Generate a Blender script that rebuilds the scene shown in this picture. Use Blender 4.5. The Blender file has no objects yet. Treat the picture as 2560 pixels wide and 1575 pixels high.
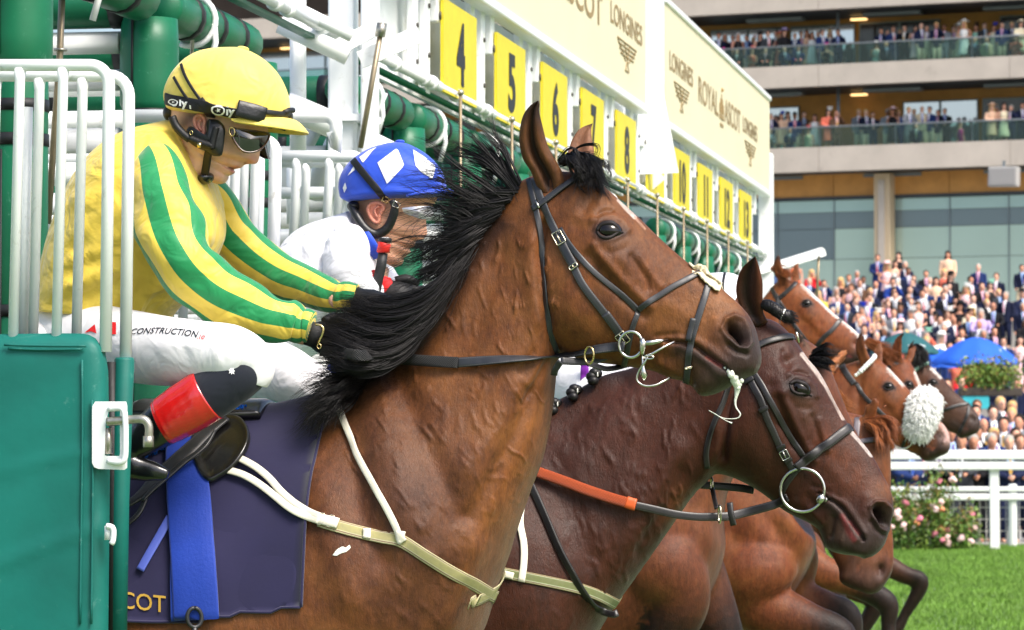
import bpy, bmesh, math, random
import numpy as np
from mathutils import Vector, Matrix
from mathutils.bvhtree import BVHTree
from mathutils.kdtree import KDTree
random.seed(7)
rng = np.random.default_rng(11)
SC = bpy.context.scene
COLL = SC.collection
# ------------------------------------------------------------------ camera
F = 8750.0                       # focal length in photo pixels (2560 wide)
CU, CV = 1280.0, 787.5
PITCH = math.radians(2.085)
EYE = np.array([0.0, 0.0, 1.5])
cam_d = bpy.data.cameras.new('camera')
cam = bpy.data.objects.new('camera', cam_d)
COLL.objects.link(cam)
cam.location = EYE
cam.rotation_euler = (math.pi / 2 + PITCH, 0, 0)
cam_d.sensor_width = 36.0
cam_d.lens = 36.0 * F / 2560.0
cam_d.clip_start = 0.1
cam_d.clip_end = 3000
cam_d.dof.use_dof = True
cam_d.dof.focus_distance = 7.45
cam_d.dof.aperture_fstop = 16.0
SC.camera = cam
# ------------------------------------------------------------------ light
SUN_EL, SUN_AZ = math.radians(52), math.radians(138)     # azimuth clockwise from +Y
world = bpy.data.worlds.new('World')
SC.world = world
world.use_nodes = True
wn = world.node_tree.nodes
wl = world.node_tree.links
bg = wn['Background']
sky = wn.new('ShaderNodeTexSky')
sky.sky_type = 'NISHITA'
sky.sun_disc = False
sky.sun_elevation = SUN_EL
sky.sun_rotation = SUN_AZ
sky.air_density = 1.0
sky.dust_density = 4.0
sky.ozone_density = 1.0
wl.new(sky.outputs[0], bg.inputs[0])
bg.inputs[1].default_value = 0.15
sun_d = bpy.data.lights.new('sun', 'SUN')
sun_d.energy = 2.4
sun_d.angle = math.radians(24)
sun_d.color = (1.0, 0.95, 0.88)
sun = bpy.data.objects.new('sun', sun_d)
COLL.objects.link(sun)
sdir = Vector((math.sin(SUN_AZ) * math.cos(SUN_EL), math.cos(SUN_AZ) * math.cos(SUN_EL), math.sin(SUN_EL)))
sun.rotation_euler = sdir.to_track_quat('Z', 'Y').to_euler()
sun.location = (0, -5, 12)
SC.view_settings.view_transform = 'Standard'
SC.view_settings.look = 'None'
SC.view_settings.exposure = 0.8
SC.view_settings.gamma = 1.0
SC.view_settings.use_curve_mapping = False
SC.cycles.use_denoising = True
SC.cycles.max_bounces = 8
SC.cycles.transparent_max_bounces = 16
SC.cycles.sample_clamp_indirect = 6.0
# ------------------------------------------------------------------ camera maths
_cp, _sp = math.cos(PITCH), math.sin(PITCH)
def ray(u, v):
 x = (u - CU) / F
 y = (CV - v) / F
 return np.array([x, _cp - y * _sp, _sp + y * _cp])
def PY(u, v, Y):
 """the point seen at photo pixel (u, v) at distance Y along the ground"""
 d = ray(u, v)
 return EYE + d * (Y / d[1])
def PZ(u, v, z):
 d = ray(u, v)
 return EYE + d * ((z - EYE[2]) / d[2])
def proj(P):
 P = np.asarray(P, float) - EYE
 f = P[..., 1] * _cp + P[..., 2] * _sp
 up = -P[..., 1] * _sp + P[..., 2] * _cp
 return np.stack([CU + F * P[..., 0] / f, CV - F * up / f], -1)
class Plane:
 """a vertical plane: a = forward, b = up, c = sideways (away from the camera)"""
 def __init__(self, O, yaw):
  self.O = np.array(O, float)
  self.a = np.array([math.cos(yaw), -math.sin(yaw), 0.0])
  self.b = np.array([0.0, 0.0, 1.0])
  self.c = np.array([math.sin(yaw), math.cos(yaw), 0.0])
 def at(self, u, v, g=0.0):
  d = ray(u, v)
  t = (g - (EYE - self.O) @ self.c) / (d @ self.c)
  P = EYE + d * t - self.O
  return np.array([P @ self.a, P @ self.b])
 def W(self, abg):
  abg = np.asarray(abg, float)
  return self.O + abg[..., 0:1] * self.a + abg[..., 1:2] * self.b + abg[..., 2:3] * self.c
 def L(self, P):
  Q = np.asarray(P, float) - self.O
  return np.stack([Q @ self.a, Q @ self.b, Q @ self.c], -1)
 def P(self, u, v, g=0.0):
  a, b = self.at(u, v, g)
  return self.O + a * self.a + b * self.b + g * self.c
# ------------------------------------------------------------------ curves
def crom(P, n, closed=False):
 """centripetal-ish Catmull-Rom through the rows of P, n samples"""
 P = np.asarray(P, float)
 if P.ndim == 1:
  P = P[:, None]
 m = len(P)
 if closed:
  s = np.linspace(0, m, n, endpoint=False)
 else:
  s = np.linspace(0, m - 1, n)
 i = np.floor(s).astype(int)
 if not closed:
  i = np.clip(i, 0, m - 2)
 f = (s - i)[:, None]
 def g(k):
  return P[k % m] if closed else P[np.clip(k, 0, m - 1)]
 p0, p1, p2, p3 = g(i - 1), g(i), g(i + 1), g(i + 2)
 if not closed:
  p0 = np.where((i == 0)[:, None], 2 * p1 - p2, p0)
  p3 = np.where((i == m - 2)[:, None], 2 * p2 - p1, p3)
 return 0.5 * (2 * p1 + (p2 - p0) * f + (2 * p0 - 5 * p1 + 4 * p2 - p3) * f ** 2 + (3 * p1 - p0 - 3 * p2 + p3) * f ** 3)
def even(P, n):
 """resample a polyline evenly by arc length"""
 P = np.asarray(P, float)
 d = np.r_[0, np.cumsum(np.linalg.norm(np.diff(P, axis=0), axis=1))]
 s = np.linspace(0, d[-1], n)
 return np.stack([np.interp(s, d, P[:, k]) for k in range(P.shape[1])], -1)
def smoothpath(P, n):
 return even(crom(P, max(n * 4, len(P) * 12)), n)
def nrm(v):
 v = np.asarray(v, float)
 return v / np.maximum(np.linalg.norm(v, axis=-1, keepdims=True), 1e-12)
def seg_dist(p, poly):
 """distance from points p (n,2) to a 2-D polyline"""
 poly = np.asarray(poly, float)
 best = np.full(len(p), 1e9)
 if len(poly) == 1:
  return np.linalg.norm(p - poly[0], axis=1)
 for a, b in zip(poly[:-1], poly[1:]):
  ab = b - a
  t = np.clip(((p - a) @ ab) / max(ab @ ab, 1e-9), 0, 1)
  best = np.minimum(best, np.linalg.norm(p - (a + t[:, None] * ab), axis=1))
 return best
# ------------------------------------------------------------------ colours and materials
def lin(c):
 c = np.asarray(c, float) / 255.0
 return tuple(np.where(c <= 0.04045, c / 12.92, ((c + 0.055) / 1.055) ** 2.4))
def rgb(r, g, b):
 return lin((r, g, b)) + (1.0,)
class NT:
 """small node-tree helper"""
 def __init__(self, m):
  self.t = m.node_tree
  self.n = self.t.nodes
  self.l = self.t.links
  self.b = self.n['Principled BSDF']
 def new(self, kind, **kw):
  nd = self.n.new('ShaderNode' + kind)
  for k, v in kw.items():
   if isinstance(v, (int, float, str, bool)) and hasattr(nd, k):
    setattr(nd, k, v)
  return nd
 def link(self, a, b):
  self.l.new(a, b)
 def noise(self, scale, detail=3, rough=0.5, vec=None, dist=0.0):
  nd = self.new('TexNoise')
  nd.inputs['Scale'].default_value = scale
  nd.inputs['Detail'].default_value = detail
  nd.inputs['Roughness'].default_value = rough
  nd.inputs['Distortion'].default_value = dist
  if vec is not None:
   self.link(vec, nd.inputs['Vector'])
  return nd.outputs[0]
 def coord(self, which='Object', scale=None):
  tc = self.new('TexCoord')
  if scale is None:
   return tc.outputs[which]
  mp = self.new('Mapping')
  mp.inputs['Scale'].default_value = scale
  self.link(tc.outputs[which], mp.inputs['Vector'])
  return mp.outputs[0]
 def ramp(self, fac, stops, interp='LINEAR'):
  r = self.new('ValToRGB')
  r.color_ramp.interpolation = interp
  el = r.color_ramp.elements
  while len(el) < len(stops):
   el.new(0.5)
  for e, (p, c) in zip(el, stops):
   e.position = p
   e.color = c if len(c) == 4 else tuple(c) + (1,)
  self.link(fac, r.inputs[0])
  return r.outputs[0]
 def mapr(self, val, a, b, c, d):
  m = self.new('MapRange')
  for i, x in zip((1, 2, 3, 4), (a, b, c, d)):
   m.inputs[i].default_value = x
  self.link(val, m.inputs[0])
  return m.outputs[0]
 def math(self, op, a, b=None):
  m = self.new('Math')
  m.operation = op
  for i, x in enumerate((a, b)):
   if x is None:
    continue
   if isinstance(x, (int, float)):
    m.inputs[i].default_value = x
   else:
    self.link(x, m.inputs[i])
  return m.outputs[0]
 def mix(self, fac, a, b, blend='MIX'):
  m = self.new('Mix')
  m.data_type = 'RGBA'
  m.blend_type = blend
  for s, x in ((m.inputs[0], fac), (m.inputs[6], a), (m.inputs[7], b)):
   if isinstance(x, (int, float)):
    s.default_value = x
   elif isinstance(x, tuple):
    s.default_value = x
   else:
    self.link(x, s)
  return m.outputs[2]
 def bump(self, h, strength=0.3, dist=0.01, prev=None):
  b = self.new('Bump')
  b.inputs['Strength'].default_value = strength
  b.inputs['Distance'].default_value = dist
  self.link(h, b.inputs['Height'])
  if prev is not None:
   self.link(prev, b.inputs['Normal'])
  return b.outputs[0]
MATS = {}
def mat(name, col=(0.5, 0.5, 0.5, 1), rough=0.5, spec=0.5, metal=0.0, coat=0.0, var=0.0, vscale=8.0, bump=0.0, bscale=60.0,
  sheen=0.0, dirt=None, dirtscale=5.0):
 if name in MATS:
  return MATS[name]
 m = bpy.data.materials.new(name)
 m.use_nodes = True
 t = NT(m)
 b = t.b
 b.inputs['Roughness'].default_value = rough
 b.inputs['Specular IOR Level'].default_value = spec
 b.inputs['Metallic'].default_value = metal
 b.inputs['Coat Weight'].default_value = coat
 b.inputs['Coat Roughness'].default_value = 0.15
 if sheen:
  b.inputs['Sheen Weight'].default_value = sheen
 b.inputs['Base Color'].default_value = col
 if var or dirt:
  co = t.coord()
  n = t.noise(vscale, 5, 0.6, co)
  c0 = tuple(np.clip(np.array(col[:3]) * (1 - var), 0, 1)) + (1,)
  c1 = tuple(np.clip(np.array(col[:3]) * (1 + var), 0, 1)) + (1,)
  out = t.ramp(n, [(0.3, c0), (0.7, c1)])
  if dirt:
   n2 = t.noise(dirtscale, 6, 0.7, co, 0.6)
   out = t.mix(t.mapr(n2, 0.6, 0.78, 0, 0.75), out, dirt)
  t.link(out, b.inputs['Base Color'])
 if bump:
  t.link(t.bump(t.noise(bscale, 4, 0.6, t.coord()), bump, 0.004), b.inputs['Normal'])
 MATS[name] = m
 return m
# ------------------------------------------------------------------ objects
def link(o):
 COLL.objects.link(o)
 return o
def tag(o, label=None, cat=None, group=None, kind=None):
 if label:
  o['label'] = label
 if cat:
  o['category'] = cat
 if group:
  o['group'] = group
 if kind:
  o['kind'] = kind
 return o
def empty(name, loc, label=None, cat=None, group=None):
 o = link(bpy.data.objects.new(name, None))
 o.location = loc
 o.empty_display_size = 0.1
 return tag(o, label, cat, group)
def mk_mesh(name, V, Fc, smooth=True):
 V = np.asarray(V, np.float32)
 me = bpy.data.meshes.new(name)
 if isinstance(Fc, np.ndarray) and Fc.ndim == 2:
  k = Fc.shape[1]
  nf = len(Fc)
  me.vertices.add(len(V))
  me.vertices.foreach_set('co', V.ravel())
  me.loops.add(nf * k)
  me.loops.foreach_set('vertex_index', Fc.astype(np.int32).ravel())
  me.polygons.add(nf)
  me.polygons.foreach_set('loop_start', np.arange(0, nf * k, k, dtype=np.int32))
  me.polygons.foreach_set('loop_total', np.full(nf, k, np.int32))
 else:
  me.from_pydata([tuple(map(float, p)) for p in V], [], [tuple(map(int, f)) for f in Fc])
 if smooth:
  me.polygons.foreach_set('use_smooth', np.ones(len(me.polygons), bool))
 me.update(calc_edges=True)
 return me
def origin_of(o):
 p = np.zeros(3)
 while o is not None:
  p = p + np.array(o.location)
  o = o.parent
 return p
def obj(name, V, Fc, m=None, parent=None, origin=None, smooth=True, uv=None, col=None):
 """one mesh object; V in world coordinates"""
 V = np.asarray(V, float)
 if parent is not None:
  og = origin_of(parent)
 elif origin is not None:
  og = np.asarray(origin, float)
 else:
  og = np.array([V[:, 0].mean(), V[:, 1].mean(), V[:, 2].min()])
 me = mk_mesh(name, V - og, Fc, smooth)
 if uv is not None:
  lay = me.uv_layers.new(name='UVMap')
  li = np.empty(len(me.loops), np.int32)
  me.loops.foreach_get('vertex_index', li)
  lay.data.foreach_set('uv', np.asarray(uv, np.float32)[li].ravel())
 if col is not None:
  at = me.color_attributes.new('Col', 'FLOAT_COLOR', 'POINT')
  c = np.ones((len(V), 4), np.float32)
  c[:, :3] = col
  at.data.foreach_set('color', c.ravel())
 if m is not None:
  for mm in (m if isinstance(m, (list, tuple)) else [m]):
   me.materials.append(mm)
 o = link(bpy.data.objects.new(name, me))
 if parent is not None:
  o.parent = parent
 else:
  o.location = og
 return o
def grid_faces(n, m, closed=True, cap=False):
 i = np.arange(n - 1)[:, None]
 j = np.arange(m if closed else m - 1)[None, :]
 j2 = (j + 1) % m
 f = np.stack([i * m + j, i * m + j2, (i + 1) * m + j2, (i + 1) * m + j], -1).reshape(-1, 4)
 return f
class MB:
 """collects pieces into one mesh"""
 def __init__(self):
  self.V = []
  self.F = []
  self.n = 0
  self.P = []
 def add(self, V, Fc):
  V = np.asarray(V, float)
  self.V.append(V)
  self.P.append((V, [tuple(int(i) for i in f) for f in Fc]))
  n = self.n
  for f in Fc:
   self.F.append(tuple(int(i) + n for i in f))
  self.n += len(V)
  return self
 def box(self, c, size, R=None, bev=0.0):
  sx, sy, sz = [s / 2 for s in size]
  if bev <= 0:
   V = np.array([[x, y, z] for z in (-sz, sz) for y in (-sy, sy) for x in (-sx, sx)])
   Fc = [(0, 2, 3, 1), (4, 5, 7, 6), (0, 1, 5, 4), (2, 6, 7, 3), (0, 4, 6, 2), (1, 3, 7, 5)]
  else:
   bm = bmesh.new()
   bmesh.ops.create_cube(bm, size=1.0)
   for v in bm.verts:
    v.co = Vector((v.co.x * 2 * sx, v.co.y * 2 * sy, v.co.z * 2 * sz))
   bmesh.ops.bevel(bm, geom=bm.edges[:], offset=bev, segments=2, affect='EDGES', profile=0.5)
   bm.verts.index_update()
   V = np.array([v.co[:] for v in bm.verts])
   Fc = [[v.index for v in f.verts] for f in bm.faces]
   bm.free()
  if R is not None:
   V = V @ np.asarray(R).T
  return self.add(V + np.asarray(c, float), Fc)
 def tube(self, P, r, seg=10, caps=True, up=None):
  V, Fc = tube_geo(P, r, seg, caps)
  return self.add(V, Fc)
 def sphere(self, c, r, nu=12, nv=8, R=None):
  r = np.ones(3) * r
  th = np.linspace(0, math.pi, nv + 1)
  ph = np.linspace(0, 2 * math.pi, nu, endpoint=False)
  V = np.array([[math.sin(t) * math.cos(p), math.sin(t) * math.sin(p), math.cos(t)] for t in th for p in ph]) * r
  if R is not None:
   V = V @ np.asarray(R).T
  return self.add(V + np.asarray(c, float), grid_faces(nv + 1, nu))
 def data(self):
  return np.concatenate(self.V), self.F
 def each(self, name, m, parent, smooth=True):
  return [obj(name, V, Fc, m, parent, None, smooth) for V, Fc in self.P]
 def build(self, name, m, parent=None, smooth=True, origin=None):
  V, Fc = self.data()
  return obj(name, V, Fc, m, parent, origin, smooth)
def frames(P):
 P = np.asarray(P, float)
 T = np.gradient(P, axis=0)
 T = nrm(T)
 ref = np.array([0, 0, 1.0]) if abs(T[0][2]) < 0.9 else np.array([1.0, 0, 0])
 N = np.zeros_like(P)
 n = nrm(np.cross(T[0], np.cross(ref, T[0])))
 for i in range(len(P)):
  n = n - T[i] * (n @ T[i])
  n = n / max(np.linalg.norm(n), 1e-9)
  N[i] = n
 return T, N, np.cross(T, N)
def tube_geo(P, r, seg=10, caps=True):
 P = np.asarray(P, float)
 r = np.broadcast_to(np.asarray(r, float), (len(P),))
 T, N, B = frames(P)
 a = np.linspace(0, 2 * math.pi, seg, endpoint=False)
 V = (P[:, None, :] + r[:, None, None] * (np.cos(a)[None, :, None] * N[:, None, :] + np.sin(a)[None, :, None] * B[:, None, :])).reshape(-1, 3)
 Fc = grid_faces(len(P), seg).tolist()
 if caps:
  k = len(V)
  V = np.vstack([V, P[0], P[-1]])
  last = (len(P) - 1) * seg
  for j in range(seg):
   Fc.append((k, (j + 1) % seg, j))
   Fc.append((k + 1, last + j, last + (j + 1) % seg))
 return V, Fc
def rotz(a):
 c, s = math.cos(a), math.sin(a)
 return np.array([[c, -s, 0], [s, c, 0], [0, 0, 1.0]])
def basis(x, y=None, z=None):
 """rotation matrix whose columns are unit x and, from a hint, y, z"""
 x = nrm(x)
 if z is not None:
  y = nrm(np.cross(z, x))
  z = np.cross(x, y)
 else:
  z = nrm(np.cross(x, y))
  y = np.cross(z, x)
 return np.stack([x, y, z], 1)
# ------------------------------------------------------------------ hair
def strands_geo(S, r0, r1=0.0, sides=3):
 """S (n, k, 3) polylines -> thin tapered tubes"""
 n, k, _ = S.shape
 T = nrm(np.gradient(S, axis=1))
 ref = np.array([0.31, 0.2, 0.93])
 N = nrm(np.cross(T, ref))
 B = np.cross(T, N)
 t = np.linspace(0, 1, k)[None, :, None, None]
 r0 = np.broadcast_to(np.asarray(r0, float), (n,))[:, None, None, None]
 rad = r0 * (1 - t ** 2.2) + r1
 a = np.arange(sides) * 2 * math.pi / sides
 ring = np.cos(a)[None, None, :, None] * N[:, :, None, :] + np.sin(a)[None, None, :, None] * B[:, :, None, :]
 V = (S[:, :, None, :] + rad * ring).reshape(-1, 3)
 f = grid_faces(k, sides)
 Fc = (f[None] + (np.arange(n) * k * sides)[:, None, None]).reshape(-1, 4)
 return V, Fc
def hair_obj(name, S, r0, m, parent, sides=3):
 V, Fc = strands_geo(S, r0, 0.00012, sides)
 o = obj(name, V, Fc, m, parent)
 return o
def guide_hair(guides, n, k=12, spread=0.012, clump=14, lenvar=0.25, curl=0.006, seed=3, tip_spread=2.5):
 """guides (g, p, 3): strands interpolated between neighbouring guides, gathered in locks"""
 r = np.random.default_rng(seed)
 G = np.stack([smoothpath(g, k) for g in guides])
 ng = len(G)
 nl = max(n // clump, 1)
 out = []
 t = np.linspace(0, 1, k)[:, None]
 for i in range(nl):
  x = r.uniform(0, ng - 1)
  a = int(min(x, ng - 2))
  w = x - a
  base = G[a] * (1 - w) + G[a + 1] * w
  off = r.normal(0, spread, 3)
  ph = r.uniform(0, 6.28, 3)
  wob = np.stack([np.sin(t[:, 0] * r.uniform(3, 8) + ph[q]) for q in range(3)], -1) * curl * t
  lock = base + off * (0.35 + t * tip_spread * 0.6) + wob * 2
  ls = r.uniform(1 - lenvar, 1.08)
  lk = smoothpath(lock, k)
  for j in range(clump):
   o2 = r.normal(0, spread * 0.30, 3)
   cut = ls * r.uniform(0.82, 1.0)
   P = np.stack([np.interp(np.linspace(0, min(cut, 1), k), np.linspace(0, 1, k), lk[:, q]) for q in range(3)], -1)
   P = P + o2 * (1 - 0.55 * t) + r.normal(0, 1, 3) * (t ** 2) * spread * 0.55
   out.append(P)
 return np.array(out)
# ------------------------------------------------------------------ straps laid along a path
def strap_geo(P, N, width, thick, bev=0.25):
 """flat strap: P path, N outward normals; returns V, F, UV (u metres along, v across)"""
 P = np.asarray(P, float)
 T = nrm(np.gradient(P, axis=0))
 N = nrm(N - T * (N * T).sum(1, keepdims=True))
 S = np.cross(N, T)
 w = np.broadcast_to(np.asarray(width, float), (len(P),))[:, None] / 2
 th = np.broadcast_to(np.asarray(thick, float), (len(P),))[:, None]
 d = np.r_[0, np.cumsum(np.linalg.norm(np.diff(P, axis=0), axis=1))]
 rows, uvs = [], []
 sec = [(-1, 0, 0), (-1, 1 - bev, 0.02), (-1 + bev * 0.35, 1, 0.08), (-0.33, 1.08, 0.33), (0.33, 1.08, 0.67), (1 - bev * 0.35, 1, 0.92), (1, 1 - bev, 0.98), (1, 0, 1), (0, -0.05, 0.5)]
 for sx, h, vv in sec:
  rows.append(P + S * w * sx + N * th * h)
  uvs.append(np.stack([d, np.full(len(P), vv)], -1))
 V = np.stack(rows, 1).reshape(-1, 3)
 UV = np.stack(uvs, 1).reshape(-1, 2)
 m = len(sec)
 Fc = grid_faces(len(P), m).tolist()
 k0 = (len(P) - 1) * m
 Fc.append(tuple(range(m))[::-1])
 Fc.append(tuple(k0 + j for j in range(m)))
 return V, Fc, UV
def strap(name, P, N, width, thick, m, parent):
 V, Fc, UV = strap_geo(P, N, width, thick)
 return obj(name, V, Fc, m, parent, uv=UV)
class Skin:
 """a surface one can lay things on"""
 def __init__(self, V, Fc):
  self.bvh = BVHTree.FromPolygons([tuple(p) for p in np.asarray(V, float)], [tuple(int(i) for i in f) for f in Fc])
 def hit(self, u, v):
  d = ray(u, v)
  h = self.bvh.ray_cast(Vector(EYE), Vector(d / np.linalg.norm(d)))
  if h[0] is None:
   return None, None
  n = np.array(h[1])
  if n @ d > 0:
   n = -n
  return np.array(h[0]), n
 def near(self, p):
  h = self.bvh.find_nearest(Vector(p))
  return np.array(h[0]), np.array(h[1])
 def path(self, uv, n, off=0.003, ext=None, smooth_n=3):
  """drape a photo-pixel polyline on the surface as seen from the photo's side"""
  px = smoothpath(np.asarray(uv, float), n)
  P, N = [], []
  for u, v in px:
   p, nn = self.hit(u, v)
   if p is None:
    d = ray(u, v)
    q = P[-1] if P else None
    t = 7.4 if q is None else np.linalg.norm(q - EYE)
    for _ in range(4):
     p0 = EYE + d / np.linalg.norm(d) * t
     p, nn = self.near(p0)
     t = (p - EYE) @ (d / np.linalg.norm(d))
   P.append(p)
   N.append(nn)
  P, N = np.array(P), np.array(N)
  for _ in range(smooth_n):
   N[1:-1] = nrm(N[:-2] + 2 * N[1:-1] + N[2:])
   P[1:-1] = 0.25 * P[:-2] + 0.5 * P[1:-1] + 0.25 * P[2:]
  return P + N * off, N
 def wrap(self, P, off=0.003, smooth_n=2):
  Q, N = [], []
  for p in P:
   q, nn = self.near(p)
   if nn @ (np.asarray(p) - q) < 0 and np.linalg.norm(np.asarray(p) - q) > 1e-6:
    pass
   Q.append(q)
   N.append(nn)
  Q, N = np.array(Q), np.array(N)
  for _ in range(smooth_n):
   N[1:-1] = nrm(N[:-2] + 2 * N[1:-1] + N[2:])
  return Q + N * off, N
# ------------------------------------------------------------------ lettering (built-in font)
_TXT = {}
def text_mesh(s, bold=0.0, res=3, shear=0.0):
 """flat lettering: vertices (x along, y up), cap height about 0.7"""
 key = (s, bold, res, shear)
 if key not in _TXT:
  cu = bpy.data.curves.new('lettering', 'FONT')
  cu.body = s
  cu.resolution_u = res
  cu.offset = bold
  cu.shear = shear
  o = bpy.data.objects.new('lettering', cu)
  COLL.objects.link(o)
  dg = bpy.context.evaluated_depsgraph_get()
  me = bpy.data.meshes.new_from_object(o.evaluated_get(dg))
  V = np.array([v.co[:2] for v in me.vertices]).reshape(-1, 2)
  Fc = [tuple(p.vertices) for p in me.polygons]
  bpy.data.objects.remove(o)
  bpy.data.curves.remove(cu)
  bpy.data.meshes.remove(me)
  _TXT[key] = (V, Fc)
 V, Fc = _TXT[key]
 return V.copy(), list(Fc)
def fit_text(s, x0, x1, y0, y1, bold=0.0, shear=0.0):
 V, Fc = text_mesh(s, bold, 3, shear)
 lo, hi = V.min(0), V.max(0)
 V = (V - lo) / (hi - lo) * np.array([x1 - x0, y1 - y0]) + np.array([x0, y0])
 return V, Fc
# ------------------------------------------------------------------ turf and the enclosure ground
def turf_mat():
 m = bpy.data.materials.new('mown_turf')
 m.use_nodes = True
 t = NT(m)
 co = t.coord()
 n1 = t.noise(0.55, 4, 0.6, co)
 n2 = t.noise(7, 5, 0.7, co)
 n3 = t.noise(60, 4, 0.7, co)
 c = t.ramp(n1, [(0.3, (0.085, 0.19, 0.026, 1)), (0.7, (0.125, 0.24, 0.036, 1))])
 c = t.mix(t.mapr(n2, 0.35, 0.7, 0, 0.5), c, (0.14, 0.25, 0.045, 1))
 c = t.mix(t.mapr(n3, 0.4, 0.7, 0, 0.45), c, (0.06, 0.135, 0.02, 1))
 t.link(c, t.b.inputs['Base Color'])
 t.b.inputs['Roughness'].default_value = 0.75
 t.b.inputs['Sheen Weight'].default_value = 0.3
 t.link(t.bump(n3, 0.8, 0.03, t.bump(n2, 0.4, 0.05)), t.b.inputs['Normal'])
 return m
M_TURF = turf_mat()
gx, gy = np.meshgrid(np.r_[-900, -200, np.linspace(-60, 60, 61), 200, 900], np.r_[-300, np.linspace(-20, 52, 73)], indexing='ij')
gz = 0.02 * np.sin(gx * .7) * np.sin(gy * .5)
gz[(gy > 51) | (gy < -15)] = 0
GV = np.stack([gx, gy, gz - .02], -1)
tag(obj('turf', GV.reshape(-1, 3), grid_faces(gx.shape[0], gx.shape[1], False), M_TURF, origin=(0, 0, 0)), kind='structure')
# blades over the part of the course in view
nb = 52000
r_ = np.random.default_rng(2)
yy = 26 + 25.5 * r_.random(nb) ** 0.8
uu = r_.uniform(2030, 2600, nb)
xx = (uu - CU) / F * yy
h = r_.uniform(.03, .075, nb)
w = r_.uniform(.004, .009, nb)
an = r_.uniform(0, math.pi, nb)
ln_ = r_.normal(0, .03, (nb, 2))
z0 = np.zeros(nb) - .01 + 0.02 * np.sin(xx * .7) * np.sin(yy * .5) - .01
P0 = np.stack([xx - np.cos(an) * w, yy - np.sin(an) * w, z0], -1)
P1_ = np.stack([xx + np.cos(an) * w, yy + np.sin(an) * w, z0], -1)
P2_ = np.stack([xx + ln_[:, 0], yy + ln_[:, 1], z0 + h], -1)
M_BLADE = mat('grass_blades', (0.13, 0.25, 0.032, 1), 0.6, 0.3, var=0.4, vscale=1.6)
tag(obj('grass', np.stack([P0, P1_, P2_], 1).reshape(-1, 3), np.arange(nb * 3).reshape(-1, 3), M_BLADE, origin=(0, 40, 0), smooth=False), kind='stuff')
# where the stand runs: it recedes to the left
SD = nrm(np.array([-20000.0, 8750.0, 0]))                # along the stand, away from the camera
SN = np.array([SD[1], -SD[0], 0.0])                      # out of the stand, towards the course
SN = SN if SN[1] < 0 else -SN
M_CONC = mat('pale_concrete', rgb(186, 176, 164), 0.75, 0.3, var=0.10, vscale=0.7, dirt=rgb(150, 138, 126), dirtscale=1.2, bump=0.2, bscale=6)
M_CONC2 = mat('terrace_concrete', rgb(140, 138, 134), 0.8, 0.3, var=0.12, vscale=1.0)
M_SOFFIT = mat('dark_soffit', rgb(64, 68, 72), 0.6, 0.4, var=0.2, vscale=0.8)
M_TIMBER = mat('golden_timber', rgb(200, 144, 76), 0.55, 0.4, var=0.14, vscale=1.5)
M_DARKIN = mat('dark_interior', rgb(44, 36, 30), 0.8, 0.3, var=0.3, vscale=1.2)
M_FRAME_S = mat('grey_metal_frame', rgb(126, 134, 138), 0.4, 0.5, metal=0.4)
M_PANE = mat('bright_window_pane', rgb(236, 240, 246), 0.06, 0.7, metal=.85)
M_PANE_D = mat('dark_window_pane', rgb(52, 48, 46), 0.08, 0.7, coat=0.4)
M_COL = mat('concrete_column', rgb(196, 176, 146), 0.7, 0.3, var=0.06, vscale=1)
M_SEATRED = mat('dark_red_seat', rgb(120, 44, 40), .6, .4)
def glass_mat(name, tint, alpha, rough=0.03):
 m = bpy.data.materials.new(name)
 m.use_nodes = True
 t = NT(m)
 tr = t.new('BsdfTransparent')
 tr.inputs[0].default_value = tint
 t.b.inputs['Base Color'].default_value = tuple(np.array(tint[:3]) * .5) + (1,)
 t.b.inputs['Roughness'].default_value = rough
 t.b.inputs['Specular IOR Level'].default_value = 0.9
 mx = t.new('MixShader')
 fr = t.new('Fresnel')
 fr.inputs[0].default_value = 1.5
 t.link(t.math('ADD', t.math('MULTIPLY', fr.outputs[0], 1.2), alpha), mx.inputs[0])
 t.link(tr.outputs[0], mx.inputs[1])
 t.link(t.b.outputs[0], mx.inputs[2])
 t.link(mx.outputs[0], t.n['Material Output'].inputs[0])
 return m
M_BALU = glass_mat('green_balustrade_glass', (0.66, 0.86, 0.81, 1), 0.03)
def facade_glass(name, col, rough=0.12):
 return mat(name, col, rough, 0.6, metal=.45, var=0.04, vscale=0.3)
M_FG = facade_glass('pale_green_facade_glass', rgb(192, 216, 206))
M_FG2 = facade_glass('grey_facade_glass', rgb(126, 142, 150))  # grey tint paints the band of reflections into the pane colour
M_FG3 = facade_glass('aqua_facade_glass', rgb(176, 204, 202))
# the stand's front line passes the photo's pixel (2080, v) at 150 m
S0 = PY(2160, 1106, 150.0)
S0[2] = 0
def ST(u_along, z, out=0.0):
 return S0 + SD * u_along + UP * z + SN * out
UP = np.array([0, 0, 1.0])
SB = np.stack([SD, SN, UP], 1)
def zat(v, Y=150.0):
 return EYE[2] + (1106 - v) * Y / F
GS = empty('grandstand', ST(0, 0, -3), 'tall grandstand with two open balconies over a glass front, behind the crowd', 'grandstand')
L0, L1 = -32, 36
def sbox(name, a0, a1, z0, z1, o0, o1, m, parent=GS, bev=0):
 mb = MB()
 mb.box(ST((a0 + a1) / 2, (z0 + z1) / 2, (o0 + o1) / 2), (abs(a1 - a0), abs(o1 - o0), abs(z1 - z0)), SB, bev)
 return mb.build(name, m, parent, smooth=False)
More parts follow.
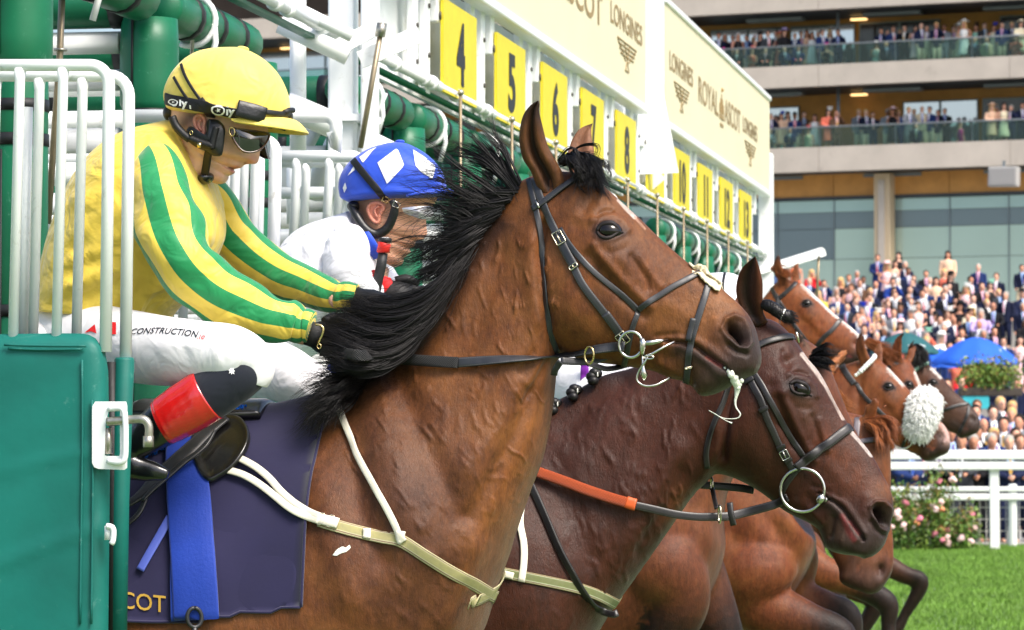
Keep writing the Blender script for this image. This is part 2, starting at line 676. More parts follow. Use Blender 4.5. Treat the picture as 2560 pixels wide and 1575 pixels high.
# balcony levels: (floor top of fascia, fascia bottom) read from the photograph at column 2160
LEV = [(zat(362), zat(424)), (zat(154), zat(208)), (zat(-40), zat(14))]
for k, (zt, zb) in enumerate(LEV):
 n = 8
 for i in range(n):
  a0 = L0 + (L1 - L0) * i / n
  a1 = L0 + (L1 - L0) * (i + 1) / n
  sbox('fascia_panel', a0 + .01, a1 - .01, zb, zt, -.35, 0, M_CONC)
 sbox('balcony_floor', L0, L1, zt - .45, zt - .25, -4.0, -.36, M_CONC2)
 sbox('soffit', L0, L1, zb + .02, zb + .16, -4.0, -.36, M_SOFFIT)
 for i in range(12):
  a = L0 + 3 + i * 5.4
  sbox('soffit_duct', a, a + 2.6, zb - .16, zb - .02, -2.4, -1.9, M_FRAME_S)
 if k < 2:
  ceil = LEV[k + 1][1]
  fl = zt - .25
  sbox('back_wall', L0, L1, fl, ceil, -4.2, -4.0, M_TIMBER)
  for i in range(2):
   z = fl + 2.55 + i * .42
   sbox('timber_board', L0, L1, z, z + .40, -4.0, -3.94 - .02 * i, M_TIMBER)
  # windows and openings in the timber wall
  bays = [(-14, -9.0, 'p'), (-8.6, -5.0, 'd'), (-2.3, 1.4, 'd'), (1.6, 4.6, 'p'), (4.8, 8.4, 'p' if k else 'd'), (11.5, 15.0, 'd'), (15.2, 19.5, 'p'), (19.7, 24, 'd'), (26, 33, 'p'), (-22, -16, 'p')]
  if k == 0:
   bays = [(-16, -10.2, 'p'), (-9.8, -6.4, 'p'), (-6.2, -4.2, 'd'), (-4.0, -.6, 'p'), (4.2, 7.4, 'p'), (7.6, 12.4, 'd'), (14, 18, 'p'), (20, 25, 'd'), (27, 33, 'p'), (-24, -18, 'p')]
  for a0, a1, kind in bays:
   fr = sbox('window', a0, a1, fl + .02, fl + 2.45, -3.94, -3.86, M_FRAME_S)
   nn_ = max(int((a1 - a0) / 1.7), 1)
   for i in range(nn_):
    x0 = a0 + (a1 - a0) * i / nn_ + .06
    x1 = a0 + (a1 - a0) * (i + 1) / nn_ - .06
    sbox('pane', x0, x1, fl + .08, fl + 2.38, -3.86, -3.845, M_PANE if kind == 'p' else M_PANE_D, fr)
  for i in range(7):
   a = L0 + 5 + i * 9.4
   mb = MB()
   mb.box(ST(a, ceil - .12, -3.2), (.7, .25, .06), SB)
   o = mb.build('ceiling_lamp', mat('warm_lamp', rgb(255, 206, 130), .4), GS, smooth=False)
  for a in (-12.5, 1.5, 15.5):
   mb = MB()
   mb.tube(np.array([ST(a, fl, -1.2), ST(a, ceil, -1.2)]), .075, 12)
   mb.build('steel_column', M_FRAME_S, GS)
  # glass balustrade
  ng = 20
  for i in range(ng):
   a0 = L0 + (L1 - L0) * i / ng
   a1 = L0 + (L1 - L0) * (i + 1) / ng
   sbox('balustrade_pane', a0 + .02, a1 - .02, zt + .02, zt + .84, -.20, -.18, M_BALU)
   mb = MB()
   mb.box(ST(a0, zt + .42, -.24), (.06, .06, .84), SB)
   mb.build('balustrade_post', M_FRAME_S, GS, smooth=False)
  mb = MB()
  mb.tube(np.array([ST(L0, zt + .88, -.19), ST(L1, zt + .88, -.19)]), .035, 10)
  mb.build('handrail', M_FRAME_S, GS)
mw = MATS['warm_lamp'].node_tree.nodes['Principled BSDF']
mw.inputs['Emission Color'].default_value = (1.0, .62, .25, 1)
mw.inputs['Emission Strength'].default_value = 1.6
# timber band and glass front under the lower balcony
zb0 = LEV[0][1]
zg = zat(480)
nb_ = 26
for i in range(nb_):
 a0 = L0 + (L1 - L0) * i / nb_
 a1 = L0 + (L1 - L0) * (i + 1) / nb_
 sbox('timber_panel', a0 + .012, a1 - .012, zg, zb0 + .1, -2.2, -2.0 + .01 * (i % 2), M_TIMBER)
sbox('head_beam', L0, L1, zg - .12, zg, -2.1, -1.9, M_SOFFIT)
zs = [zg - .14, zat(520), zat(562), zat(640), zat(760)]
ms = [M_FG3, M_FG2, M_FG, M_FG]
for r in range(4):
 n = 26
 for i in range(n):
  a0 = L0 + (L1 - L0) * i / n
  a1 = L0 + (L1 - L0) * (i + 1) / n
  mm = ms[r]
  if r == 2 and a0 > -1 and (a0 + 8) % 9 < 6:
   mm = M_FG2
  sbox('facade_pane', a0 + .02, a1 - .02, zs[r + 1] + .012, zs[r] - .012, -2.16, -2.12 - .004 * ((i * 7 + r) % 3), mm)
for i in range(27):
 a = L0 + (L1 - L0) * i / 26
 sbox('mullion', a - .02, a + .02, zs[4], zs[0], -2.11, -2.06, M_FRAME_S)
for a in (-.45 + .0, 14.5, -15.5):
 sbox('column', a - .36, a + .36, 0, zg + .9, -2.0, -1.2, M_COL, bev=.04)
 sbox('column', a - .14, a + .14, 0, zg + .6, -1.2, -1.12, M_CONC)
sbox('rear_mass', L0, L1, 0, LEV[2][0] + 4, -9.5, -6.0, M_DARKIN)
# loudspeaker and small fittings under the balcony
SPK = empty('loudspeaker', ST(-10.6, zat(440), -1.0), 'large square grey loudspeaker hung under the lower balcony', 'loudspeaker')
mb = MB()
cS = ST(-5.55, zat(442), -.9)
cS = PY(2510, 442, 144.5)
mb.box(cS, (1.25, .5, .82), basis(nrm(SD + UP * .02), z=UP), .04)
o = mb.build('cabinet', mat('grey_speaker_cabinet', rgb(168, 166, 164), .6, .4), SPK, smooth=False)
SPK.location = cS
o.location = (0, 0, 0)
V = np.array([v.co[:] for v in o.data.vertices])
off_ = np.array(ST(-10.6, zat(440), -1.0))
for v in o.data.vertices:
 v.co = Vector(np.array(v.co) + off_ - cS)
mb = MB()
mb.box(cS + SN * .27, (1.1, .03, .68), basis(SD, z=UP), .01)
mb.build('grille', mat('speaker_grille', rgb(150, 148, 146), .7, .3, bump=.8, bscale=90), SPK, smooth=False)
mb = MB()
mb.box(cS - UP * -.52, (.1, .1, .3), SB)
mb.build('bracket', M_FRAME_S, SPK, smooth=False)
# sloping lawn and concrete steppings in front of the stand
def enclosure_z(Y):
 return np.interp(Y, [52, 60, 75, 84], [-.06, .25, .95, 1.4])
yy_ = np.r_[51.9, np.linspace(54, 84, 16)]
xs_ = np.linspace(-200, 200, 41)
EV = np.array([[x, y, enclosure_z(y) - .0] for x in xs_ for y in yy_])
tag(obj('paved_enclosure', EV, grid_faces(41, 17, False), M_CONC2, origin=(0, 68, 0)), kind='structure')
NST = 17
TSTEP = []
for k in range(NST):
 y0 = 84 + k * 2.5
 z = 1.4 + (k + 1) * .30
 TSTEP.append((y0 + 1.1, z))
 mb = MB()
 mb.box(np.array([40, y0 + 1.25, z / 2]), (260, 2.5, z))
 tag(mb.build('terrace_step', M_CONC2, smooth=False), kind='structure')
tag(obj('far_ground', np.array([[-900, 126, 6.0], [900, 126, 6.0], [900, 1500, 6.0], [-900, 1500, 6.0]]), np.array([[0, 1, 2, 3]]), M_CONC2), kind='structure')
# ------------------------------------------------------------------ starting stalls
YAW = math.radians(10.04)
HD = np.array([math.cos(YAW), -math.sin(YAW), 0.0])      # the way the horses run
GD = np.array([math.sin(YAW), math.cos(YAW), 0.0])       # along the gate, away from the camera
UP = np.array([0, 0, 1.0])
def stall_point(n):
 """where stall n crosses the plane of the number boards"""
 Y = 13.1 + 1.08 * (n - 4)
 X = -0.256 + (Y - 13.1) * math.tan(YAW)
 return np.array([X, Y, 0.0])
def GPt(n, z, off=0.0):
 return stall_point(n) + UP * z + HD * off
M_WH = mat('white_painted_steel', rgb(236, 238, 238), 0.32, 0.5, var=0.04, vscale=6, dirt=rgb(150, 140, 120), dirtscale=14, bump=0.05, bscale=40)
M_GRN = mat('green_vinyl_padding', rgb(7, 98, 65), 0.42, 0.45, var=0.16, vscale=5, bump=0.18, bscale=18, dirt=rgb(96, 150, 128), dirtscale=26)
M_TEAL = mat('teal_canvas', rgb(5, 102, 92), 0.55, 0.4, var=0.2, vscale=3.5, bump=0.35, bscale=9, dirt=rgb(112, 160, 150), dirtscale=11)
M_BAND = mat('black_tape', rgb(26, 28, 30), 0.55, 0.4, bump=0.2, bscale=80)
M_ROD = mat('dull_bronze_rod', rgb(150, 136, 112), 0.42, 0.5, metal=0.6, var=0.2, vscale=20)
M_RUSTY = mat('worn_steel', rgb(168, 164, 152), 0.35, 0.5, metal=0.85, var=0.25, vscale=60, dirt=rgb(116, 70, 36), dirtscale=40)
M_BOARD = mat('yellow_number_board', rgb(216, 198, 44), 0.5, 0.4, var=0.05, vscale=14, dirt=rgb(170, 158, 60), dirtscale=30)
M_NUM = mat('black_numeral_paint', rgb(40, 42, 44), 0.55, 0.4, var=0.2, vscale=30)
M_BANNER = mat('cream_banner_panel', rgb(222, 212, 180), 0.5, 0.35, var=0.03, vscale=2, bump=0.05, bscale=5)
M_GOLDINK = mat('bronze_lettering', rgb(150, 126, 84), 0.55, 0.4)
M_BOLT = mat('bolt_hole', rgb(70, 66, 62), 0.5, 0.4)
def pipe(name, P, r, m, parent, seg=12):
 mb = MB()
 mb.tube(np.array(P), r, seg)
 return mb.build(name, m, parent)
def padded_post(n, parent, ztop=2.62, off=0.0, r=0.068, zlo=0.0):
 """green padded column with black bands"""
 c = GPt(n, 0, off)
 segs = [(zlo, .55), (.56, 1.22), (1.23, 1.80), (1.81, 2.20), (2.21, 2.36)]
 mb = MB()
 for a, b in segs:
  mb.tube(np.array([c + UP * z for z in (a, a + .012, (a + b) / 2, b - .012, b)]), [r * .94, r, r * 1.01, r, r * .94], 20)
 core = MB()
 core.tube(np.array([c, c + UP * ztop]), r * .7, 12)
 o = core.build('post', M_GRN, parent)
 mb.each('pad', M_GRN, o)
 mb = MB()
 mb.tube(np.array([c + UP * z for z in (2.37, 2.395, 2.45, 2.55, ztop)]), [r * .98, r * 1.14, r * 1.15, r * 1.15, r * 1.1], 20)
 mb.build('pad_collar', M_GRN, o)
 mb = MB()
 for z in (.555, 1.225, 1.805, 2.205, 2.285, 2.368):
  mb.tube(np.array([c + UP * (z - .014), c + UP * (z + .014)]), r * 1.035, 20)
 mb.each('band', M_BAND, o)
 mb = MB()
 sd = -HD * .35 - GD
 sd = sd / np.linalg.norm(sd)
 mb.tube(np.array([c + sd * r * 1.15 + UP * 2.40, c + sd * r * 1.155 + UP * 2.62]), .0035, 6)
 mb.tube(np.array([c + sd * r * 1.0 + UP * 1.25, c + sd * r * 1.0 + UP * 2.18]), .0030, 6)
 mb.each('seam', M_BAND, o)
 return o
def partition(n, parent, back=2.5, off=-0.10, rails=((2.56, .030), (2.46, .028), (2.30, .034), (1.95, .022), (1.55, .022)), pads=True):
 """tubes and padding along one side of a stall, running back from its front post"""
 for z, r in rails:
  a, b = GPt(n, z, off), GPt(n, z, off - back)
  pipe('partition_rail', [a, a * .5 + b * .5, b], r, M_WH, parent)
 if pads:
  for z, r in ((2.66, .062),):
   P = [GPt(n, z, off - back * t) for t in np.linspace(0, 1, 9)]
   mb = MB()
   for i in range(8):
    mb.tube(np.array([P[i] * (1 - q) + P[i + 1] * q for q in (.02, .05, .5, .95, .98)]), [r * .93, r, r, r, r * .93], 14)
   mb.each('partition_pad', M_GRN, parent)
   o = parent
   mb = MB()
   for i in range(9):
    mb.tube(np.array([P[i] - HD * .02, P[i] + HD * .02]), r * 1.03, 14)
   mb.each('band', M_BAND, o)
  mb = MB()
  mb.box(GPt(n, .78, off - back / 2 - .05), (back * .96, .085, .95), basis(HD, z=UP), 0.03)
  mb.build('partition_board', M_TEAL, parent)
 mb = MB()
 for i in range(9):
  mb.box(GPt(n + .08 + i * .105, 1.62, off - back - .01 - .012 * (i % 2)), (.112, .014, 1.9), basis(GD, z=UP))
 mb.build('rear_door', M_WH, parent, smooth=False)
 pipe('rear_post', [GPt(n, 0, off - back), GPt(n, 2.72, off - back)], .035, M_WH, parent)
def front_header(n0, n1, parent):
 """white rail, its sleeves, and the green padded beam hanging under it"""
 a, b = GPt(n0, 2.80, .05), GPt(n1, 2.80, .05)
 pipe('front_rail', [a, (a + b) / 2, b], .0185, M_WH, parent, 14)
 k0, k1 = math.ceil(n0 - .42), math.floor(n1 - .42)
 mb = MB()
 for k in range(k0, k1 + 1):
  for d in (.42, .56, .97):
   c = GPt(k + d, 2.80, .05)
   if n0 < k + d < n1:
    mb.tube(np.array([c - GD * .018, c - GD * .016, c + GD * .016, c + GD * .018]), [.022, .0265, .0265, .022], 14)
 mb.each('rail_sleeve', M_WH, parent)
 for k in range(k0, k1):
  P = [GPt(k + .42 + t, 2.665, -.02) for t in (.08, .30, .52, .74, .92)]
  mb = MB()
  for i in range(4):
   p, q = P[i], P[i + 1]
   mb.tube(np.array([p * .97 + q * .03, p * .9 + q * .1, (p + q) / 2, p * .1 + q * .9, p * .03 + q * .97]), [.056, .062, .063, .062, .056], 14)
  mb.each('header_pad', M_GRN, parent)
  o = parent
  mb = MB()
  for p in P[1:4]:
   mb.tube(np.array([p - GD * .016, p + GD * .016]), .0645, 14)
  mb.each('band', M_BAND, o)
  c = GPt(k + .80, 2.665, -.02)
  mb = MB()
  mb.tube(ring_pts(c, UP, HD, .069, 18, -.4, 3.6), .009, 8)
  mb.tube(np.array([c + HD * .066 - UP * .01, c + HD * .07 - UP * .06, c + HD * .05 - UP * .13]), .0085, 8)
  mb.each('header_clamp', M_WH, parent)
 mb = MB()
 mb.box((a + b) / 2 - UP * .035 - HD * .03, (np.linalg.norm(b - a), .03, .012), basis(GD, z=UP))
 mb.build('header_strip', M_GRN, parent)
def ring_pts(c, x, y, r, n=24, a0=0, a1=2 * math.pi):
 t = np.linspace(a0, a1, n)
 return c + np.cos(t)[:, None] * x * r + np.sin(t)[:, None] * y * r
def hanging_rod(n, parent, z0=2.80, z1=1.6, off=.085, tilt=0.0):
 a, b = GPt(n, z0, off), GPt(n + tilt, z1, off)
 pipe('hanging_rod', [a, b], .0062, M_ROD, parent, 8)
 mb = MB()
 mb.sphere(a, .013, 10, 8)
 mb.build('rod_knuckle', M_RUSTY, parent)
def numeral_board(n, s, parent):
 """yellow board with its black numeral, and the bolted uprights on either side"""
 c = GPt(n - .01, 2.955, .060)
 mb = MB()
 mb.box(c, (.60 * 1.097, .012, .345), basis(GD, z=UP))
 bd = mb.build('number_board', M_BOARD, parent, smooth=False)
 V, Fc = text_mesh(s, 0.035, 4)
 lo, hi = V.min(0), V.max(0)
 V = (V - (lo + hi) / 2) / (hi - lo)
 w, h = (.165 if len(s) == 1 else .27), .24
 if s == '11':
  w = .20
 P = np.array([c - GD * 0 + GD * (x * w) + UP * (y * h) + HD * .0085 for x, y in V])
 obj('numeral', P, Fc, M_NUM, bd, smooth=False)
def upright_pair(n, parent, z0=2.76, z1=3.24):
 mb = MB()
 for d in (-.085, .065):
  mb.box(GPt(n + d, (z0 + z1) / 2, .012 if d < 0 else .022), (.075, .03, z1 - z0), basis(GD, z=UP), .006)
 mb.box(GPt(n + .19, 3.13, .035), (.075, .03, .19), basis(GD, z=UP), .006)
 o = mb.each('board_upright', M_WH, parent, smooth=False)[0]
 mb = MB()
 for d, z in ((-.085, 2.86), (-.085, 2.99), (-.085, 3.10), (.065, 2.90), (.065, 3.08), (.19, 3.06)):
  c = GPt(n + d, z, .028 if d < 0 else (.038 if d < .1 else .052))
  mb.tube(np.array([c, c + HD * .006]), .009 if d < .1 else .015, 8)
 mb.each('bolt', M_BOLT, o)
def banner(n0, n1, words, parent, z0=3.22, z1=3.86, extra=()):
 a, b = GPt(n0, (z0 + z1) / 2, .06), GPt(n1, (z0 + z1) / 2, .06)
 mb = MB()
 mb.box((a + b) / 2, (np.linalg.norm(b - a), .05, z1 - z0), basis(GD, z=UP))
 bn = mb.build('banner', M_BANNER, parent, smooth=False)
 mb = MB()
 for z, h in ((z0 - .012, .04), (z1 + .012, .035)):
  mb.box((a + b) / 2 + UP * (z - (z0 + z1) / 2), (np.linalg.norm(b - a) + .05, .075, h), basis(GD, z=UP), .008)
 mb.build('banner_rail', M_WH, bn, smooth=False)
 for s, m0, m1, zc, h in words:
  V, Fc = text_mesh(s, 0.012, 4)
  lo, hi = V.min(0), V.max(0)
  V = (V - lo) / (hi - lo)
  P = np.array([GPt(m0 + (m1 - m0) * x, zc - h / 2 + h * y, .0875) for x, y in V])
  obj('lettering', P, Fc, M_GOLDINK, bn, smooth=False)
  if s == 'LONGINES':                           # winged hourglass under the name
   mc = (m0 + m1) / 2
   mb = MB()
   def ln(p, q, w=.006):
    A, B_ = GPt(mc + p[0], zc + p[1], .088), GPt(mc + q[0], zc + q[1], .088)
    mb.box((A + B_) / 2, (np.linalg.norm(B_ - A), .003, w), basis(B_ - A, y=-HD))
   for k in range(4):
    ln((-.30 + k * .03, -.10 - k * .022), (.30 - k * .03, -.10 - k * .022))
   ln((-.08, -.10), (.05, -.235))
   ln((.08, -.10), (-.05, -.235))
   ln((-.06, -.235), (.06, -.235))
   ln((-.30, -.10), (-.05, -.19))
   ln((.30, -.10), (.05, -.19))
   mb.build('emblem', M_GOLDINK, bn, smooth=False)
 for mc, zc in extra:                              # small crown between the words
  mb = MB()
  for x, h in ((-.09, .06), (-.045, .09), (0, .12), (.045, .09), (.09, .06)):
   mb.box(GPt(mc + x, zc + h / 2, .088), (.022, .003, h), basis(GD, z=UP))
  mb.box(GPt(mc, zc - .02, .088), (.22, .003, .03), basis(GD, z=UP))
  mb.box(GPt(mc, zc - .07, .088), (.16, .003, .02), basis(GD, z=UP))
  mb.sphere(GPt(mc, zc + .145, .088), np.array([.014, .003, .014]), 10, 6)
  mb.build('crest', M_GOLDINK, bn, smooth=False)
 return bn
# near unit
UN = empty('starting_stalls', GPt(.4, 0, -1.2), 'white tube starting stall unit with green padded posts around the two nearest jockeys', 'starting stalls', 'starting stall units')
for n in (-1.58, -.58, .42, 1.42):
 padded_post(n, UN, off=-.02)
 partition(n, UN)
front_header(-2.4, 2.30, UN)
# tower at the joint of the units
TW = PY(858, 200, 11.35)
mb = MB()
mb.box(np.array([TW[0], TW[1], 1.9]), (.085, .085, 3.8), basis(HD, z=UP), .008)
mb.box(np.array([TW[0], TW[1], 1.9]) + HD * .10 - GD * .05, (.05, .07, 3.8), basis(HD, z=UP), .008)
for z in (2.55, 2.30):
 mb.box(np.array([TW[0], TW[1], z]), (.22, .14, .022), basis(HD, z=UP))
mb.build('joint_tower', M_WH, UN, smooth=False)
for pts, r, Y in (([(700, 60), (870, 140)], .030, 10.9), ([(715, 262), (845, 318)], .042, 10.9), ([(870, 335), (1010, 405)], .045, 11.4), ([(720, 10), (880, 90)], .020, 10.8), ([(890, 245), (960, 265)], .045, 11.9),
     ([(700, 470), (815, 250)], .038, 11.7), ([(760, 520), (860, 300)], .030, 11.8), ([(745, 0), (745, 420)], .026, 11.0), ([(735, 560), (735, 390)], .024, 11.2)):
 pipe('brace_tube', [PY(u, v, Y) for u, v in pts], r, M_WH, UN)
for (u0, v0, u1, v1, w) in ((845, 118, 955, 62, .050), (900, 150, 1050, 85, .055)):
 a, b = PY(u0, v0, 10.9), PY(u1, v1, 10.9)
 mb = MB()
 mb.box((a + b) / 2, (np.linalg.norm(b - a), .012, w), basis(b - a, z=UP))
 mb.build('lever_arm', M_WH, UN, smooth=False)
pipe('hanging_rod', [PY(955, 62, 10.85), PY(901, 370, 10.85)], .0085, M_ROD, UN, 8)
mb = MB()
mb.tube(np.array([PY(955, 58, 10.85), PY(950, 92, 10.85)]), .016, 10)
mb.build('rod_knuckle', M_RUSTY, UN)
pipe('hanging_rod', [PY(155, -10, 8.6), PY(150, 130, 8.6), PY(120, 560, 8.6)], .0085, M_ROD, UN, 8)
mb = MB()
mb.tube(np.array([PY(151, 122, 8.6), PY(151, 128, 8.6)]), .017, 10)
mb.build('rod_collar', M_RUSTY, UN)
pipe('hanging_rod', [PY(484, -10, 9.6), PY(479, 160, 9.6)], .0055, M_RUSTY, UN, 8)
mb = MB()
mb.tube(np.array([PY(88, 205, 8.3), PY(88, 232, 8.3)]), .028, 14)
mb.tube(np.array([PY(88, 233, 8.3), PY(88, 250, 8.3)]), .033, 14)
mb.build('cable_gland', M_RUSTY, UN)
# mid unit, numbers 4 to 8
UM = empty('starting_stalls', GPt(6, 0, -1.2), 'starting stall unit with yellow number boards 4 to 8 under a cream banner', 'starting stalls', 'starting stall units')
for n in (2.62, 3.42, 4.42, 5.42, 6.42, 7.42):
 padded_post(n, UM, off=-.02)
 partition(n, UM, rails=((2.46, .028), (2.30, .034), (1.95, .022)))
front_header(2.40, 8.62, UM)
for n in range(4, 9):
 numeral_board(n, str(n), UM)
 hanging_rod(n - .10, UM)
for n in (3.5, 4.5, 5.5, 6.5, 7.5, 8.5):
 upright_pair(n, UM)
banner(2.6, 8.50, [('ROYAL', 3.6, 4.75, 3.56, .15), ('ASCOT', 5.95, 7.12, 3.53, .15), ('LONGINES', 7.37, 8.37, 3.57, .107)], UM)
mb = MB()
mb.box((GPt(3.1, 3.0, -.05) + GPt(8.55, 3.0, -.05)) / 2, (5.45 * 1.097, .02, .46), basis(GD, z=UP))
mb.build('back_sheet', M_WH, UM, smooth=False)
# far unit, numbers 10 to 13
UFa = empty('starting_stalls', GPt(11.5, 0, -1.2), 'starting stall unit farthest away with number boards 10 to 13', 'starting stalls', 'starting stall units')
for n in (8.72, 9.42, 10.42, 11.42, 12.42, 13.42):
 padded_post(n, UFa, off=-.02)
 partition(n, UFa, rails=((2.46, .028), (2.30, .034)))
front_header(8.60, 14.35, UFa)
for n in range(9, 14):
 numeral_board(n, str(n), UFa)
 hanging_rod(n - .10, UFa)
for n in (9.5, 10.5, 11.5, 12.5, 13.5):
 upright_pair(n, UFa)
banner(9.2, 14.2, [('LONGINES', 9.35, 10.28, 3.57, .107), ('ROYAL', 10.52, 11.42, 3.54, .15), ('ASCOT', 11.72, 12.52, 3.54, .15), ('LONGINES', 12.65, 13.45, 3.55, .107)], UFa, extra=((11.57, 3.50),))
mb = MB()
mb.box((GPt(8.9, 3.0, -.05) + GPt(14.2, 3.0, -.05)) / 2, (5.3 * 1.097, .02, .46), basis(GD, z=UP))
mb.build('back_sheet', M_WH, UFa, smooth=False)
mb = MB()
mb.box(GPt(14.28, 1.75, .05), (.10, .10, 3.5), basis(GD, z=UP), .01)
mb.each('end_post', M_WH, UFa, smooth=False)
mb = MB()
mb.box(GPt(8.85, 3.62, .03), (.34, .16, .76), basis(GD, z=UP), .01)
mb.each('end_post', M_WH, UFa, smooth=False)
for d in (0, .14):
 a, b = GPt(14.2 + d, 2.68, .0), GPt(14.45 + d, 2.83, .42)
 mb = MB()
 mb.box((a + b) / 2, (np.linalg.norm(b - a), .05, .05), basis(b - a, z=UP))
 mb.build('lever_arm', M_WH, UFa, smooth=False)
pipe('hanging_rod', [GPt(14.45, 2.83, .40), GPt(14.45, 2.42, .38)], .0095, M_ROD, UFa, 8)
# white hood at the joint
Yh = 18.15
poly = [(1575, 188), (1651, 192), (1697, 432), (1561, 437)]
F0 = [PY(u, v, Yh) for u, v in poly]
B0 = [p - HD * .22 for p in F0]
obj('joint_hood', np.array(F0 + B0), [(0, 1, 2, 3), (7, 6, 5, 4), (0, 4, 5, 1), (1, 5, 6, 2), (2, 6, 7, 3), (3, 7, 4, 0)], M_WH, UFa, smooth=False)
a, b = PY(1655, 436, Yh + .2), PY(1612, 472, Yh + .2)
mb = MB()
mb.box((a + b) / 2, (np.linalg.norm(b - a), .02, .06), basis(b - a, z=UP))
mb.build('hood_bracket', M_WH, UFa, smooth=False)
# front doors of the stalls, swung open
PD = Plane(stall_point(-1) - GD * .60, YAW)
def door_frame(pl, parent, g, top, legx, bend, xs, bot, r=.0105, rt=.0125, left=-160, name='bar'):
 pts = [(left, top, g), (legx - bend * 1.6, top, g)]
 for a in np.linspace(0, math.pi / 2, 7):
  pts.append((legx - bend + bend * math.sin(a), top + bend - bend * math.cos(a), g))
 pts += [(legx, top + bend + 60, g), (legx - 8, bot, g)]
 mb = MB()
 mb.tube(np.array([pl.P(u, v, q) for u, v, q in pts]), rt, 14)
 mb.build('door_frame', M_WH, parent)
 for x in xs:
  a = pl.P(x, top, g)
  b = a.copy()
  b[2] = pl.P(x, bot, g)[2]
  b = b - pl.a * .012
  mb = MB()
  mb.tube(np.array([a - UP * .006, a - UP * .03, b]), [r * 1.25, r, r], 12)
  mb.build(name, M_WH, parent)
DA = empty('front_door', PD.P(150, 1000, 0))
DA.parent = UN
DA.location = Vector(PD.P(150, 1000, 0)) - UN.location
door_frame(PD, DA, 0.0, 163, 272, 46, [-58, 50, 158], 880)
door_frame(PD, DA, .075, 189, 322, 50, [-10, 99, 207], 900)
pipe('bar', [PD.P(70, 268, .10), PD.P(58, 880, .10)], .0105, M_WH, DA)
# padded canvas lower half
nu_, nv_ = 34, 50
Vp = []
for g0_, sg in ((-.036, 1), (.05, 0)):
 for i in range(nu_):
  for j in range(nv_):
   q, w = i / (nu_ - 1), j / (nv_ - 1)
   top = np.interp(q, [0, .75, .93, .97, 1], [838, 833, 834, 846, 880])
   v = top + (1640 - top) * w
   rt = np.interp(v, [833, 870, 930, 1000, 1200, 1640], [246, 262, 271, 272, 275, 270])
   u = -170 + (rt + 170) * q
   e = min(q, 1 - q, w * 1.8, 1) / .05
   bul = 1 - math.exp(-e * 1.2)
   wob = .0016 * math.sin(u * .02 + v * .007) + .0008 * math.sin(v * .03 + u * .017) + .006 * math.exp(-((v - 1180 + .25 * u) / 14) ** 2) * q + .005 * math.exp(-((v - 1330 + .4 * (u - 200)) / 18) ** 2)
   Vp.append(PD.P(u, v, .0 + (g0_ * bul - wob * bul * .8) * sg + (1 - sg) * g0_ * .5))
nn_ = nu_ * nv_
Fp = grid_faces(nu_, nv_, False).tolist()
Fp += [tuple(i + nn_ for i in f[::-1]) for f in Fp]
ed = [i * nv_ for i in range(nu_)] + [(nu_ - 1) * nv_ + j for j in range(1, nv_)] + [i * nv_ + nv_ - 1 for i in range(nu_ - 2, -1, -1)] + [j for j in range(nv_ - 2, 0, -1)]
Fp += [(ed[k], ed[(k + 1) % len(ed)], ed[(k + 1) % len(ed)] + nn_, ed[k] + nn_) for k in range(len(ed))]
obj('canvas_pad', np.array(Vp), Fp, M_TEAL, DA)
mb = MB()
for pts in ([(10, 862), (80, 864), (150, 865), (215, 865)], [(20, 871), (100, 874), (205, 873)], [(205, 900), (206, 1100), (203, 1300), (200, 1560)], [(230, 1000), (232, 1200), (228, 1560)]):
 mb.tube(np.array([PD.P(u, v, -.0385) for u, v in smoothpath(pts, 12)]), .0026, 6)
mb.each('seam', mat('teal_seam', rgb(8, 98, 90), 0.6, 0.4, dirt=rgb(120, 160, 150), dirtscale=30), DA)
mb = MB()
mb.tube(np.array([PD.P(u, v, .07) for u, v in ((311, 894), (311, 900), (298, 1250), (292, 1620))]), [.018, .0205, .0205, .0205], 16)
mb.build('edge_sleeve', M_TEAL, DA)
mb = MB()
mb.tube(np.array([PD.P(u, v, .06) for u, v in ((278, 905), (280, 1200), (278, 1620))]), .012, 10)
mb.build('hinge_gap_tube', M_BAND, DA)  # black tube added to draw the shade in the open gap
# latch plate with loop and bolt
lp = np.array([(238, 1004), (318, 1004), (318, 1175), (238, 1172), (230, 1160), (230, 1016)], float)
lpo = even(np.vstack([lp, lp[:1]]), 40)[:-1]
hole = even(np.array([(272, 1025), (300, 1025), (300, 1140), (262, 1140), (264, 1060), (272, 1025)], float), 40)[:-1]
V_ = [PD.P(u, v, -.046) for u, v in lpo] + [PD.P(u, v, -.050) for u, v in hole] + [PD.P(u, v, -.03) for u, v in hole] + [PD.P(u, v, -.03) for u, v in lpo]
obj('latch_plate', np.array(V_), [(a * 39 + i, a * 39 + (i + 1) % 39, b * 39 + (i + 1) % 39, b * 39 + i) for a, b in ((0, 1), (1, 2), (3, 0)) for i in range(39)], M_WH, DA, smooth=False)
mb = MB()
mb.tube(smoothpath([PD.P(u, v, g) for u, v, g in ((270, 1152, -.05), (300, 1156, -.058), (312, 1145, -.06), (314, 1100, -.06), (313, 1050, -.06), (306, 1022, -.058), (272, 1022, -.05))], 30), .0062, 10)
mb.build('latch_loop', M_WH, DA)
mb = MB()
mb.tube(smoothpath([PD.P(u, v, -.052) for u, v in ((268, 1054), (300, 1052), (340, 1048), (362, 1050), (372, 1066), (372, 1095))], 24), .0088, 12)
mb.tube(np.array([PD.P(371, 1090, -.052), PD.P(371, 1118, -.052)]), .0108, 12)
mb.tube(np.array([PD.P(u, v, -.04) for u, v in ((270, 1070), (272, 1135))]), .008, 10)
mb.build('bolt', M_RUSTY, DA)
mb = MB()
mb.tube(smoothpath([PD.P(u, v, -.045) for u, v in ((266, 1315), (280, 1318), (284, 1330), (282, 1352), (278, 1360))], 12), .006, 8)
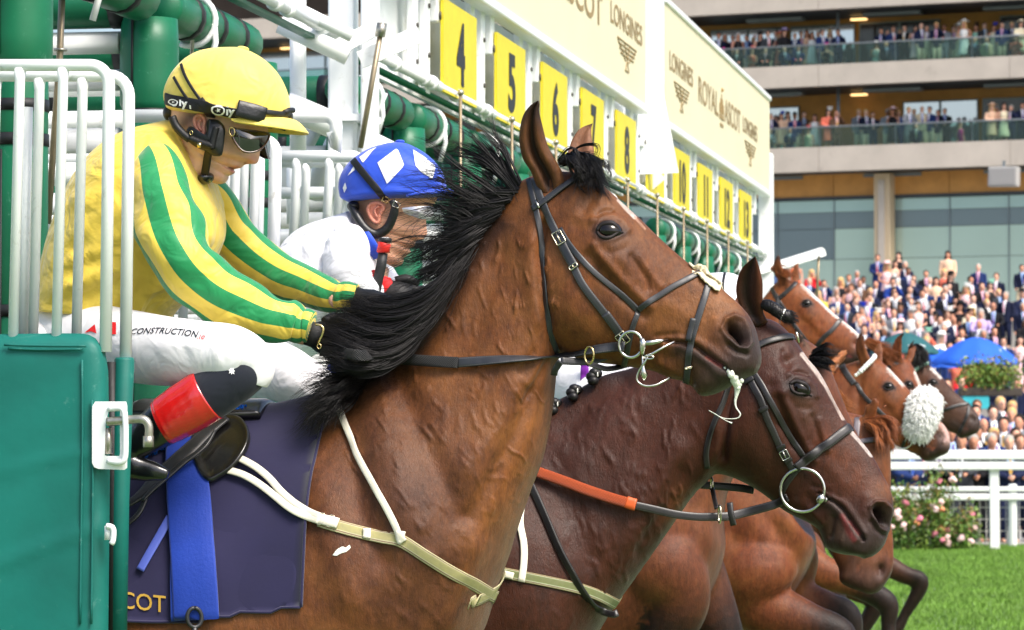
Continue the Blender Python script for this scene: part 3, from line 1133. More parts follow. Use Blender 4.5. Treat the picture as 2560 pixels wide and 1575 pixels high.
mb.box(PD.P(270, 1332, -.04), (.012, .008, .028), basis(PD.a, z=UP))
mb.build('keeper', M_WH, DA)
for Yd, fr in ((8.75, dict(top=352, legx=688, bend=30, xs=(590, 640), bot=800, left=420)), (8.85, dict(top=358, legx=646, bend=24, xs=(470, 570, 612), bot=800, left=420)),
    (9.55, dict(top=391, legx=905, bend=26, xs=(742, 824), bot=640, left=690)), (9.63, dict(top=404, legx=880, bend=24, xs=(766, 850), bot=640, left=690)),
    (8.55, dict(top=290, legx=840, bend=26, xs=(460, 520), bot=330, left=330))):
 pl = Plane(np.array([PY(600, 600, Yd)[0], Yd, 0]), YAW)
 dr = empty('front_door', pl.P(600, 900, 0))
 dr.parent = UN
 dr.location = Vector(pl.P(600, 900, 0)) - UN.location
 door_frame(pl, dr, 0.0, fr['top'], fr['legx'], fr['bend'], list(fr['xs']), fr['bot'], r=.0125, rt=.0165, left=fr['left'])
pl = Plane(np.array([PY(750, 500, 9.6)[0], 9.6, 0]), YAW)
pipe('door_crossbar', [pl.P(690, 482, .02), pl.P(905, 482, .02)], .017, M_WH, UN)
# ------------------------------------------------------------------ horses
def coat_mat(name, rough=0.40, wet=0.35, hair=1.0, WARM=(0.26, 0.105, 0.028, 1)):
 m = bpy.data.materials.new(name)
 m.use_nodes = True
 t = NT(m)
 at = t.new('VertexColor')
 at.layer_name = 'Col'
 co = t.coord()
 hairn = t.noise(95, 5, 0.65, t.coord('Object', (1, 1, 0.35)), 0.3)
 blot = t.noise(9, 5, 0.65, co, 0.5)
 c = t.mix(t.mapr(hairn, 0.3, 0.7, 0.0, 0.55), at.outputs[0], (0.03, 0.012, 0.006, 1))
 strk = t.noise(34, 5, 0.7, t.coord('Object', (1, 1, 0.4)), 0.5)
 c = t.mix(1.0, c, t.ramp(strk, [(0.28, (0.62, 0.60, 0.58, 1)), (0.72, (1.22, 1.22, 1.22, 1))]), 'MULTIPLY')
 warm = t.mix(t.mapr(blot, 0.42, 0.70, 0, 0.42), c, WARM)
 keep = t.new('SeparateColor')
 t.link(at.outputs[0], keep.inputs[0])
 c = t.mix(t.mapr(keep.outputs[0], 0.05, 0.16, 0, 1), c, warm)
 t.link(c, t.b.inputs['Base Color'])
 t.link(t.mapr(blot, 0.3, 0.75, rough + 0.16, rough - 0.03), t.b.inputs['Roughness'])
 t.b.inputs['Specular IOR Level'].default_value = 0.24
 t.b.inputs['Sheen Weight'].default_value = 0.05
 t.b.inputs['Sheen Roughness'].default_value = 0.4
 # wet clumps and veins standing under the skin
 b1 = t.bump(t.noise(260, 4, 0.7, t.coord('Object', (1, 1, 0.3)), 0.4), 0.55 * hair, 0.0028)
 b2 = t.bump(t.noise(34, 4, 0.62, co, 0.8), 0.22 * wet, 0.006, b1)
 b4 = t.bump(t.noise(6, 3, 0.55, co), 0.30 * wet, 0.025, b2)
 t.link(b4, t.b.inputs['Normal'])
 return m
class Body:
 """a body swept along traced top and bottom lines with real widths (local a, b, c)"""
 def __init__(self, pl, stations, N=200, M=72):
  self.pl = pl
  self.N, self.M = N, M
  T = np.array([(s[0], s[1]) if s[-1] == 'L' else pl.at(s[0], s[1]) for s in stations])
  B = np.array([(s[2], s[3]) if s[-1] == 'L' else pl.at(s[2], s[3]) for s in stations])
  Wd = np.array([s[4] for s in stations], float) / 1000.0
  G = np.array([s[5] if len(s) > 5 and s[5] != 'L' else 0.0 for s in stations])
  A = crom(np.hstack([T, B, Wd, G[:, None]]), N)
  T, B, Wd, G = A[:, :2], A[:, 2:4], np.maximum(A[:, 4:9], 0.002), A[:, 9]
  th = np.linspace(0, 2 * math.pi, M, endpoint=False)
  ctrl = np.zeros((N, 12))
  ctrl[:, 1:6] = -Wd
  ctrl[:, 7:12] = Wd[:, ::-1]
  s = th / (2 * math.pi) * 12
  i = np.floor(s).astype(int) % 12
  f = s - np.floor(s)
  p0, p1, p2, p3 = [ctrl[:, (i + k) % 12] for k in (-1, 0, 1, 2)]
  lat = 0.5 * (2 * p1 + (p2 - p0) * f + (2 * p0 - 5 * p1 + 4 * p2 - p3) * f ** 2 + (3 * p1 - p0 - 3 * p2 + p3) * f ** 3)
  t = (1 - np.cos(th)) / 2
  ab = T[:, None, :] * (1 - t)[None, :, None] + B[:, None, :] * t[None, :, None]
  V = np.concatenate([ab, (lat + G[:, None])[:, :, None]], -1)
  self.V = V.reshape(-1, 3)
  self.F = grid_faces(N, M).tolist()
  n0 = len(self.V)
  self.V = np.vstack([self.V, V[0].mean(0), V[-1].mean(0)])
  for j in range(M):
   self.F.append((n0, (j + 1) % M, j))
   self.F.append((n0 + 1, (N - 1) * M + j, (N - 1) * M + (j + 1) % M))
  self.nb = len(self.V)
  self.normals()
 def normals(self):
  N, M = self.N, self.M
  G = self.V[:N * M].reshape(N, M, 3)
  du = np.gradient(G, axis=0)
  dv = np.roll(G, -1, 1) - np.roll(G, 1, 1)
  n = nrm(np.cross(dv, du))
  c = G.mean(1, keepdims=True)
  if ((G - c) * n).sum() < 0:
   n = -n
  n = n.reshape(-1, 3)
  self.n = np.vstack([n, [1, 0, 0], [-1, 0, 0]])
 def px(self):
  Q = self.V.copy()
  Q[:, 2] = -np.abs(Q[:, 2])
  return proj(self.pl.W(Q))
 def sculpt(self, ops):
  p = self.px()
  for pts, sig, amp in ops:
   q = np.asarray(pts, float).reshape(-1, 2)
   i = np.where(((p > q.min(0) - 3 * sig) & (p < q.max(0) + 3 * sig)).all(1))[0]
   if len(i) == 0:
    continue
   d = seg_dist(p[i], q)
   w = np.exp(-(d / sig) ** 2) * np.clip(np.abs(self.n[i, 2]) * 1.6, 0, 1)
   self.V[i] += self.n[i] * (w * amp / 1000.0)[:, None]
  self.normals()
 def smooth(self, it=1):
  N, M = self.N, self.M
  for _ in range(it):
   G = self.V[:N * M].reshape(N, M, 3)
   H = G.copy()
   H[1:-1] = 0.5 * G[1:-1] + 0.125 * (G[:-2] + G[2:] + np.roll(G, 1, 1)[1:-1] + np.roll(G, -1, 1)[1:-1])
   self.V[:N * M] = H.reshape(-1, 3)
  self.normals()
 def paint(self, base, strokes, crest=None):
  p = self.px()
  C = np.tile(np.array(lin(base)), (len(self.V), 1))
  for st in strokes:
   pts, sig, c, a = st[:4]
   d = seg_dist(p, pts)
   w = a * np.exp(-(d / sig) ** 2)
   if len(st) > 4 and st[4] == 'flat':
    w = a * np.clip((sig - d) / (0.35 * sig) + 0.0, 0, 1)
   C = C * (1 - w[:, None]) + np.array(lin(c)) * w[:, None]
  self.C = C
  return C
def tube_local(pts, rad, seg=16, n=None, flat=1.0):
 """leg tube in local coordinates, pts (k,3), rad (k,), flat: sideways squeeze"""
 n = n or len(pts) * 6
 A = crom(np.hstack([np.asarray(pts, float), np.asarray(rad, float)[:, None]]), n)
 P, r = A[:, :3], np.maximum(A[:, 3], 0.004)
 T = nrm(np.gradient(P, axis=0))
 S = np.tile([0, 0, 1.0], (n, 1))
 U = nrm(np.cross(S, T))
 S = np.cross(T, U)
 a = np.linspace(0, 2 * math.pi, seg, endpoint=False)
 V = P[:, None] + r[:, None, None] * (np.cos(a)[None, :, None] * U[:, None] + flat * np.sin(a)[None, :, None] * S[:, None])
 Fc = grid_faces(n, seg).tolist()
 V = V.reshape(-1, 3)
 k = len(V)
 V = np.vstack([V, P[0], P[-1]])
 for j in range(seg):
  Fc.append((k, (j + 1) % seg, j))
  Fc.append((k + 1, (n - 1) * seg + j, (n - 1) * seg + (j + 1) % seg))
 return V, Fc
def ear_geo(pl, L, R, g0, g1, groove=0.75, thick=0.36, n=26, m=28, open_at=0.5, open_w=0.20):
 """ear from its two outlines (photo pixels, base first); opening on the near side"""
 Lp = np.array([pl.at(*q) for q in L])
 Rp = np.array([pl.at(*q) for q in R])
 Lp, Rp = smoothpath(Lp, n), smoothpath(Rp, n)
 g = np.linspace(g0, g1, n)
 th = np.linspace(0, 2 * math.pi, m, endpoint=False)
 rows = []
 op = []
 for i in range(n):
  w = np.linalg.norm(Rp[i] - Lp[i]) / 2
  mid = (Lp[i] + Rp[i]) / 2
  ex = (Rp[i] - Lp[i]) / 2
  x = np.cos(th)
  y = np.sin(th)
  h = max(w * thick * 1.6, 0.003)
  gam = y * h
  near = y < 0
  xc = (x - (open_at * 2 - 1)) / (open_w * 2)
  gro = np.exp(-xc ** 2) * near * groove * min(1, i / 4) * 2 * h * 0.9
  gam = gam + gro
  rows.append(np.stack([mid[0] + ex[0] * x, mid[1] + ex[1] * x, g[i] + gam], -1))
  op.append(np.exp(-xc ** 2) * near)
 V = np.concatenate(rows)
 Fc = grid_faces(n, m).tolist()
 k = len(V)
 V = np.vstack([V, rows[0].mean(0), rows[-1].mean(0)])
 for j in range(m):
  Fc.append((k, (j + 1) % m, j))
  Fc.append((k + 1, (n - 1) * m + j, (n - 1) * m + (j + 1) % m))
 t = np.repeat(np.linspace(0, 1, n), m)
 t = np.r_[t, 0, 1]
 return V, Fc, t, np.r_[np.concatenate(op), 0, 0]
# features of a horse's head, traced once on the nearest horse (photo pixels)
LM = np.array([[1518, 578], [1838, 830], [1690, 856]], float)      # eye, nostril, mouth corner
FEAT = [
 ([(1445, 790)], 75, 9), ([(1420, 700)], 60, 5), ([(1480, 850)], 45, 5),          # cheek
 ([(1362, 560), (1350, 640), (1358, 740), (1376, 830), (1390, 880)], 13, -15),    # behind the jaw
 ([(1325, 600), (1330, 700), (1345, 800)], 24, 6),
 ([(1484, 612), (1514, 652), (1552, 696), (1600, 742), (1625, 765)], 11, 6),      # facial crest
 ([(1470, 640), (1510, 690), (1560, 745), (1610, 790)], 15, -7),
 ([(1578, 640), (1600, 672), (1618, 700), (1622, 722)], 7, -5),
 ([(1600, 640), (1625, 680), (1650, 715)], 9, 3.5),
 ([(1560, 655), (1580, 700)], 12, 3),
 ([(1493, 540), (1503, 531), (1516, 526), (1530, 527)], 6, -6),
 ([(1480, 552), (1500, 545), (1530, 541), (1556, 553), (1570, 575)], 9, 6),       # brow
 ([(1488, 572), (1497, 557), (1516, 552), (1534, 556), (1548, 572)], 4.5, 3.5), ([(1490, 590), (1510, 602), (1535, 598), (1556, 588)], 5, 3),
 ([(1460, 520), (1475, 500)], 16, -7), ([(1440, 560)], 20, -4),
 ([(1495, 622), (1530, 632), (1565, 620)], 10, -3),
 ([(1663, 853), (1690, 856), (1712, 857), (1739, 866), (1772, 893), (1806, 915), (1818, 927)], 4.5, -11),   # mouth
 ([(1700, 868), (1735, 882), (1770, 908), (1800, 935)], 10, 4),
 ([(1700, 842), (1740, 850), (1775, 872), (1815, 905)], 10, 4),
 ([(1722, 905), (1726, 940), (1730, 960)], 9, -5), ([(1768, 960)], 26, 6),
 ([(1806, 822), (1816, 800), (1836, 790), (1858, 800), (1872, 824), (1878, 856), (1866, 870), (1842, 862), (1822, 846), (1806, 822)], 6.5, 7.5),
 ([(1826, 820), (1844, 834), (1856, 850)], 13, -30), ([(1832, 822), (1850, 842)], 8, -16),
 ([(1822, 864), (1842, 880), (1866, 886)], 7, -6),
 ([(1790, 800), (1795, 840)], 16, 3), ([(1640, 880), (1680, 895)], 14, -4), ([(1650, 910), (1700, 935)], 9, 3),
 ([(1660, 760), (1720, 790)], 22, 3), ([(1640, 840), (1680, 835), (1715, 838)], 7, -3),
]
EYE_UP = [(1492.5, 578), (1497, 566), (1510, 559.5), (1527, 561), (1539, 571), (1546, 581)]
EYE_LO = [(1492.5, 578), (1496, 588), (1507, 595.5), (1522, 596), (1537, 589), (1546, 581), (1558, 583)]
EYE_FOLD = [(1486, 566), (1498, 553), (1518, 548.5), (1536, 552), (1549, 568)]
def affine(dst):
 A = np.hstack([LM, np.ones((3, 1))])
 return np.linalg.solve(A, np.asarray(dst, float))
def mapf(M, pts):
 pts = np.atleast_2d(np.asarray(pts, float))
 return np.hstack([pts, np.ones((len(pts), 1))]) @ M
def feat_for(dst):
 M = affine(dst)
 s = math.sqrt(abs(np.linalg.det(M[:2])))
 return [(mapf(M, p), sig * s, amp) for p, sig, amp in FEAT], M, s
M_EYE = mat('horse_eye', rgb(14, 8, 6), 0.06, 0.35, coat=0.2)
M_EYE.node_tree.nodes['Principled BSDF'].inputs['Coat Roughness'].default_value = 0.02
M_LID = mat('horse_eyelid', rgb(34, 28, 28), 0.55, 0.25)
M_HOOF = mat('hoof_horn', rgb(48, 40, 34), 0.5, 0.4, var=0.3)
M_MANE = mat('black_horse_hair', (0.0075, 0.0065, 0.0068, 1), 0.42, 0.30)
M_FLAX = mat('chestnut_horse_hair', rgb(150, 84, 40), 0.4, 0.5, var=0.35, vscale=40)
def horse(name, label, pl, stations, marks, base, paints, coat, N=220, M=72, extra_sculpt=(), ears=(), legs=(), origin=None,
   mane_mat=None, smooth_it=0, eye_scale=1.0, lid=True, group=None, far_eye=True, leg_col=(24, 17, 15), remesh=0):
 feats, MX, sc = feat_for(marks)
 bd = Body(pl, stations, N, M)
 bd.sculpt(feats)
 bd.sculpt(list(extra_sculpt))
 if smooth_it:
  bd.smooth(smooth_it)
 muz = (52, 42, 40)
 strokes = [
  (mapf(MX, [(1862, 900), (1830, 940), (1780, 965)]), 70 * sc, muz, 0.92),
  (mapf(MX, [(1872, 840), (1880, 880)]), 60 * sc, muz, 0.85),
  (mapf(MX, [(1700, 870), (1760, 900), (1810, 930)]), 26 * sc, (58, 48, 46), 0.9),
  (mapf(MX, [(1750, 945)]), 40 * sc, (78, 62, 48), 0.6),
  (mapf(MX, [(1828, 822), (1848, 842)]), 26 * sc, (26, 20, 20), 0.95),
  (mapf(MX, EYE_UP), 17 * sc, (38, 30, 30), 0.85),
  (mapf(MX, EYE_LO), 13 * sc, (40, 31, 30), 0.8),
  (mapf(MX, [(1540, 610), (1570, 640)]), 32 * sc, (84, 60, 48), 0.55),
  (mapf(MX, [(1768, 893), (1790, 906), (1802, 914)]), 5.0 * sc, (140, 60, 62), 0.85),
 ]
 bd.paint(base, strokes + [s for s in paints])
 V, Fc, C = [bd.V], list(bd.F), [bd.C]
 nv = len(bd.V)
 for e in ears:
  ev, ef, t, op = ear_geo(pl, e['L'], e['R'], e['g0'], e['g1'], e.get('groove', 0.75), e.get('thick', 0.36),
        open_at=e.get('at', 0.5), open_w=e.get('w', 0.2))
  ec = np.tile(np.array(lin(e.get('col', base))), (len(ev), 1))
  dk = np.array(lin((24, 17, 15)))
  w = np.clip(op * 0.96, 0, 1)[:, None]
  tipw = np.clip((t - e.get('tip', 0.72)) / 0.22, 0, 1)[:, None] * e.get('tipa', 0.85)
  w = np.maximum(w * e.get('dark', 1.0), tipw)
  ec = ec * (1 - w) + dk * w
  V.append(ev)
  Fc += [tuple(i + nv for i in f) for f in ef]
  C.append(ec)
  nv += len(ev)
 hoofs = []
 for lg in legs:
  lp, lr = [tuple(q) for q in lg['p']], list(lg['r'])
  d0 = np.array(lp[0]) - np.array(lp[1])
  lg = dict(lg, p=[tuple(np.array(lp[0]) + d0 * .5 - np.array([0, 0, lp[0][2] * .9]))] + lp, r=[lr[0] * .35] + lr)
  lv, lf = tube_local(lg['p'], lg['r'], 18, flat=lg.get('flat', 0.8))
  n = len(lv) - 2
  t = np.r_[np.repeat(np.linspace(0, 1, n // 18), 18), 0, 1]
  lc = np.tile(np.array(lin(base)), (len(lv), 1))
  w = np.clip((t - lg.get('dark0', 0.35)) / 0.15, 0, 1)[:, None]
  lc = lc * (1 - w) + np.array(lin(leg_col)) * w
  V.append(lv)
  Fc += [tuple(i + nv for i in f) for f in lf]
  C.append(lc)
  nv += len(lv)
  hoofs.append((np.array(lg['p'][-1]), np.array(lg['p'][-1]) - np.array(lg['p'][-2])))
 Vw = pl.W(np.vstack(V))
 allC = np.vstack(C)
 if remesh:
  me = mk_mesh('tmp', Vw, Fc)
  to = link(bpy.data.objects.new('tmp', me))
  md = to.modifiers.new('r', 'REMESH')
  md.mode = 'VOXEL'
  md.voxel_size = remesh
  sm = to.modifiers.new('s', 'SMOOTH')
  sm.factor = 0.5
  sm.iterations = 5
  ev = to.evaluated_get(bpy.context.evaluated_depsgraph_get()).to_mesh()
  n = len(ev.vertices)
  nvv = np.empty(n * 3, np.float32)
  ev.vertices.foreach_get('co', nvv)
  nV = nvv.reshape(-1, 3).astype(float)
  li = np.empty(len(ev.loops), np.int32)
  ev.loops.foreach_get('vertex_index', li)
  lt = np.empty(len(ev.polygons), np.int32)
  ev.polygons.foreach_get('loop_total', lt)
  if (lt == 4).all():
   Fc = li.reshape(-1, 4)
  else:
   Fc = [tuple(p.vertices) for p in ev.polygons]
  kd = KDTree(len(Vw))
  for i, p in enumerate(Vw):
   kd.insert(p, i)
  kd.balance()
  idx = [kd.find(p)[1] for p in nV]
  allC = allC[idx]
  bpy.data.objects.remove(to)
  Vw = nV
 lo = Vw.min(0)
 og = origin if origin is not None else np.array([(Vw[:, 0].min() + Vw[:, 0].max()) / 2, pl.O[1] + 0.0, max(lo[2], 0)])
 body = obj(name, Vw, Fc, coat, origin=og, col=allC)
 tag(body, label, 'horse', group)
 skin = Skin(pl.W(bd.V), bd.F)
 # eyes with lids, one on each side
 eu, ev_ = mapf(MX, [(1519, 577.5)])[0]
 P, n = skin.hit(eu, ev_)
 if P is not None:
  Lp = pl.L(P)
  ax = mapf(MX, [(1546, 584)])[0] - mapf(MX, [(1492.5, 576)])[0]
  ang = math.atan2(-ax[1], ax[0])
  R_e = 0.0265 * eye_scale
  for side in ((-1, 1) if far_eye else (-1,)):
   xa = math.cos(ang) * pl.a + math.sin(ang) * pl.b
   zc = -side * 0 + np.array(pl.c) * side
   c0 = pl.W(np.array([Lp[0], Lp[1], side * (abs(Lp[2]) - 0.0160 * eye_scale)]))
   Rm = basis(xa, z=zc)
   mb = MB()
   mb.sphere(c0, np.array([R_e * 1.10, R_e * 0.86, R_e * 0.96]), 24, 16, Rm)
   mb.build('eye', M_EYE, body)
  if lid:
   for nm, path, r in (('upper_eyelid', EYE_UP, 0.0062), ('lower_eyelid', EYE_LO, 0.0042)):
    p, nn = skin.path(mapf(MX, path), 16, 0.0016)
    t = np.linspace(0, 1, 16)
    rr = r * eye_scale * (0.45 + 0.55 * np.sin(t * math.pi))
    # the lids ride over the ball
    for i in range(len(p)):
     dvec = p[i] - (pl.W(np.array([Lp[0], Lp[1], -(abs(Lp[2]) - 0.0160 * eye_scale)])))
     Ll = np.linalg.norm(dvec)
     if Ll < R_e * 0.98:
      p[i] = p[i] + nn[i] * (R_e * 1.0 - Ll) * 0.85
    mb = MB()
    mb.tube(p, rr, 8)
    q = pl.L(mb.data()[0])
    mb.build(nm, M_LID, body)
    q[:, 2] *= -1
    obj(nm, pl.W(q), [f[::-1] for f in mb.data()[1]], M_LID, body)
 for P, d in hoofs:
  d = nrm(d)
  side = np.array([0, 0, 1.0])
  fwd = nrm(np.cross(side, d))
  fwd = fwd if fwd[0] > 0 else -fwd
  hv, hf = tube_local([P - d * 0.02, P + d * 0.015 + fwd * 0.008, P + d * 0.05 + fwd * 0.022, P + d * 0.075 + fwd * 0.035], [0.036, 0.045, 0.054, 0.058], 16, 10, 1.0)
  obj('hoof', pl.W(hv), hf, M_HOOF, body)
 return body, bd, skin, MX, sc
# ------------------------------------------------------------------ the nearest horse
YAW = math.radians(10.04)
def stall_point(n):
 """where stall n crosses the plane of the number boards"""
 Y = 13.1 + 1.08 * (n - 4)
 X = -0.256 + (Y - 13.1) * math.tan(YAW)
 return np.array([X, Y, 0.0])
P1 = Plane(stall_point(-1), YAW + math.radians(2.0))
ST1 = [
 (1901, 903, 1886, 936, (20, 28, 32, 28, 18)),
 (1902, 886, 1858, 948, (26, 42, 50, 45, 28)),
 (1897, 856, 1830, 964, (30, 52, 58, 52, 30)),
 (1889, 825, 1806, 977, (30, 56, 62, 54, 30)),
 (1878, 799, 1776, 988, (28, 54, 60, 52, 30)),
 (1862, 776, 1750, 988, (26, 50, 56, 50, 30)),
 (1840, 753, 1729, 966, (24, 46, 53, 48, 30)),
 (1818, 734, 1703, 952, (22, 42, 50, 47, 30)),
 (1796, 714, 1674, 945, (22, 41, 50, 48, 30)),
 (1766, 692, 1640, 930, (23, 43, 53, 50, 30)),
 (1735, 669, 1608, 922, (25, 48, 58, 54, 32)),
 (1699, 640, 1573, 917, (28, 54, 66, 60, 36)),
 (1664, 609, 1538, 912, (33, 64, 74, 66, 40)),
 (1630, 577, 1503, 908, (40, 78, 82, 72, 42)),
 (1602, 549, 1468, 902, (46, 92, 88, 78, 44)),
 (1574, 523, 1437, 893, (50, 98, 92, 84, 48)),
 (1546, 498, 1414, 884, (52, 94, 94, 88, 52)),
 (1512, 468, 1402, 884, (50, 86, 92, 88, 54)),
 (1470, 440, 1395, 892, (46, 78, 86, 86, 56)),
 (1425, 430, 1390, 904, (42, 70, 80, 82, 58)),
 (1378, 430, 1387, 916, (38, 66, 78, 80, 58)),
 (1328, 441, 1385, 930, (34, 62, 76, 80, 58)),
 (1282, 467, 1384, 952, (30, 58, 76, 84, 60)),
 (1229, 521, 1382, 985, (28, 58, 80, 90, 62)),
 (1170, 590, 1377, 1030, (28, 62, 88, 98, 68)),
 (1110, 680, 1366, 1092, (30, 70, 98, 112, 80)),
 (1055, 770, 1349, 1158, (34, 80, 115, 130, 95)),
 (985, 865, 1322, 1225, (38, 95, 140, 155, 110)),
 (915, 925, 1290, 1312, (45, 115, 170, 180, 130)),
 (850, 965, 1258, 1400, (50, 130, 195, 205, 150)),
 (780, 992, 1224, 1492, (60, 150, 220, 225, 160)),
 (700, 1012, 1190, 1600, (75, 170, 235, 240, 165)),
 (600, 1028, 1110, 1740, (90, 190, 250, 250, 170)),
 (450, 1045, 940, 1870, (110, 210, 265, 265, 175)),
 (250, 1050, 700, 1935, (130, 230, 285, 285, 190)),
 (0, 1045, 350, 1945, (140, 240, 295, 290, 190)),
 (-250, 1036, 0, 1920, (140, 240, 290, 280, 180)),
 (-500, 1022, -300, 1840, (135, 235, 280, 260, 160)),
 (-750, 1022, -600, 1770, (125, 225, 265, 245, 150)),
 (-950, 1070, -850, 1740, (105, 195, 235, 220, 135)),
 (-1080, 1180, -1000, 1690, (70, 140, 180, 170, 100)),
 (-1130, 1300, -1080, 1560, (30, 60, 80, 70, 40)),
]
SC1 = [
 ([(1330, 985), (1290, 1080), (1240, 1180), (1180, 1290)], 20, -9),
 ([(1290, 960), (1240, 1060), (1170, 1170)], 34, 7),
 ([(1180, 700), (1120, 830), (1050, 960)], 50, 7),
 ([(1250, 640), (1210, 760), (1150, 900)], 30, -5),
 ([(1000, 960), (1040, 1060), (1100, 1180), (1150, 1290)], 34, -12),
 ([(930, 1000), (960, 1120), (1010, 1250), (1070, 1380)], 55, 14),
 ([(880, 1120), (900, 1260), (950, 1400)], 30, -9),
 ([(1190, 1380), (1160, 1470), (1130, 1560)], 40, 12),
 ([(800, 1200), (830, 1350), (880, 1500)], 45, 10),
 ([(1370, 900), (1340, 960), (1310, 1010)], 9, -5), ([(1352, 905), (1318, 960)], 8, 4), ([(1335, 880), (1300, 930)], 8, -4),
]
_r = np.random.default_rng(5)
for _ in range(240):                                    # veins and wet wrinkles raised under the coat
 cx, cy = _r.uniform(850, 1390), _r.uniform(560, 1560)
 if cx < 1230 - (cy - 520) * 0.8 and cy < 930:
  continue
 a = _r.uniform(0.1, 2.6)
 pts = [(cx, cy)]
 for k in range(_r.integers(2, 5)):
  a += _r.normal(0, 0.55)
  L = _r.uniform(7, 17)
  pts.append((pts[-1][0] + math.cos(a) * L * 0.8, pts[-1][1] + math.sin(a) * L))
 SC1.append((pts, _r.uniform(2.4, 4.2), _r.uniform(1.6, 3.8)))
DK = (44, 28, 22)
PA1 = [
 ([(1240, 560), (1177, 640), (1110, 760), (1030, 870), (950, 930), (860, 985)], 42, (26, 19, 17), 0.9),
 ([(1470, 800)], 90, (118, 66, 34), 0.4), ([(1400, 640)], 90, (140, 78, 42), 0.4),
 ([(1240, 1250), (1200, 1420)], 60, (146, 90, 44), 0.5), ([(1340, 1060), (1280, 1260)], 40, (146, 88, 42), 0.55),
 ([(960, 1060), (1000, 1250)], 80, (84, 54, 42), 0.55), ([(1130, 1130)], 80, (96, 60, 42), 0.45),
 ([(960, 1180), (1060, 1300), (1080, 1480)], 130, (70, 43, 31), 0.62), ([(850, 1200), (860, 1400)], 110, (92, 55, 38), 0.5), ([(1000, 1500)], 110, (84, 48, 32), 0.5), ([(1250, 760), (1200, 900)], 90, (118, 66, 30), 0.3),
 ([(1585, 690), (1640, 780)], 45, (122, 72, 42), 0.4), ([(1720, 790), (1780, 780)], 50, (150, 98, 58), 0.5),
 ([(1490, 740), (1560, 800), (1620, 850)], 24, (70, 42, 28), 0.55),
 ([(1547, 501), (1566, 522), (1587, 543)], 6, (225, 214, 206), 0.95, 'flat'),
 ([(1587, 543), (1612, 572)], 3.5, (190, 150, 130), 0.8, 'flat'),
 ([(1020, 1372), (1032, 1362), (1046, 1354)], 8, (205, 195, 190), 0.0),
]
COAT1 = coat_mat('bay_coat', 0.40, 1.0)
L1 = [dict(p=[(.78, 1.10, -.13), (.90, .86, -.16), (1.14, .72, -.15), (1.32, .66, -.13), (1.30, .45, -.13), (1.25, .33, -.13), (1.16, .27, -.13)],
   r=[.12, .100, .062, .055, .036, .042, .034]),
  dict(p=[(.76, 1.08, .13), (.80, .84, .16), (1.00, .62, .15), (1.12, .50, .13), (1.02, .30, .13), (.96, .18, .13), (.88, .13, .13)],
   r=[.12, .100, .062, .055, .036, .042, .034]),
  dict(p=[(-.62, 1.25, -.13), (-.55, .92, -.16), (-.80, .62, -.14), (-.86, .50, -.13), (-.70, .26, -.13), (-.64, .14, -.13), (-.58, .075, -.13)],
   r=[.17, .14, .075, .06, .038, .046, .038]),
  dict(p=[(-.66, 1.25, .13), (-.62, .92, .16), (-.92, .62, .14), (-.98, .50, .13), (-.84, .26, .13), (-.78, .14, .13), (-.72, .075, .13)],
   r=[.17, .14, .075, .06, .038, .046, .038])]
E1 = [dict(L=[(1362, 492), (1348, 462), (1337, 432), (1320, 403), (1313, 370), (1314, 335), (1324, 297), (1343, 272), (1362, 261)],
   R=[(1424, 490), (1424, 456), (1412, 426), (1396, 396), (1382, 366), (1373, 326), (1365, 286), (1367, 270), (1366, 261)],
   g0=-.034, g1=-.078, col=(98, 60, 30), groove=0.9, at=0.47, w=0.13, tip=0.62),
  dict(L=[(1420, 440), (1408, 400), (1408, 379), (1411, 366), (1419, 339), (1436, 314), (1463, 301)],
   R=[(1478, 430), (1477, 400), (1474, 385), (1474, 370), (1466, 340), (1463, 315), (1465, 301)],
   g0=.03, g1=.075, col=(140, 96, 70), groove=0.6, at=0.4, w=0.3, dark=0.12, tip=0.80)]
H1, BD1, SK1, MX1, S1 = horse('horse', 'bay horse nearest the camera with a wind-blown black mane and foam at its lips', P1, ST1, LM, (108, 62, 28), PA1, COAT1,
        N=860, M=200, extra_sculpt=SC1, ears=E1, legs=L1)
# ------------------------------------------------------------------ leather, metal, cloth
def leather(name, col, rough=0.38, stitch=False):
 if name in MATS:
  return MATS[name]
 m = bpy.data.materials.new(name)
 m.use_nodes = True
 t = NT(m)
 co = t.coord()
 n = t.noise(140, 4, 0.6, co)
 n2 = t.noise(22, 5, 0.65, co)
 c = t.ramp(n2, [(0.25, tuple(np.array(col[:3]) * 0.6) + (1,)), (0.75, tuple(np.array(col[:3]) * 1.5) + (1,))])
 uv = t.new('UVMap')
 sp = t.new('SeparateXYZ')
 t.link(uv.outputs[0], sp.inputs[0])
 if stitch:
  edge = t.math('LESS_THAN', t.math('ABSOLUTE', t.math('SUBTRACT', t.math('ABSOLUTE', t.math('SUBTRACT', sp.outputs[1], 0.5)), 0.36)), 0.035)
  dash = t.math('LESS_THAN', t.math('FRACT', t.math('MULTIPLY', sp.outputs[0], 210.0)), 0.6)
  c = t.mix(t.math('MULTIPLY', t.math('MULTIPLY', edge, dash), 0.5), c, (0.12, 0.11, 0.10, 1))
 t.link(c, t.b.inputs['Base Color'])
 t.link(t.mapr(n2, 0.3, 0.7, rough - 0.08, rough + 0.12), t.b.inputs['Roughness'])
 t.b.inputs['Specular IOR Level'].default_value = 0.6
 t.link(t.bump(n, 0.12, 0.001), t.b.inputs['Normal'])
 MATS[name] = m
 return m
M_LEA = leather('black_leather', rgb(32, 33, 37), 0.42, True)
M_LEA2 = leather('dark_brown_leather', rgb(22, 19, 20), 0.40, True)
M_RUB = mat('black_rubber_grip', rgb(24, 25, 27), 0.55, 0.5)
M_STEEL = mat('polished_steel', rgb(205, 203, 196), 0.16, 0.5, metal=1.0)
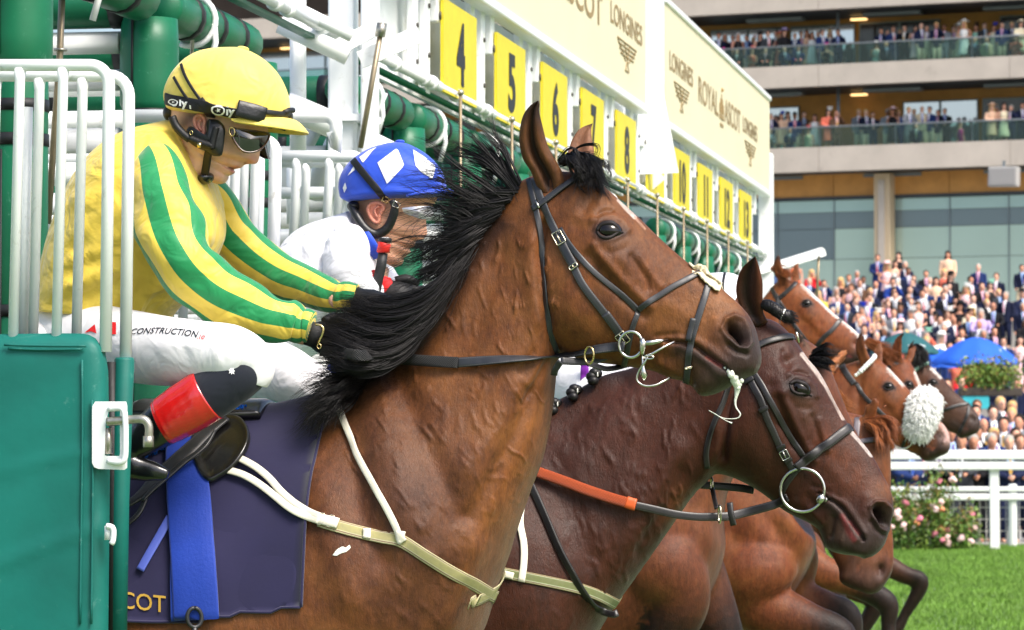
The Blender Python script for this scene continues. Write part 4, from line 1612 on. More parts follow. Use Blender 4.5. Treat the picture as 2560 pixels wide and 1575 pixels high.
M_BRASS = mat('pale_brass', rgb(206, 184, 128), 0.22, 0.5, metal=1.0)
M_PALE = mat('pale_nickel', rgb(222, 212, 184), 0.25, 0.5, metal=1.0)
M_FLEECE = mat('cream_sheepskin', rgb(222, 208, 178), 0.9, 0.2, var=0.25, vscale=80, bump=0.8, bscale=220)
M_WHITE_STRAP = mat('white_strap', rgb(226, 220, 202), 0.42, 0.4, var=0.07, vscale=30, dirt=rgb(160, 150, 125), dirtscale=18)
M_FOAM = mat('saliva_foam', rgb(226, 228, 214), 0.25, 0.6, coat=0.5, bump=0.6, bscale=300)
def webbing_mat(name, field, band, edge):
 m = bpy.data.materials.new(name)
 m.use_nodes = True
 t = NT(m)
 uv = t.new('UVMap')
 sp = t.new('SeparateXYZ')
 t.link(uv.outputs[0], sp.inputs[0])
 c = t.ramp(sp.outputs[1], [(0.0, edge), (0.10, edge), (0.105, band), (0.14, (0.16, 0.035, 0.03, 1)), (0.19, band), (0.27, field), (0.73, field),
        (0.81, band), (0.86, (0.16, 0.035, 0.03, 1)), (0.9, edge)], 'CONSTANT')
 w = t.math('SINE', t.math('MULTIPLY', sp.outputs[0], 2600.0))
 n = t.noise(60, 4, 0.6, t.coord())
 c = t.mix(t.mapr(n, 0.35, 0.7, 0, 0.35), c, (0.20, 0.19, 0.13, 1))
 t.link(c, t.b.inputs['Base Color'])
 t.b.inputs['Roughness'].default_value = 0.8
 t.link(t.bump(w, 0.25, 0.001), t.b.inputs['Normal'])
 return m
M_OLIVE = webbing_mat('olive_webbing', rgb(168, 160, 108), rgb(196, 190, 150), rgb(186, 178, 136))
M_OLIVE2 = webbing_mat('green_webbing', rgb(104, 112, 66), rgb(168, 178, 140), rgb(150, 140, 96))
def knit_grip(name, col):
 m = bpy.data.materials.new(name)
 m.use_nodes = True
 t = NT(m)
 uv = t.new('UVMap')
 sp = t.new('SeparateXYZ')
 t.link(uv.outputs[0], sp.inputs[0])
 a = t.math('SINE', t.math('MULTIPLY', sp.outputs[0], 1500.0))
 b = t.math('SINE', t.math('MULTIPLY', sp.outputs[1], 38.0))
 h = t.math('MULTIPLY', a, b)
 t.link(t.ramp(t.mapr(h, -1, 1, 0, 1), [(0.2, tuple(np.array(col[:3]) * 0.55) + (1,)), (0.8, col)]), t.b.inputs['Base Color'])
 t.b.inputs['Roughness'].default_value = 0.5
 t.link(t.bump(h, 0.7, 0.002), t.b.inputs['Normal'])
 return m
M_GRIP = knit_grip('black_pimpled_grip', rgb(32, 33, 36))
M_GRIP_OR = knit_grip('orange_pimpled_grip', rgb(196, 84, 36))
def mpx(px, Y=7.4):
 return px * Y / F
def buckle(name, pl, c, w, h, ang, n, m, parent, r=0.0016):
 """small rectangular buckle lying on a surface: c centre, n outward normal, ang in the photo plane"""
 x = math.cos(ang) * pl.a + math.sin(ang) * pl.b
 x = nrm(x - n * (x @ n))
 y = nrm(np.cross(n, x))
 cs = []
 for sx, sy in ((-1, -1), (1, -1), (1, 1), (-1, 1)):
  for k in range(4):
   a = math.atan2(sy, sx) + (k - 1.5) * 0.35
   cs.append(c + x * (sx * (w / 2 - 0.003) + 0.003 * math.cos(a)) + y * (sy * (h / 2 - 0.003) + 0.003 * math.sin(a)) + n * 0.004)
 cs.append(cs[0])
 mb = MB()
 mb.tube(np.array(cs), r * 0.8, 6, False)
 mb.tube(np.array([c - x * w / 2 + n * 0.005, c + n * 0.0065, c + x * w * 0.42 + n * 0.005]), r * 0.8, 6)
 return mb.build(name, m, parent)
def ring_geo(c, x, y, rx, ry, r, n=40, a0=0.0, a1=2 * math.pi):
 a = np.linspace(a0, a1, n)
 return c + np.cos(a)[:, None] * x * rx + np.sin(a)[:, None] * y * ry
def mirror_path(pl, P, N):
 """near-side path followed by its mirror image, so that the strap goes round the head"""
 Lp, Ln = pl.L(P), pl.L(N + pl.O)
 Q, Qn = Lp[::-1].copy(), Ln[::-1].copy()
 Q[:, 2] *= -1
 Qn[:, 2] *= -1
 return pl.W(Q), pl.W(Qn) - pl.O
def side_strap(name, pl, skin, uv, width, thick, m, parent, n=28, off=0.0015, mirror=True, over=None, smooth_n=3):
 """a strap draped on the near side; over='start'/'end' carries it round to the far side in one piece"""
 P, N = skin.path(uv, n, off, smooth_n=smooth_n)
 Q, Qn = mirror_path(pl, P, N)
 if over in ('start', 'end'):
  if over == 'end':
   A, An, B_, Bn = P, N, Q, Qn
  else:
   A, An, B_, Bn = Q, Qn, P, N
  gap = np.linalg.norm(A[-1] - B_[0])
  k = max(int(gap / 0.008), 2)
  t = np.linspace(0, 1, k + 2)[1:-1, None]
  mid = A[-1] * (1 - t) + B_[0] * t
  up = nrm(An[-1] + Bn[0] + 1e-6)
  mid = mid + up * 0.02
  W, Wn = skin.wrap(mid, off, 1)
  PP = even(np.vstack([A, W, B_]), n * 2 + k)
  NN = nrm(np.stack([np.interp(np.linspace(0, 1, n * 2 + k), np.linspace(0, 1, n * 2 + k), np.vstack([An, Wn, Bn])[:, q]) for q in range(3)], -1))
  return strap(name, PP, NN, width, thick, m, parent)
 o = strap(name, P, N, width, thick, m, parent)
 if mirror:
  strap(name, Q, Qn, width, thick, m, parent)
 return o
# ------------------------------------------------------------------ mane and forelock of the nearest horse
def G(pl, pts):
 return [pl.P(u, v, g) for u, v, g in pts]
MGT = [   # upswept tuft behind the poll
 [(1300, 462, -.01), (1276, 425, -.01), (1256, 380, .0), (1226, 340, .01), (1200, 312, .02)],
 [(1290, 470, -.02), (1262, 425, -.02), (1235, 385, -.01), (1204, 352, .0), (1165, 326, .02)],
 [(1282, 480, -.03), (1250, 442, -.03), (1205, 410, -.02), (1150, 392, .0), (1090, 372, .02)],
]
MGW = [   # long thin wisps blown back over the second jockey
 [(1270, 492, -.03), (1215, 446, -.03), (1150, 405, -.02), (1100, 380, .0), (1045, 358, .02)],
 [(1258, 504, -.03), (1200, 466, -.03), (1140, 440, -.02), (1070, 424, .0), (1000, 412, .02)],
 [(1240, 526, -.03), (1180, 492, -.04), (1115, 470, -.03), (1060, 456, -.01), (1000, 448, .0)],
 [(1220, 550, -.04), (1160, 518, -.04), (1100, 500, -.03), (1050, 502, -.02), (1000, 512, -.02)],
 [(1200, 575, -.04), (1140, 545, -.05), (1080, 548, -.04), (1030, 556, -.03), (985, 545, -.02)],
 [(1180, 605, -.05), (1120, 592, -.05), (1070, 612, -.05), (1020, 634, -.04), (965, 640, -.03)],
 [(1160, 635, -.05), (1110, 625, -.06), (1060, 655, -.06), (1010, 676, -.05), (950, 690, -.04)],
]
MGC = [   # dense short hair hugging the crest
 [(1302, 468, -.02), (1270, 470, -.02), (1235, 472, -.02), (1195, 462, -.01), (1160, 452, .0)],
 [(1278, 490, -.03), (1245, 492, -.04), (1205, 498, -.04), (1160, 492, -.03), (1120, 484, -.02)],
 [(1255, 515, -.04), (1220, 528, -.05), (1180, 544, -.05), (1140, 552, -.05), (1098, 560, -.04)],
 [(1222, 552, -.04), (1185, 572, -.06), (1146, 594, -.06), (1108, 616, -.06), (1068, 630, -.05)],
 [(1192, 592, -.05), (1158, 615, -.07), (1122, 645, -.07), (1084, 668, -.07), (1040, 688, -.06)],
 [(1164, 632, -.05), (1130, 660, -.08), (1096, 690, -.08), (1056, 712, -.08), (1010, 728, -.07)],
]
MGS = [   # the heavy swag falling over the rider's hands
 [(1185, 602, -.05), (1140, 662, -.08), (1085, 715, -.09), (1010, 742, -.09), (930, 738, -.07), (862, 738, -.06)],
 [(1155, 650, -.06), (1112, 712, -.09), (1050, 768, -.11), (965, 790, -.11), (885, 776, -.09), (826, 776, -.07)],
 [(1126, 698, -.07), (1085, 764, -.10), (1018, 818, -.13), (935, 830, -.13), (862, 808, -.11), (806, 818, -.09)],
 [(1098, 745, -.08), (1058, 812, -.11), (990, 862, -.14), (915, 870, -.15), (850, 846, -.13), (800, 846, -.11)],
 [(1068, 792, -.09), (1030, 850, -.12), (965, 892, -.15), (900, 896, -.16), (846, 874, -.14), (804, 868, -.12)],
 [(1038, 835, -.10), (1000, 878, -.13), (945, 906, -.16), (890, 906, -.17), (845, 890, -.15), (812, 878, -.13)],
 [(1006, 868, -.11), (975, 894, -.14), (930, 912, -.16), (885, 910, -.17), (850, 898, -.15)],
]
SG = guide_hair([G(P1, g) for g in MGT], 300, 13, 0.007, 12, 0.30, 0.005, seed=4, tip_spread=2.0)
SGw = guide_hair([G(P1, g) for g in MGW], 420, 14, 0.012, 7, 0.35, 0.009, seed=5, tip_spread=2.4)
SGc = guide_hair([G(P1, g) for g in MGC], 1800, 11, 0.008, 16, 0.30, 0.004, seed=7, tip_spread=1.6)
SG2 = guide_hair([G(P1, g) for g in MGS], 5200, 14, 0.011, 26, 0.22, 0.005, seed=9, tip_spread=1.3)
MG3 = [
 [(950, 915, 0), (905, 925, -.10), (850, 930, -.13), (800, 940, -.12), (756, 952, -.10)],
 [(920, 935, 0), (880, 955, -.12), (835, 975, -.15), (790, 1000, -.14), (765, 1030, -.12)],
 [(885, 958, 0), (850, 985, -.14), (815, 1015, -.17), (785, 1050, -.17), (760, 1078, -.15)],
 [(850, 978, 0), (825, 1010, -.14), (800, 1040, -.19), (775, 1062, -.19), (735, 1072, -.18)],
]
SG3 = guide_hair([G(P1, g) for g in MG3], 1700, 11, 0.012, 12, 0.35, 0.010, seed=6, tip_spread=2.2)
SG4 = guide_hair([G(P1, g) for g in MGW + MGS[:3]], 150, 14, 0.020, 2, 0.3, 0.02, seed=12, tip_spread=3.0)
S3 = np.array([smoothpath(s, 14) for s in SG3])
LOCKS = []
for S_, r_ in ((SG, 0.0011), (SGw, 0.0008), (SGc, 0.0011), (SG2, 0.0012), (SG4, 0.0005), (S3, 0.0009)):
 LOCKS.append(strands_geo(S_, np.random.default_rng(1).uniform(0.6, 1.0, len(S_)) * r_, 0.00012))
nv = 0
VV, FF = [], []
for V_, F_ in LOCKS:
 VV.append(V_)
 FF.append(F_ + nv)
 nv += len(V_)
o = obj('mane', np.vstack(VV), np.vstack(FF), M_MANE, H1)
tag(o, kind='stuff')
FG = [
 [(1405, 404, -.02), (1430, 390, -.045), (1455, 410, -.06), (1472, 440, -.07), (1480, 478, -.075), (1470, 500, -.085)],
 [(1420, 400, -.01), (1450, 392, -.035), (1480, 412, -.05), (1494, 440, -.055), (1496, 470, -.06), (1484, 492, -.07)],
 [(1432, 400, .0), (1462, 392, -.02), (1490, 408, -.03), (1506, 432, -.03), (1512, 460, -.03), (1505, 478, -.035)],
 [(1395, 410, -.03), (1412, 400, -.055), (1430, 420, -.068), (1442, 445, -.075), (1450, 470, -.085), (1440, 492, -.095)],
]
SF = guide_hair([G(P1, g) for g in FG], 800, 13, 0.008, 8, 0.5, 0.010, seed=21, tip_spread=2.6)
tag(hair_obj('forelock', SF, 0.0009, M_MANE, H1), kind='stuff')
# ------------------------------------------------------------------ bridle of the nearest horse
def group_root(name, label, cat, at, group=None):
 return empty(name, at, label, cat, group)
BR1 = group_root('bridle', 'black leather bridle with crossed noseband on the bay head nearest the camera', 'bridle', P1.P(1450, 700, 0))
side_strap('throat_lash', P1, SK1, [(1322, 446), (1327, 470), (1335, 500), (1344, 540), (1351, 590), (1358, 650), (1365, 730), (1371, 800), (1380, 848), (1392, 880)], 0.0125, .003, M_LEA, BR1, 40, over='start')
side_strap('cheekpiece', P1, SK1, [(1337, 436), (1342, 466), (1351, 495), (1365, 523), (1380, 559), (1392, 585), (1412, 622), (1435, 668), (1456, 712), (1504, 774), (1541, 821), (1557, 845)], 0.0165, .0035, M_LEA, BR1, 50, over='start')
side_strap('cheekpiece', P1, SK1, [(1396, 588), (1410, 618), (1428, 652), (1440, 672)], 0.020, .0055, M_LEA, BR1, 14)
side_strap('cheekpiece', P1, SK1, [(1512, 783), (1530, 806), (1546, 828), (1560, 850)], 0.019, .0055, M_LEA, BR1, 12)
side_strap('noseband_cheekpiece', P1, SK1, [(1400, 572), (1420, 606), (1461, 657), (1500, 694), (1541, 726), (1570, 750), (1599, 780)], 0.0125, .003, M_LEA, BR1, 34)
side_strap('noseband', P1, SK1, [(1594, 776), (1620, 756), (1650, 738), (1679, 719), (1715, 700), (1749, 682)], 0.0125, .0032, M_LEA, BR1, 30)
side_strap('noseband', P1, SK1, [(1774, 699), (1766, 728), (1757, 759), (1748, 786), (1740, 812), (1732, 840), (1727, 862), (1720, 905), (1716, 955)], 0.0140, .0034, M_LEA, BR1, 36)
side_strap('noseband', P1, SK1, [(1733, 796), (1728, 822), (1722, 852)], 0.0125, .0060, M_LEA, BR1, 10)
side_strap('curb_strap', P1, SK1, [(1594, 782), (1588, 800), (1580, 822), (1574, 850), (1566, 890), (1560, 912)], 0.0115, .003, M_LEA, BR1, 18)
side_strap('browband', P1, SK1, [(1332, 524), (1350, 513), (1366, 502), (1399, 476), (1435, 452), (1462, 440), (1484, 446)], 0.0135, .0060, M_LEA, BR1, 36, over='end')
# nose pad of the crossed noseband with its sheepskin
for nm, th, mm, pts, wd in (('nose_pad', .005, M_LEA, [(1742, 672), (1757, 683), (1772, 695), (1790, 708)], [.026, .036, .032, .038, .032]),
       ('sheepskin_pad', .004, M_FLEECE, [(1737, 666), (1752, 682), (1768, 696), (1788, 712), (1800, 720)], [.046, .040, .046, .040, .044])):
 p_, n_ = SK1.path(pts, 24, .0095 if nm == 'nose_pad' else .001, smooth_n=4)
 Q_, Qn_ = mirror_path(P1, p_, n_)
 wv = np.interp(np.linspace(0, 1, 24), np.linspace(0, 1, 5), wd) + (0.0035 * np.sin(np.arange(24) * 1.9) if 'sheep' in nm else 0)
 for a_, b_ in ((p_, n_), (Q_, Qn_)):
  V_, F_, U_ = strap_geo(a_, b_, wv, th)
  obj(nm, V_, F_, mm, BR1, uv=U_)
for (u, v, w, h, a) in ((1399, 597, .034, .024, -1.05), (1436, 668, .010, .022, -0.95), (1557, 843, .030, .026, -0.95), (1719, 917, .004, .018, -1.4)):
 p, n = SK1.hit(u, v)
 buckle('buckle', P1, p + n * 0.005, w * 0.85, h * 0.85, a, n, M_PALE, BR1)
mb = MB()
pts = [SK1.hit(1343.5, 505), SK1.hit(1348, 514), SK1.hit(1353, 524)]
mb.tube(np.array([p + n * 0.011 for p, n in pts]), 0.0022, 8)
mb.build('browband_bar', M_STEEL, BR1)
# bit: cheek ring, hinge, mouthpiece ends and lower prongs
BIT = group_root('bit', 'steel ring bit with curved prongs at the mouth of the bay in front', 'bit', P1.P(1590, 870, -.07))
gB = -.088
ax, ay = P1.a, P1.b
cR = P1.P(1577, 861, gB)
mb = MB()
mb.tube(ring_geo(cR, ax, ay, mpx(29), mpx(32), 0, 44), 0.0033, 10, False)
mb.build('cheek_ring', M_STEEL, BIT)
mb = MB()
mb.tube(np.array([P1.P(u, v, gB - .004) for u, v in ((1605, 846), (1607, 858), (1606, 870), (1605, 886))]), [0.0055, 0.0075, 0.0068, 0.005], 12)
mb.build('hinge', M_STEEL, BIT)
mb = MB()
mb.tube(np.array([P1.P(u, v, g) for u, v, g in ((1606, 858, gB), (1630, 856, gB), (1650, 852, -.078), (1668, 850, -.066))]), [0.0062, 0.0055, 0.0045, 0.0028], 12)
mb.build('mouthpiece', M_STEEL, BIT)
mb = MB()
mb.tube(smoothpath([P1.P(u, v, g) for u, v, g in ((1610, 890, gB), (1626, 886, gB - .004), (1650, 873, gB), (1672, 861, -.078), (1687, 854, -.064))], 16), 0.0026, 10)
mb.tube(smoothpath([P1.P(u, v, g) for u, v, g in ((1622, 886, gB), (1612, 905, gB - .004), (1597, 928, gB), (1592, 948, gB), (1600, 959, gB), (1616, 965, gB), (1640, 962, gB + .005), (1660, 952, gB + .015), (1676, 943, gB + .03))], 30), 0.0024, 10)
mb.tube(ring_geo(P1.P(1622, 893, gB - .005), ax, ay, mpx(12), mpx(4), 0, 20), 0.0016, 8, False)
mb.build('prong', M_STEEL, BIT)
mb = MB()
mb.tube(np.array([P1.P(u, v, gB) for u, v in ((1606, 884), (1607, 905), (1608, 920), (1610, 936), (1610, 950))]), [0.0026, 0.0026, 0.0040, 0.0078, 0.0030], 12)
mb.build('prong', M_STEEL, BIT)
# reins
RN1 = group_root('reins', 'black leather reins with pimpled rubber grip running back from the steel bit', 'reins', P1.P(1300, 895, -.1))
def rein(name, pl, uvg, nvec, width, thick, m, parent, n=40):
 P = smoothpath([pl.P(u, v, g) for u, v, g in uvg], n)
 N = nrm(smoothpath([pl.a * x + pl.b * y + pl.c * z for x, y, z in nvec], n))
 w = np.interp(np.linspace(0, 1, n), np.linspace(0, 1, len(np.atleast_1d(width))), np.atleast_1d(width))
 V_, F_, U_ = strap_geo(P, N, w, thick)
 return obj(name, V_, F_, m, parent, uv=U_)
def surf_g(pl, skin, u, v, off):
 p, n = skin.hit(u, v)
 return -0.1 if p is None else float(pl.L(p)[2]) - off
def rein_path(pl, skin, uv, off=0.012, cap=None):
 out = []
 for u, v in uv:
  g = surf_g(pl, skin, u, v, off)
  out.append((u, v, g if cap is None else max(g, cap)))
 return out
rp = rein_path(P1, SK1, [(1570, 866), (1532, 868), (1485, 875), (1439, 885), (1390, 891), (1333, 896), (1263, 899), (1200, 903), (1141, 907)])
rp[0] = (1562, 866, gB - .004)
rein('rein_strap', P1, rp, [(0, .1, -1), (0, .1, -1), (0, .15, -1), (0, .3, -1), (0, .7, -.7), (0, 1, -.25), (0, .8, -.5), (0, .25, -1), (0, .1, -1)], [.021, .021, .021, .020, .019, .0195, .021, .021, .0215], .0032, M_LEA, RN1, 60)
rp = rein_path(P1, SK1, [(1145, 907), (1090, 904), (1030, 900), (970, 896)], 0.014) + [(910, 890, -.20), (860, 884, -.17), (806, 878, -.13)]
rein('rein_grip', P1, rp, [(0, .1, -1)] * 7, [.0235, .0235, .023, .0225], .006, M_GRIP, RN1, 50)
rein('rein_strap', P1, [(1402, 902, -.07), (1440, 904, -.05), (1486, 902, -.03), (1530, 884, -.03)], [(0, .2, -1)] * 4, .016, .003, M_LEA, RN1, 16)
mb = MB()
mb.tube(ring_geo(P1.P(1473, 888, rp[0][2] * 0 - .105), nrm(P1.a * .8 - P1.c * .4), P1.b, mpx(14), mpx(21), 0, 36), 0.0022, 8, False)
mb.build('martingale_ring', M_BRASS, RN1)
rein('martingale_strap', P1, [(1465, 908, -.10), (1490, 916, -.07), (1518, 923, -.04), (1551, 918, 0.0), (1572, 912, .04)], [(0, .4, -1)] * 5, .013, .003, M_LEA, RN1, 18)
rein('martingale_strap', P1, [(1402, 903, -.09), (1396, 912, -.085), (1388, 924, -.08), (1385, 936, -.07)], [(0.3, .2, -1)] * 4, .014, .003, M_LEA, RN1, 10)
# foam at the lips
SAL = group_root('saliva', 'white saliva foam stringing down from the lips of the bay in front', 'foam', P1.P(1838, 960, -.03))
mb = MB()
dr = [(1830, 938, -.040), (1836, 950, -.040), (1842, 962, -.034), (1843, 975, -.03), (1841, 988, -.03), (1838, 1004, -.03), (1840, 1018, -.03), (1848, 1030, -.03), (1851, 1036, -.03),
  (1846, 1044, -.03), (1832, 1047, -.03), (1812, 1046, -.03), (1796, 1040, -.03), (1782, 1032, -.03), (1772, 1026, -.03)]
mb.tube(smoothpath(G(P1, dr), 70), np.interp(np.linspace(0, 1, 70), [0, .06, .14, .22, .3, .42, .7, 1], [.006, .0095, .0085, .006, .0034, .0018, .0009, .0008]), 8)
mb.tube(smoothpath(G(P1, [(1772, 1026, -.03), (1790, 1036, -.031), (1812, 1050, -.032), (1830, 1058, -.032)]), 14), [.0008] * 12 + [.0015, .0018], 6)
for (u, v, r) in ((1828, 936, .008), (1846, 956, .006), (1854, 952, .005), (1822, 928, .005), (1836, 944, .009), (1850, 962, .004), (1845, 968, .006), (1830, 930, .004), (1812, 920, .003)):
 p, n = SK1.hit(u, v)
 p = P1.P(u, v, -.035) if p is None else p
 mb.sphere(p, r * np.array([1, .8, 1.1]), 10, 7)
mb.build('foam', M_FOAM, SAL)
# ------------------------------------------------------------------ the second horse
P2 = Plane(stall_point(0), YAW + math.radians(1.5))
WH = [s[4] for s in ST1]
ST2 = [
 (2181, 1391, 2160, 1397, WH[0]), (2197, 1379, 2140, 1389, WH[1]), (2211, 1361, 2110, 1386, WH[2]), (2222, 1330, 2083, 1379, WH[3]), (2230, 1291, 2065, 1367, WH[4]),
 (2233, 1258, 2055, 1343, WH[5]), (2226, 1225, 2044, 1322, WH[6]), (2205, 1183, 2020, 1306, WH[7]), (2180, 1138, 1990, 1292, WH[8]), (2155, 1105, 1960, 1276, WH[9]),
 (2132, 1077, 1935, 1256, WH[10]), (2110, 1045, 1908, 1235, WH[11]), (2088, 1006, 1880, 1217, WH[12]), (2068, 965, 1855, 1204, WH[13]), (2046, 928, 1832, 1194, WH[14]),
 (2020, 897, 1808, 1187, WH[15]), (1996, 862, 1789, 1186, WH[16]), (1972, 832, 1776, 1194, WH[17]), (1940, 805, 1766, 1205, WH[18]), (1900, 794, 1757, 1214, WH[19]),
 (1850, 798, 1748, 1222, WH[20]), (1795, 812, 1738, 1231, WH[21]), (1730, 840, 1722, 1250, WH[22]), (1660, 875, 1704, 1276, WH[23]), (1584, 918, 1676, 1318, WH[24]),
 (1505, 940, 1640, 1370, WH[25]), (1425, 985, 1590, 1440, WH[26]), (1345, 1020, 1545, 1503, WH[27]), (1260, 1042, 1500, 1570, WH[28]), (1170, 1055, 1455, 1650, WH[30]),
 (1050, 1068, 1380, 1740, WH[31]), (900, 1075, 1200, 1800, WH[32]), (700, 1078, 950, 1830, WH[33]), (450, 1076, 650, 1830, WH[34]), (200, 1070, 350, 1800, WH[35]),
 (-50, 1065, 50, 1740, WH[36]), (-300, 1080, -200, 1700, WH[38]), (-480, 1140, -420, 1660, WH[39]), (-560, 1230, -520, 1560, WH[40]), (-590, 1330, -570, 1450, WH[41])]
SC2 = [([(1700, 1180), (1660, 1280), (1600, 1380)], 20, -9), ([(1690, 1120), (1640, 1240), (1570, 1360)], 30, 6), ([(1730, 1240), (1680, 1330)], 14, 6), ([(1560, 960), (1490, 1000), (1420, 1070)], 26, -7),
  ([(1590, 1010), (1500, 1100), (1420, 1200)], 50, 7), ([(1300, 1200), (1350, 1350), (1420, 1480)], 50, 9), ([(1400, 1180), (1440, 1300), (1480, 1400)], 30, -8),
  ([(1957, 880), (1962, 900), (1972, 915)], 8, -5), ([(1925, 960)], 20, -5), ([(1955, 1060), (1985, 1110)], 14, -6)]
_r = np.random.default_rng(15)
for _ in range(170):
 cx, cy = _r.uniform(1380, 1740), _r.uniform(960, 1560)
 a = _r.uniform(0.5, 1.9)
 pts = [(cx, cy)]
 for k in range(_r.integers(2, 5)):
  a += _r.normal(0, 0.5)
  L = _r.uniform(7, 17)
  pts.append((pts[-1][0] + math.cos(a) * L * 0.8, pts[-1][1] + math.sin(a) * L))
 SC2.append((pts, _r.uniform(2.6, 4.4), _r.uniform(1.6, 3.8)))
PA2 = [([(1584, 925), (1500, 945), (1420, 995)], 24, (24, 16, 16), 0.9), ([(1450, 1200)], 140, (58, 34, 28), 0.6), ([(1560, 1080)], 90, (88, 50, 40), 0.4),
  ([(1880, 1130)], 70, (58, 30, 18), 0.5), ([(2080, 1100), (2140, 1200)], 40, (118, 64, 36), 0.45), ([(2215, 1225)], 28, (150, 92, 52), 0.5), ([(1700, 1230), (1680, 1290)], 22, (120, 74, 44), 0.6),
  ([(2006, 886), (2040, 928), (2066, 965), (2090, 1010), (2108, 1045)], 7, (216, 200, 190), 0.9, 'flat'), ([(2130, 1082), (2150, 1104), (2178, 1138)], 6, (220, 210, 204), 0.9, 'flat'),
  ([(2105, 1290), (2122, 1330), (2135, 1350)], 6, (150, 66, 68), 0.8)]
COAT2 = coat_mat('dark_bay_coat', 0.36, 1.0, WARM=(0.10, 0.036, 0.016, 1))
E2 = [dict(L=[(1895, 822), (1881, 804), (1868, 786), (1853, 758), (1849, 719), (1864, 676), (1899, 645)], R=[(1925, 806), (1914, 780), (1914, 746), (1915, 706), (1907, 666), (1900, 645)],
   g0=-.035, g1=-.085, col=(92, 48, 28), groove=0.8, at=0.38, w=0.36, tip=0.85, dark=1.0),
  dict(L=[(1815, 800), (1820, 770), (1837, 731)], R=[(1856, 800), (1846, 768), (1838, 731)], g0=.03, g1=.07, col=(110, 60, 34), groove=0.3, w=0.3, dark=.2, tip=.9)]
L2 = []
for q in L1:
 L2.append(dict(p=[(x + .16, y, z) for x, y, z in q['p']], r=q['r']))
LM2 = np.array([[1996, 971], [2201, 1286], [2069, 1246]], float)
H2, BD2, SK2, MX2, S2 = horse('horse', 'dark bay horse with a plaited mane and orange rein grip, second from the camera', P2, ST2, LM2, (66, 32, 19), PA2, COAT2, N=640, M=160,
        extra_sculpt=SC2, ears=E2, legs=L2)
M_RUBBER_BAND = mat('white_rubber_band', rgb(226, 224, 214), 0.5, 0.4)
# plaits along the crest and the bound forelock
for u, v in ((1486, 938), (1436, 978), (1386, 1012), (1338, 1036), (1292, 1052)):
 c = P2.P(u, v, -.02)
 mb = MB()
 for k in range(4):
  a = k * 1.5
  mb.sphere(c + P2.a * .006 * math.cos(a) + P2.b * (.006 * math.sin(a) - .004 * k + .004) - P2.c * .004 * k, np.array([.014, .012, .012]), 12, 8)
 o = mb.build('mane_plait', M_MANE, H2)
 mb = MB()
 mb.tube(ring_pts(c + P2.a * .004, nrm(P2.b), nrm(P2.a * .5 - P2.c), .0135, 16, -1.9, 1.9), .0018, 6)
 mb.build('plait_band', M_RUBBER_BAND, o)
mb = MB()
pp = smoothpath([P2.P(u, v, g) for u, v, g in ((1906, 762, -.045), (1920, 764, -.055), (1938, 774, -.058), (1958, 787, -.055), (1979, 792, -.05))], 40)
t = np.linspace(0, 1, 40)
rr = np.interp(t, [0, .2, .5, .70, .74, .78, .88, 1], [.008, .014, .016, .014, .009, .013, .014, .006])
for k in range(3):
 off = np.stack([np.sin(t * 26 + k * 2.1), np.cos(t * 26 + k * 2.1)], -1) * .006
 mb.tube(pp + off[:, :1] * P2.b + off[:, 1:] * P2.c, rr * .72, 10)
fo = mb.build('forelock', M_MANE, H2)
mb = MB()
mb.tube(ring_pts(pp[29], nrm(P2.b + P2.a * .4), P2.c, .0125, 20), .0028, 6)
mb.build('plait_band', M_RUBBER_BAND, fo)
S_ = []
_r = np.random.default_rng(8)
for i in range(700):
 w = _r.uniform(0, 1)
 k = int(w * 39)
 a = _r.uniform(0, 6.28)
 p0 = pp[k] + (math.cos(a) * P2.b + math.sin(a) * P2.c) * rr[k] * .9
 d = nrm(pp[min(k + 3, 39)] - pp[max(k - 3, 0)])
 S_.append([p0, p0 + d * .012 + P2.b * _r.normal(0, .002), p0 + d * .022 + P2.b * _r.normal(-.002, .004)])
tag(hair_obj('forelock_hair', np.array([smoothpath(s, 5) for s in S_]), .0007, M_MANE, fo), kind='stuff')
BR2 = group_root('bridle', 'black bridle with a padded noseband on the dark bay second from the camera', 'bridle', P2.P(1950, 1000, 0))
side_strap('browband', P2, SK2, [(1870, 884), (1897, 865), (1918, 855), (1958, 845), (1985, 844), (1996, 850)], .0165, .006, M_LEA2, BR2, 30)
mb = MB()
mb.tube(np.array([P2.P(1991, 830, -.06), P2.P(1994, 842, -.058), P2.P(1997, 857, -.058)]), .0028, 8)
mb.build('browband_bar', M_PALE, BR2)
side_strap('cheekpiece', P2, SK2, [(1852, 880), (1860, 908), (1868, 930), (1884, 966), (1903, 1001), (1916, 1042), (1932, 1077), (1947, 1111), (1961, 1135), (1974, 1159), (1987, 1182)], .0165, .004, M_LEA2, BR2, 50)
side_strap('noseband_cheekpiece', P2, SK2, [(1872, 905), (1886, 934), (1904, 962), (1924, 1000), (1958, 1063), (1985, 1106), (2016, 1148)], .0145, .004, M_LEA2, BR2, 40)
side_strap('noseband', P2, SK2, [(1990, 1170), (2010, 1153), (2030, 1138), (2064, 1114), (2104, 1083), (2131, 1064)], .0225, .0075, M_LEA2, BR2, 34)
side_strap('flash_strap', P2, SK2, [(2014, 1152), (1998, 1168), (1984, 1186), (1966, 1210), (1955, 1235)], .0125, .003, M_LEA2, BR2, 20)
side_strap('throat_lash', P2, SK2, [(1838, 900), (1828, 940), (1818, 973), (1806, 1010), (1790, 1048), (1775, 1090), (1766, 1132), (1768, 1170)], .0135, .003, M_LEA2, BR2, 40)
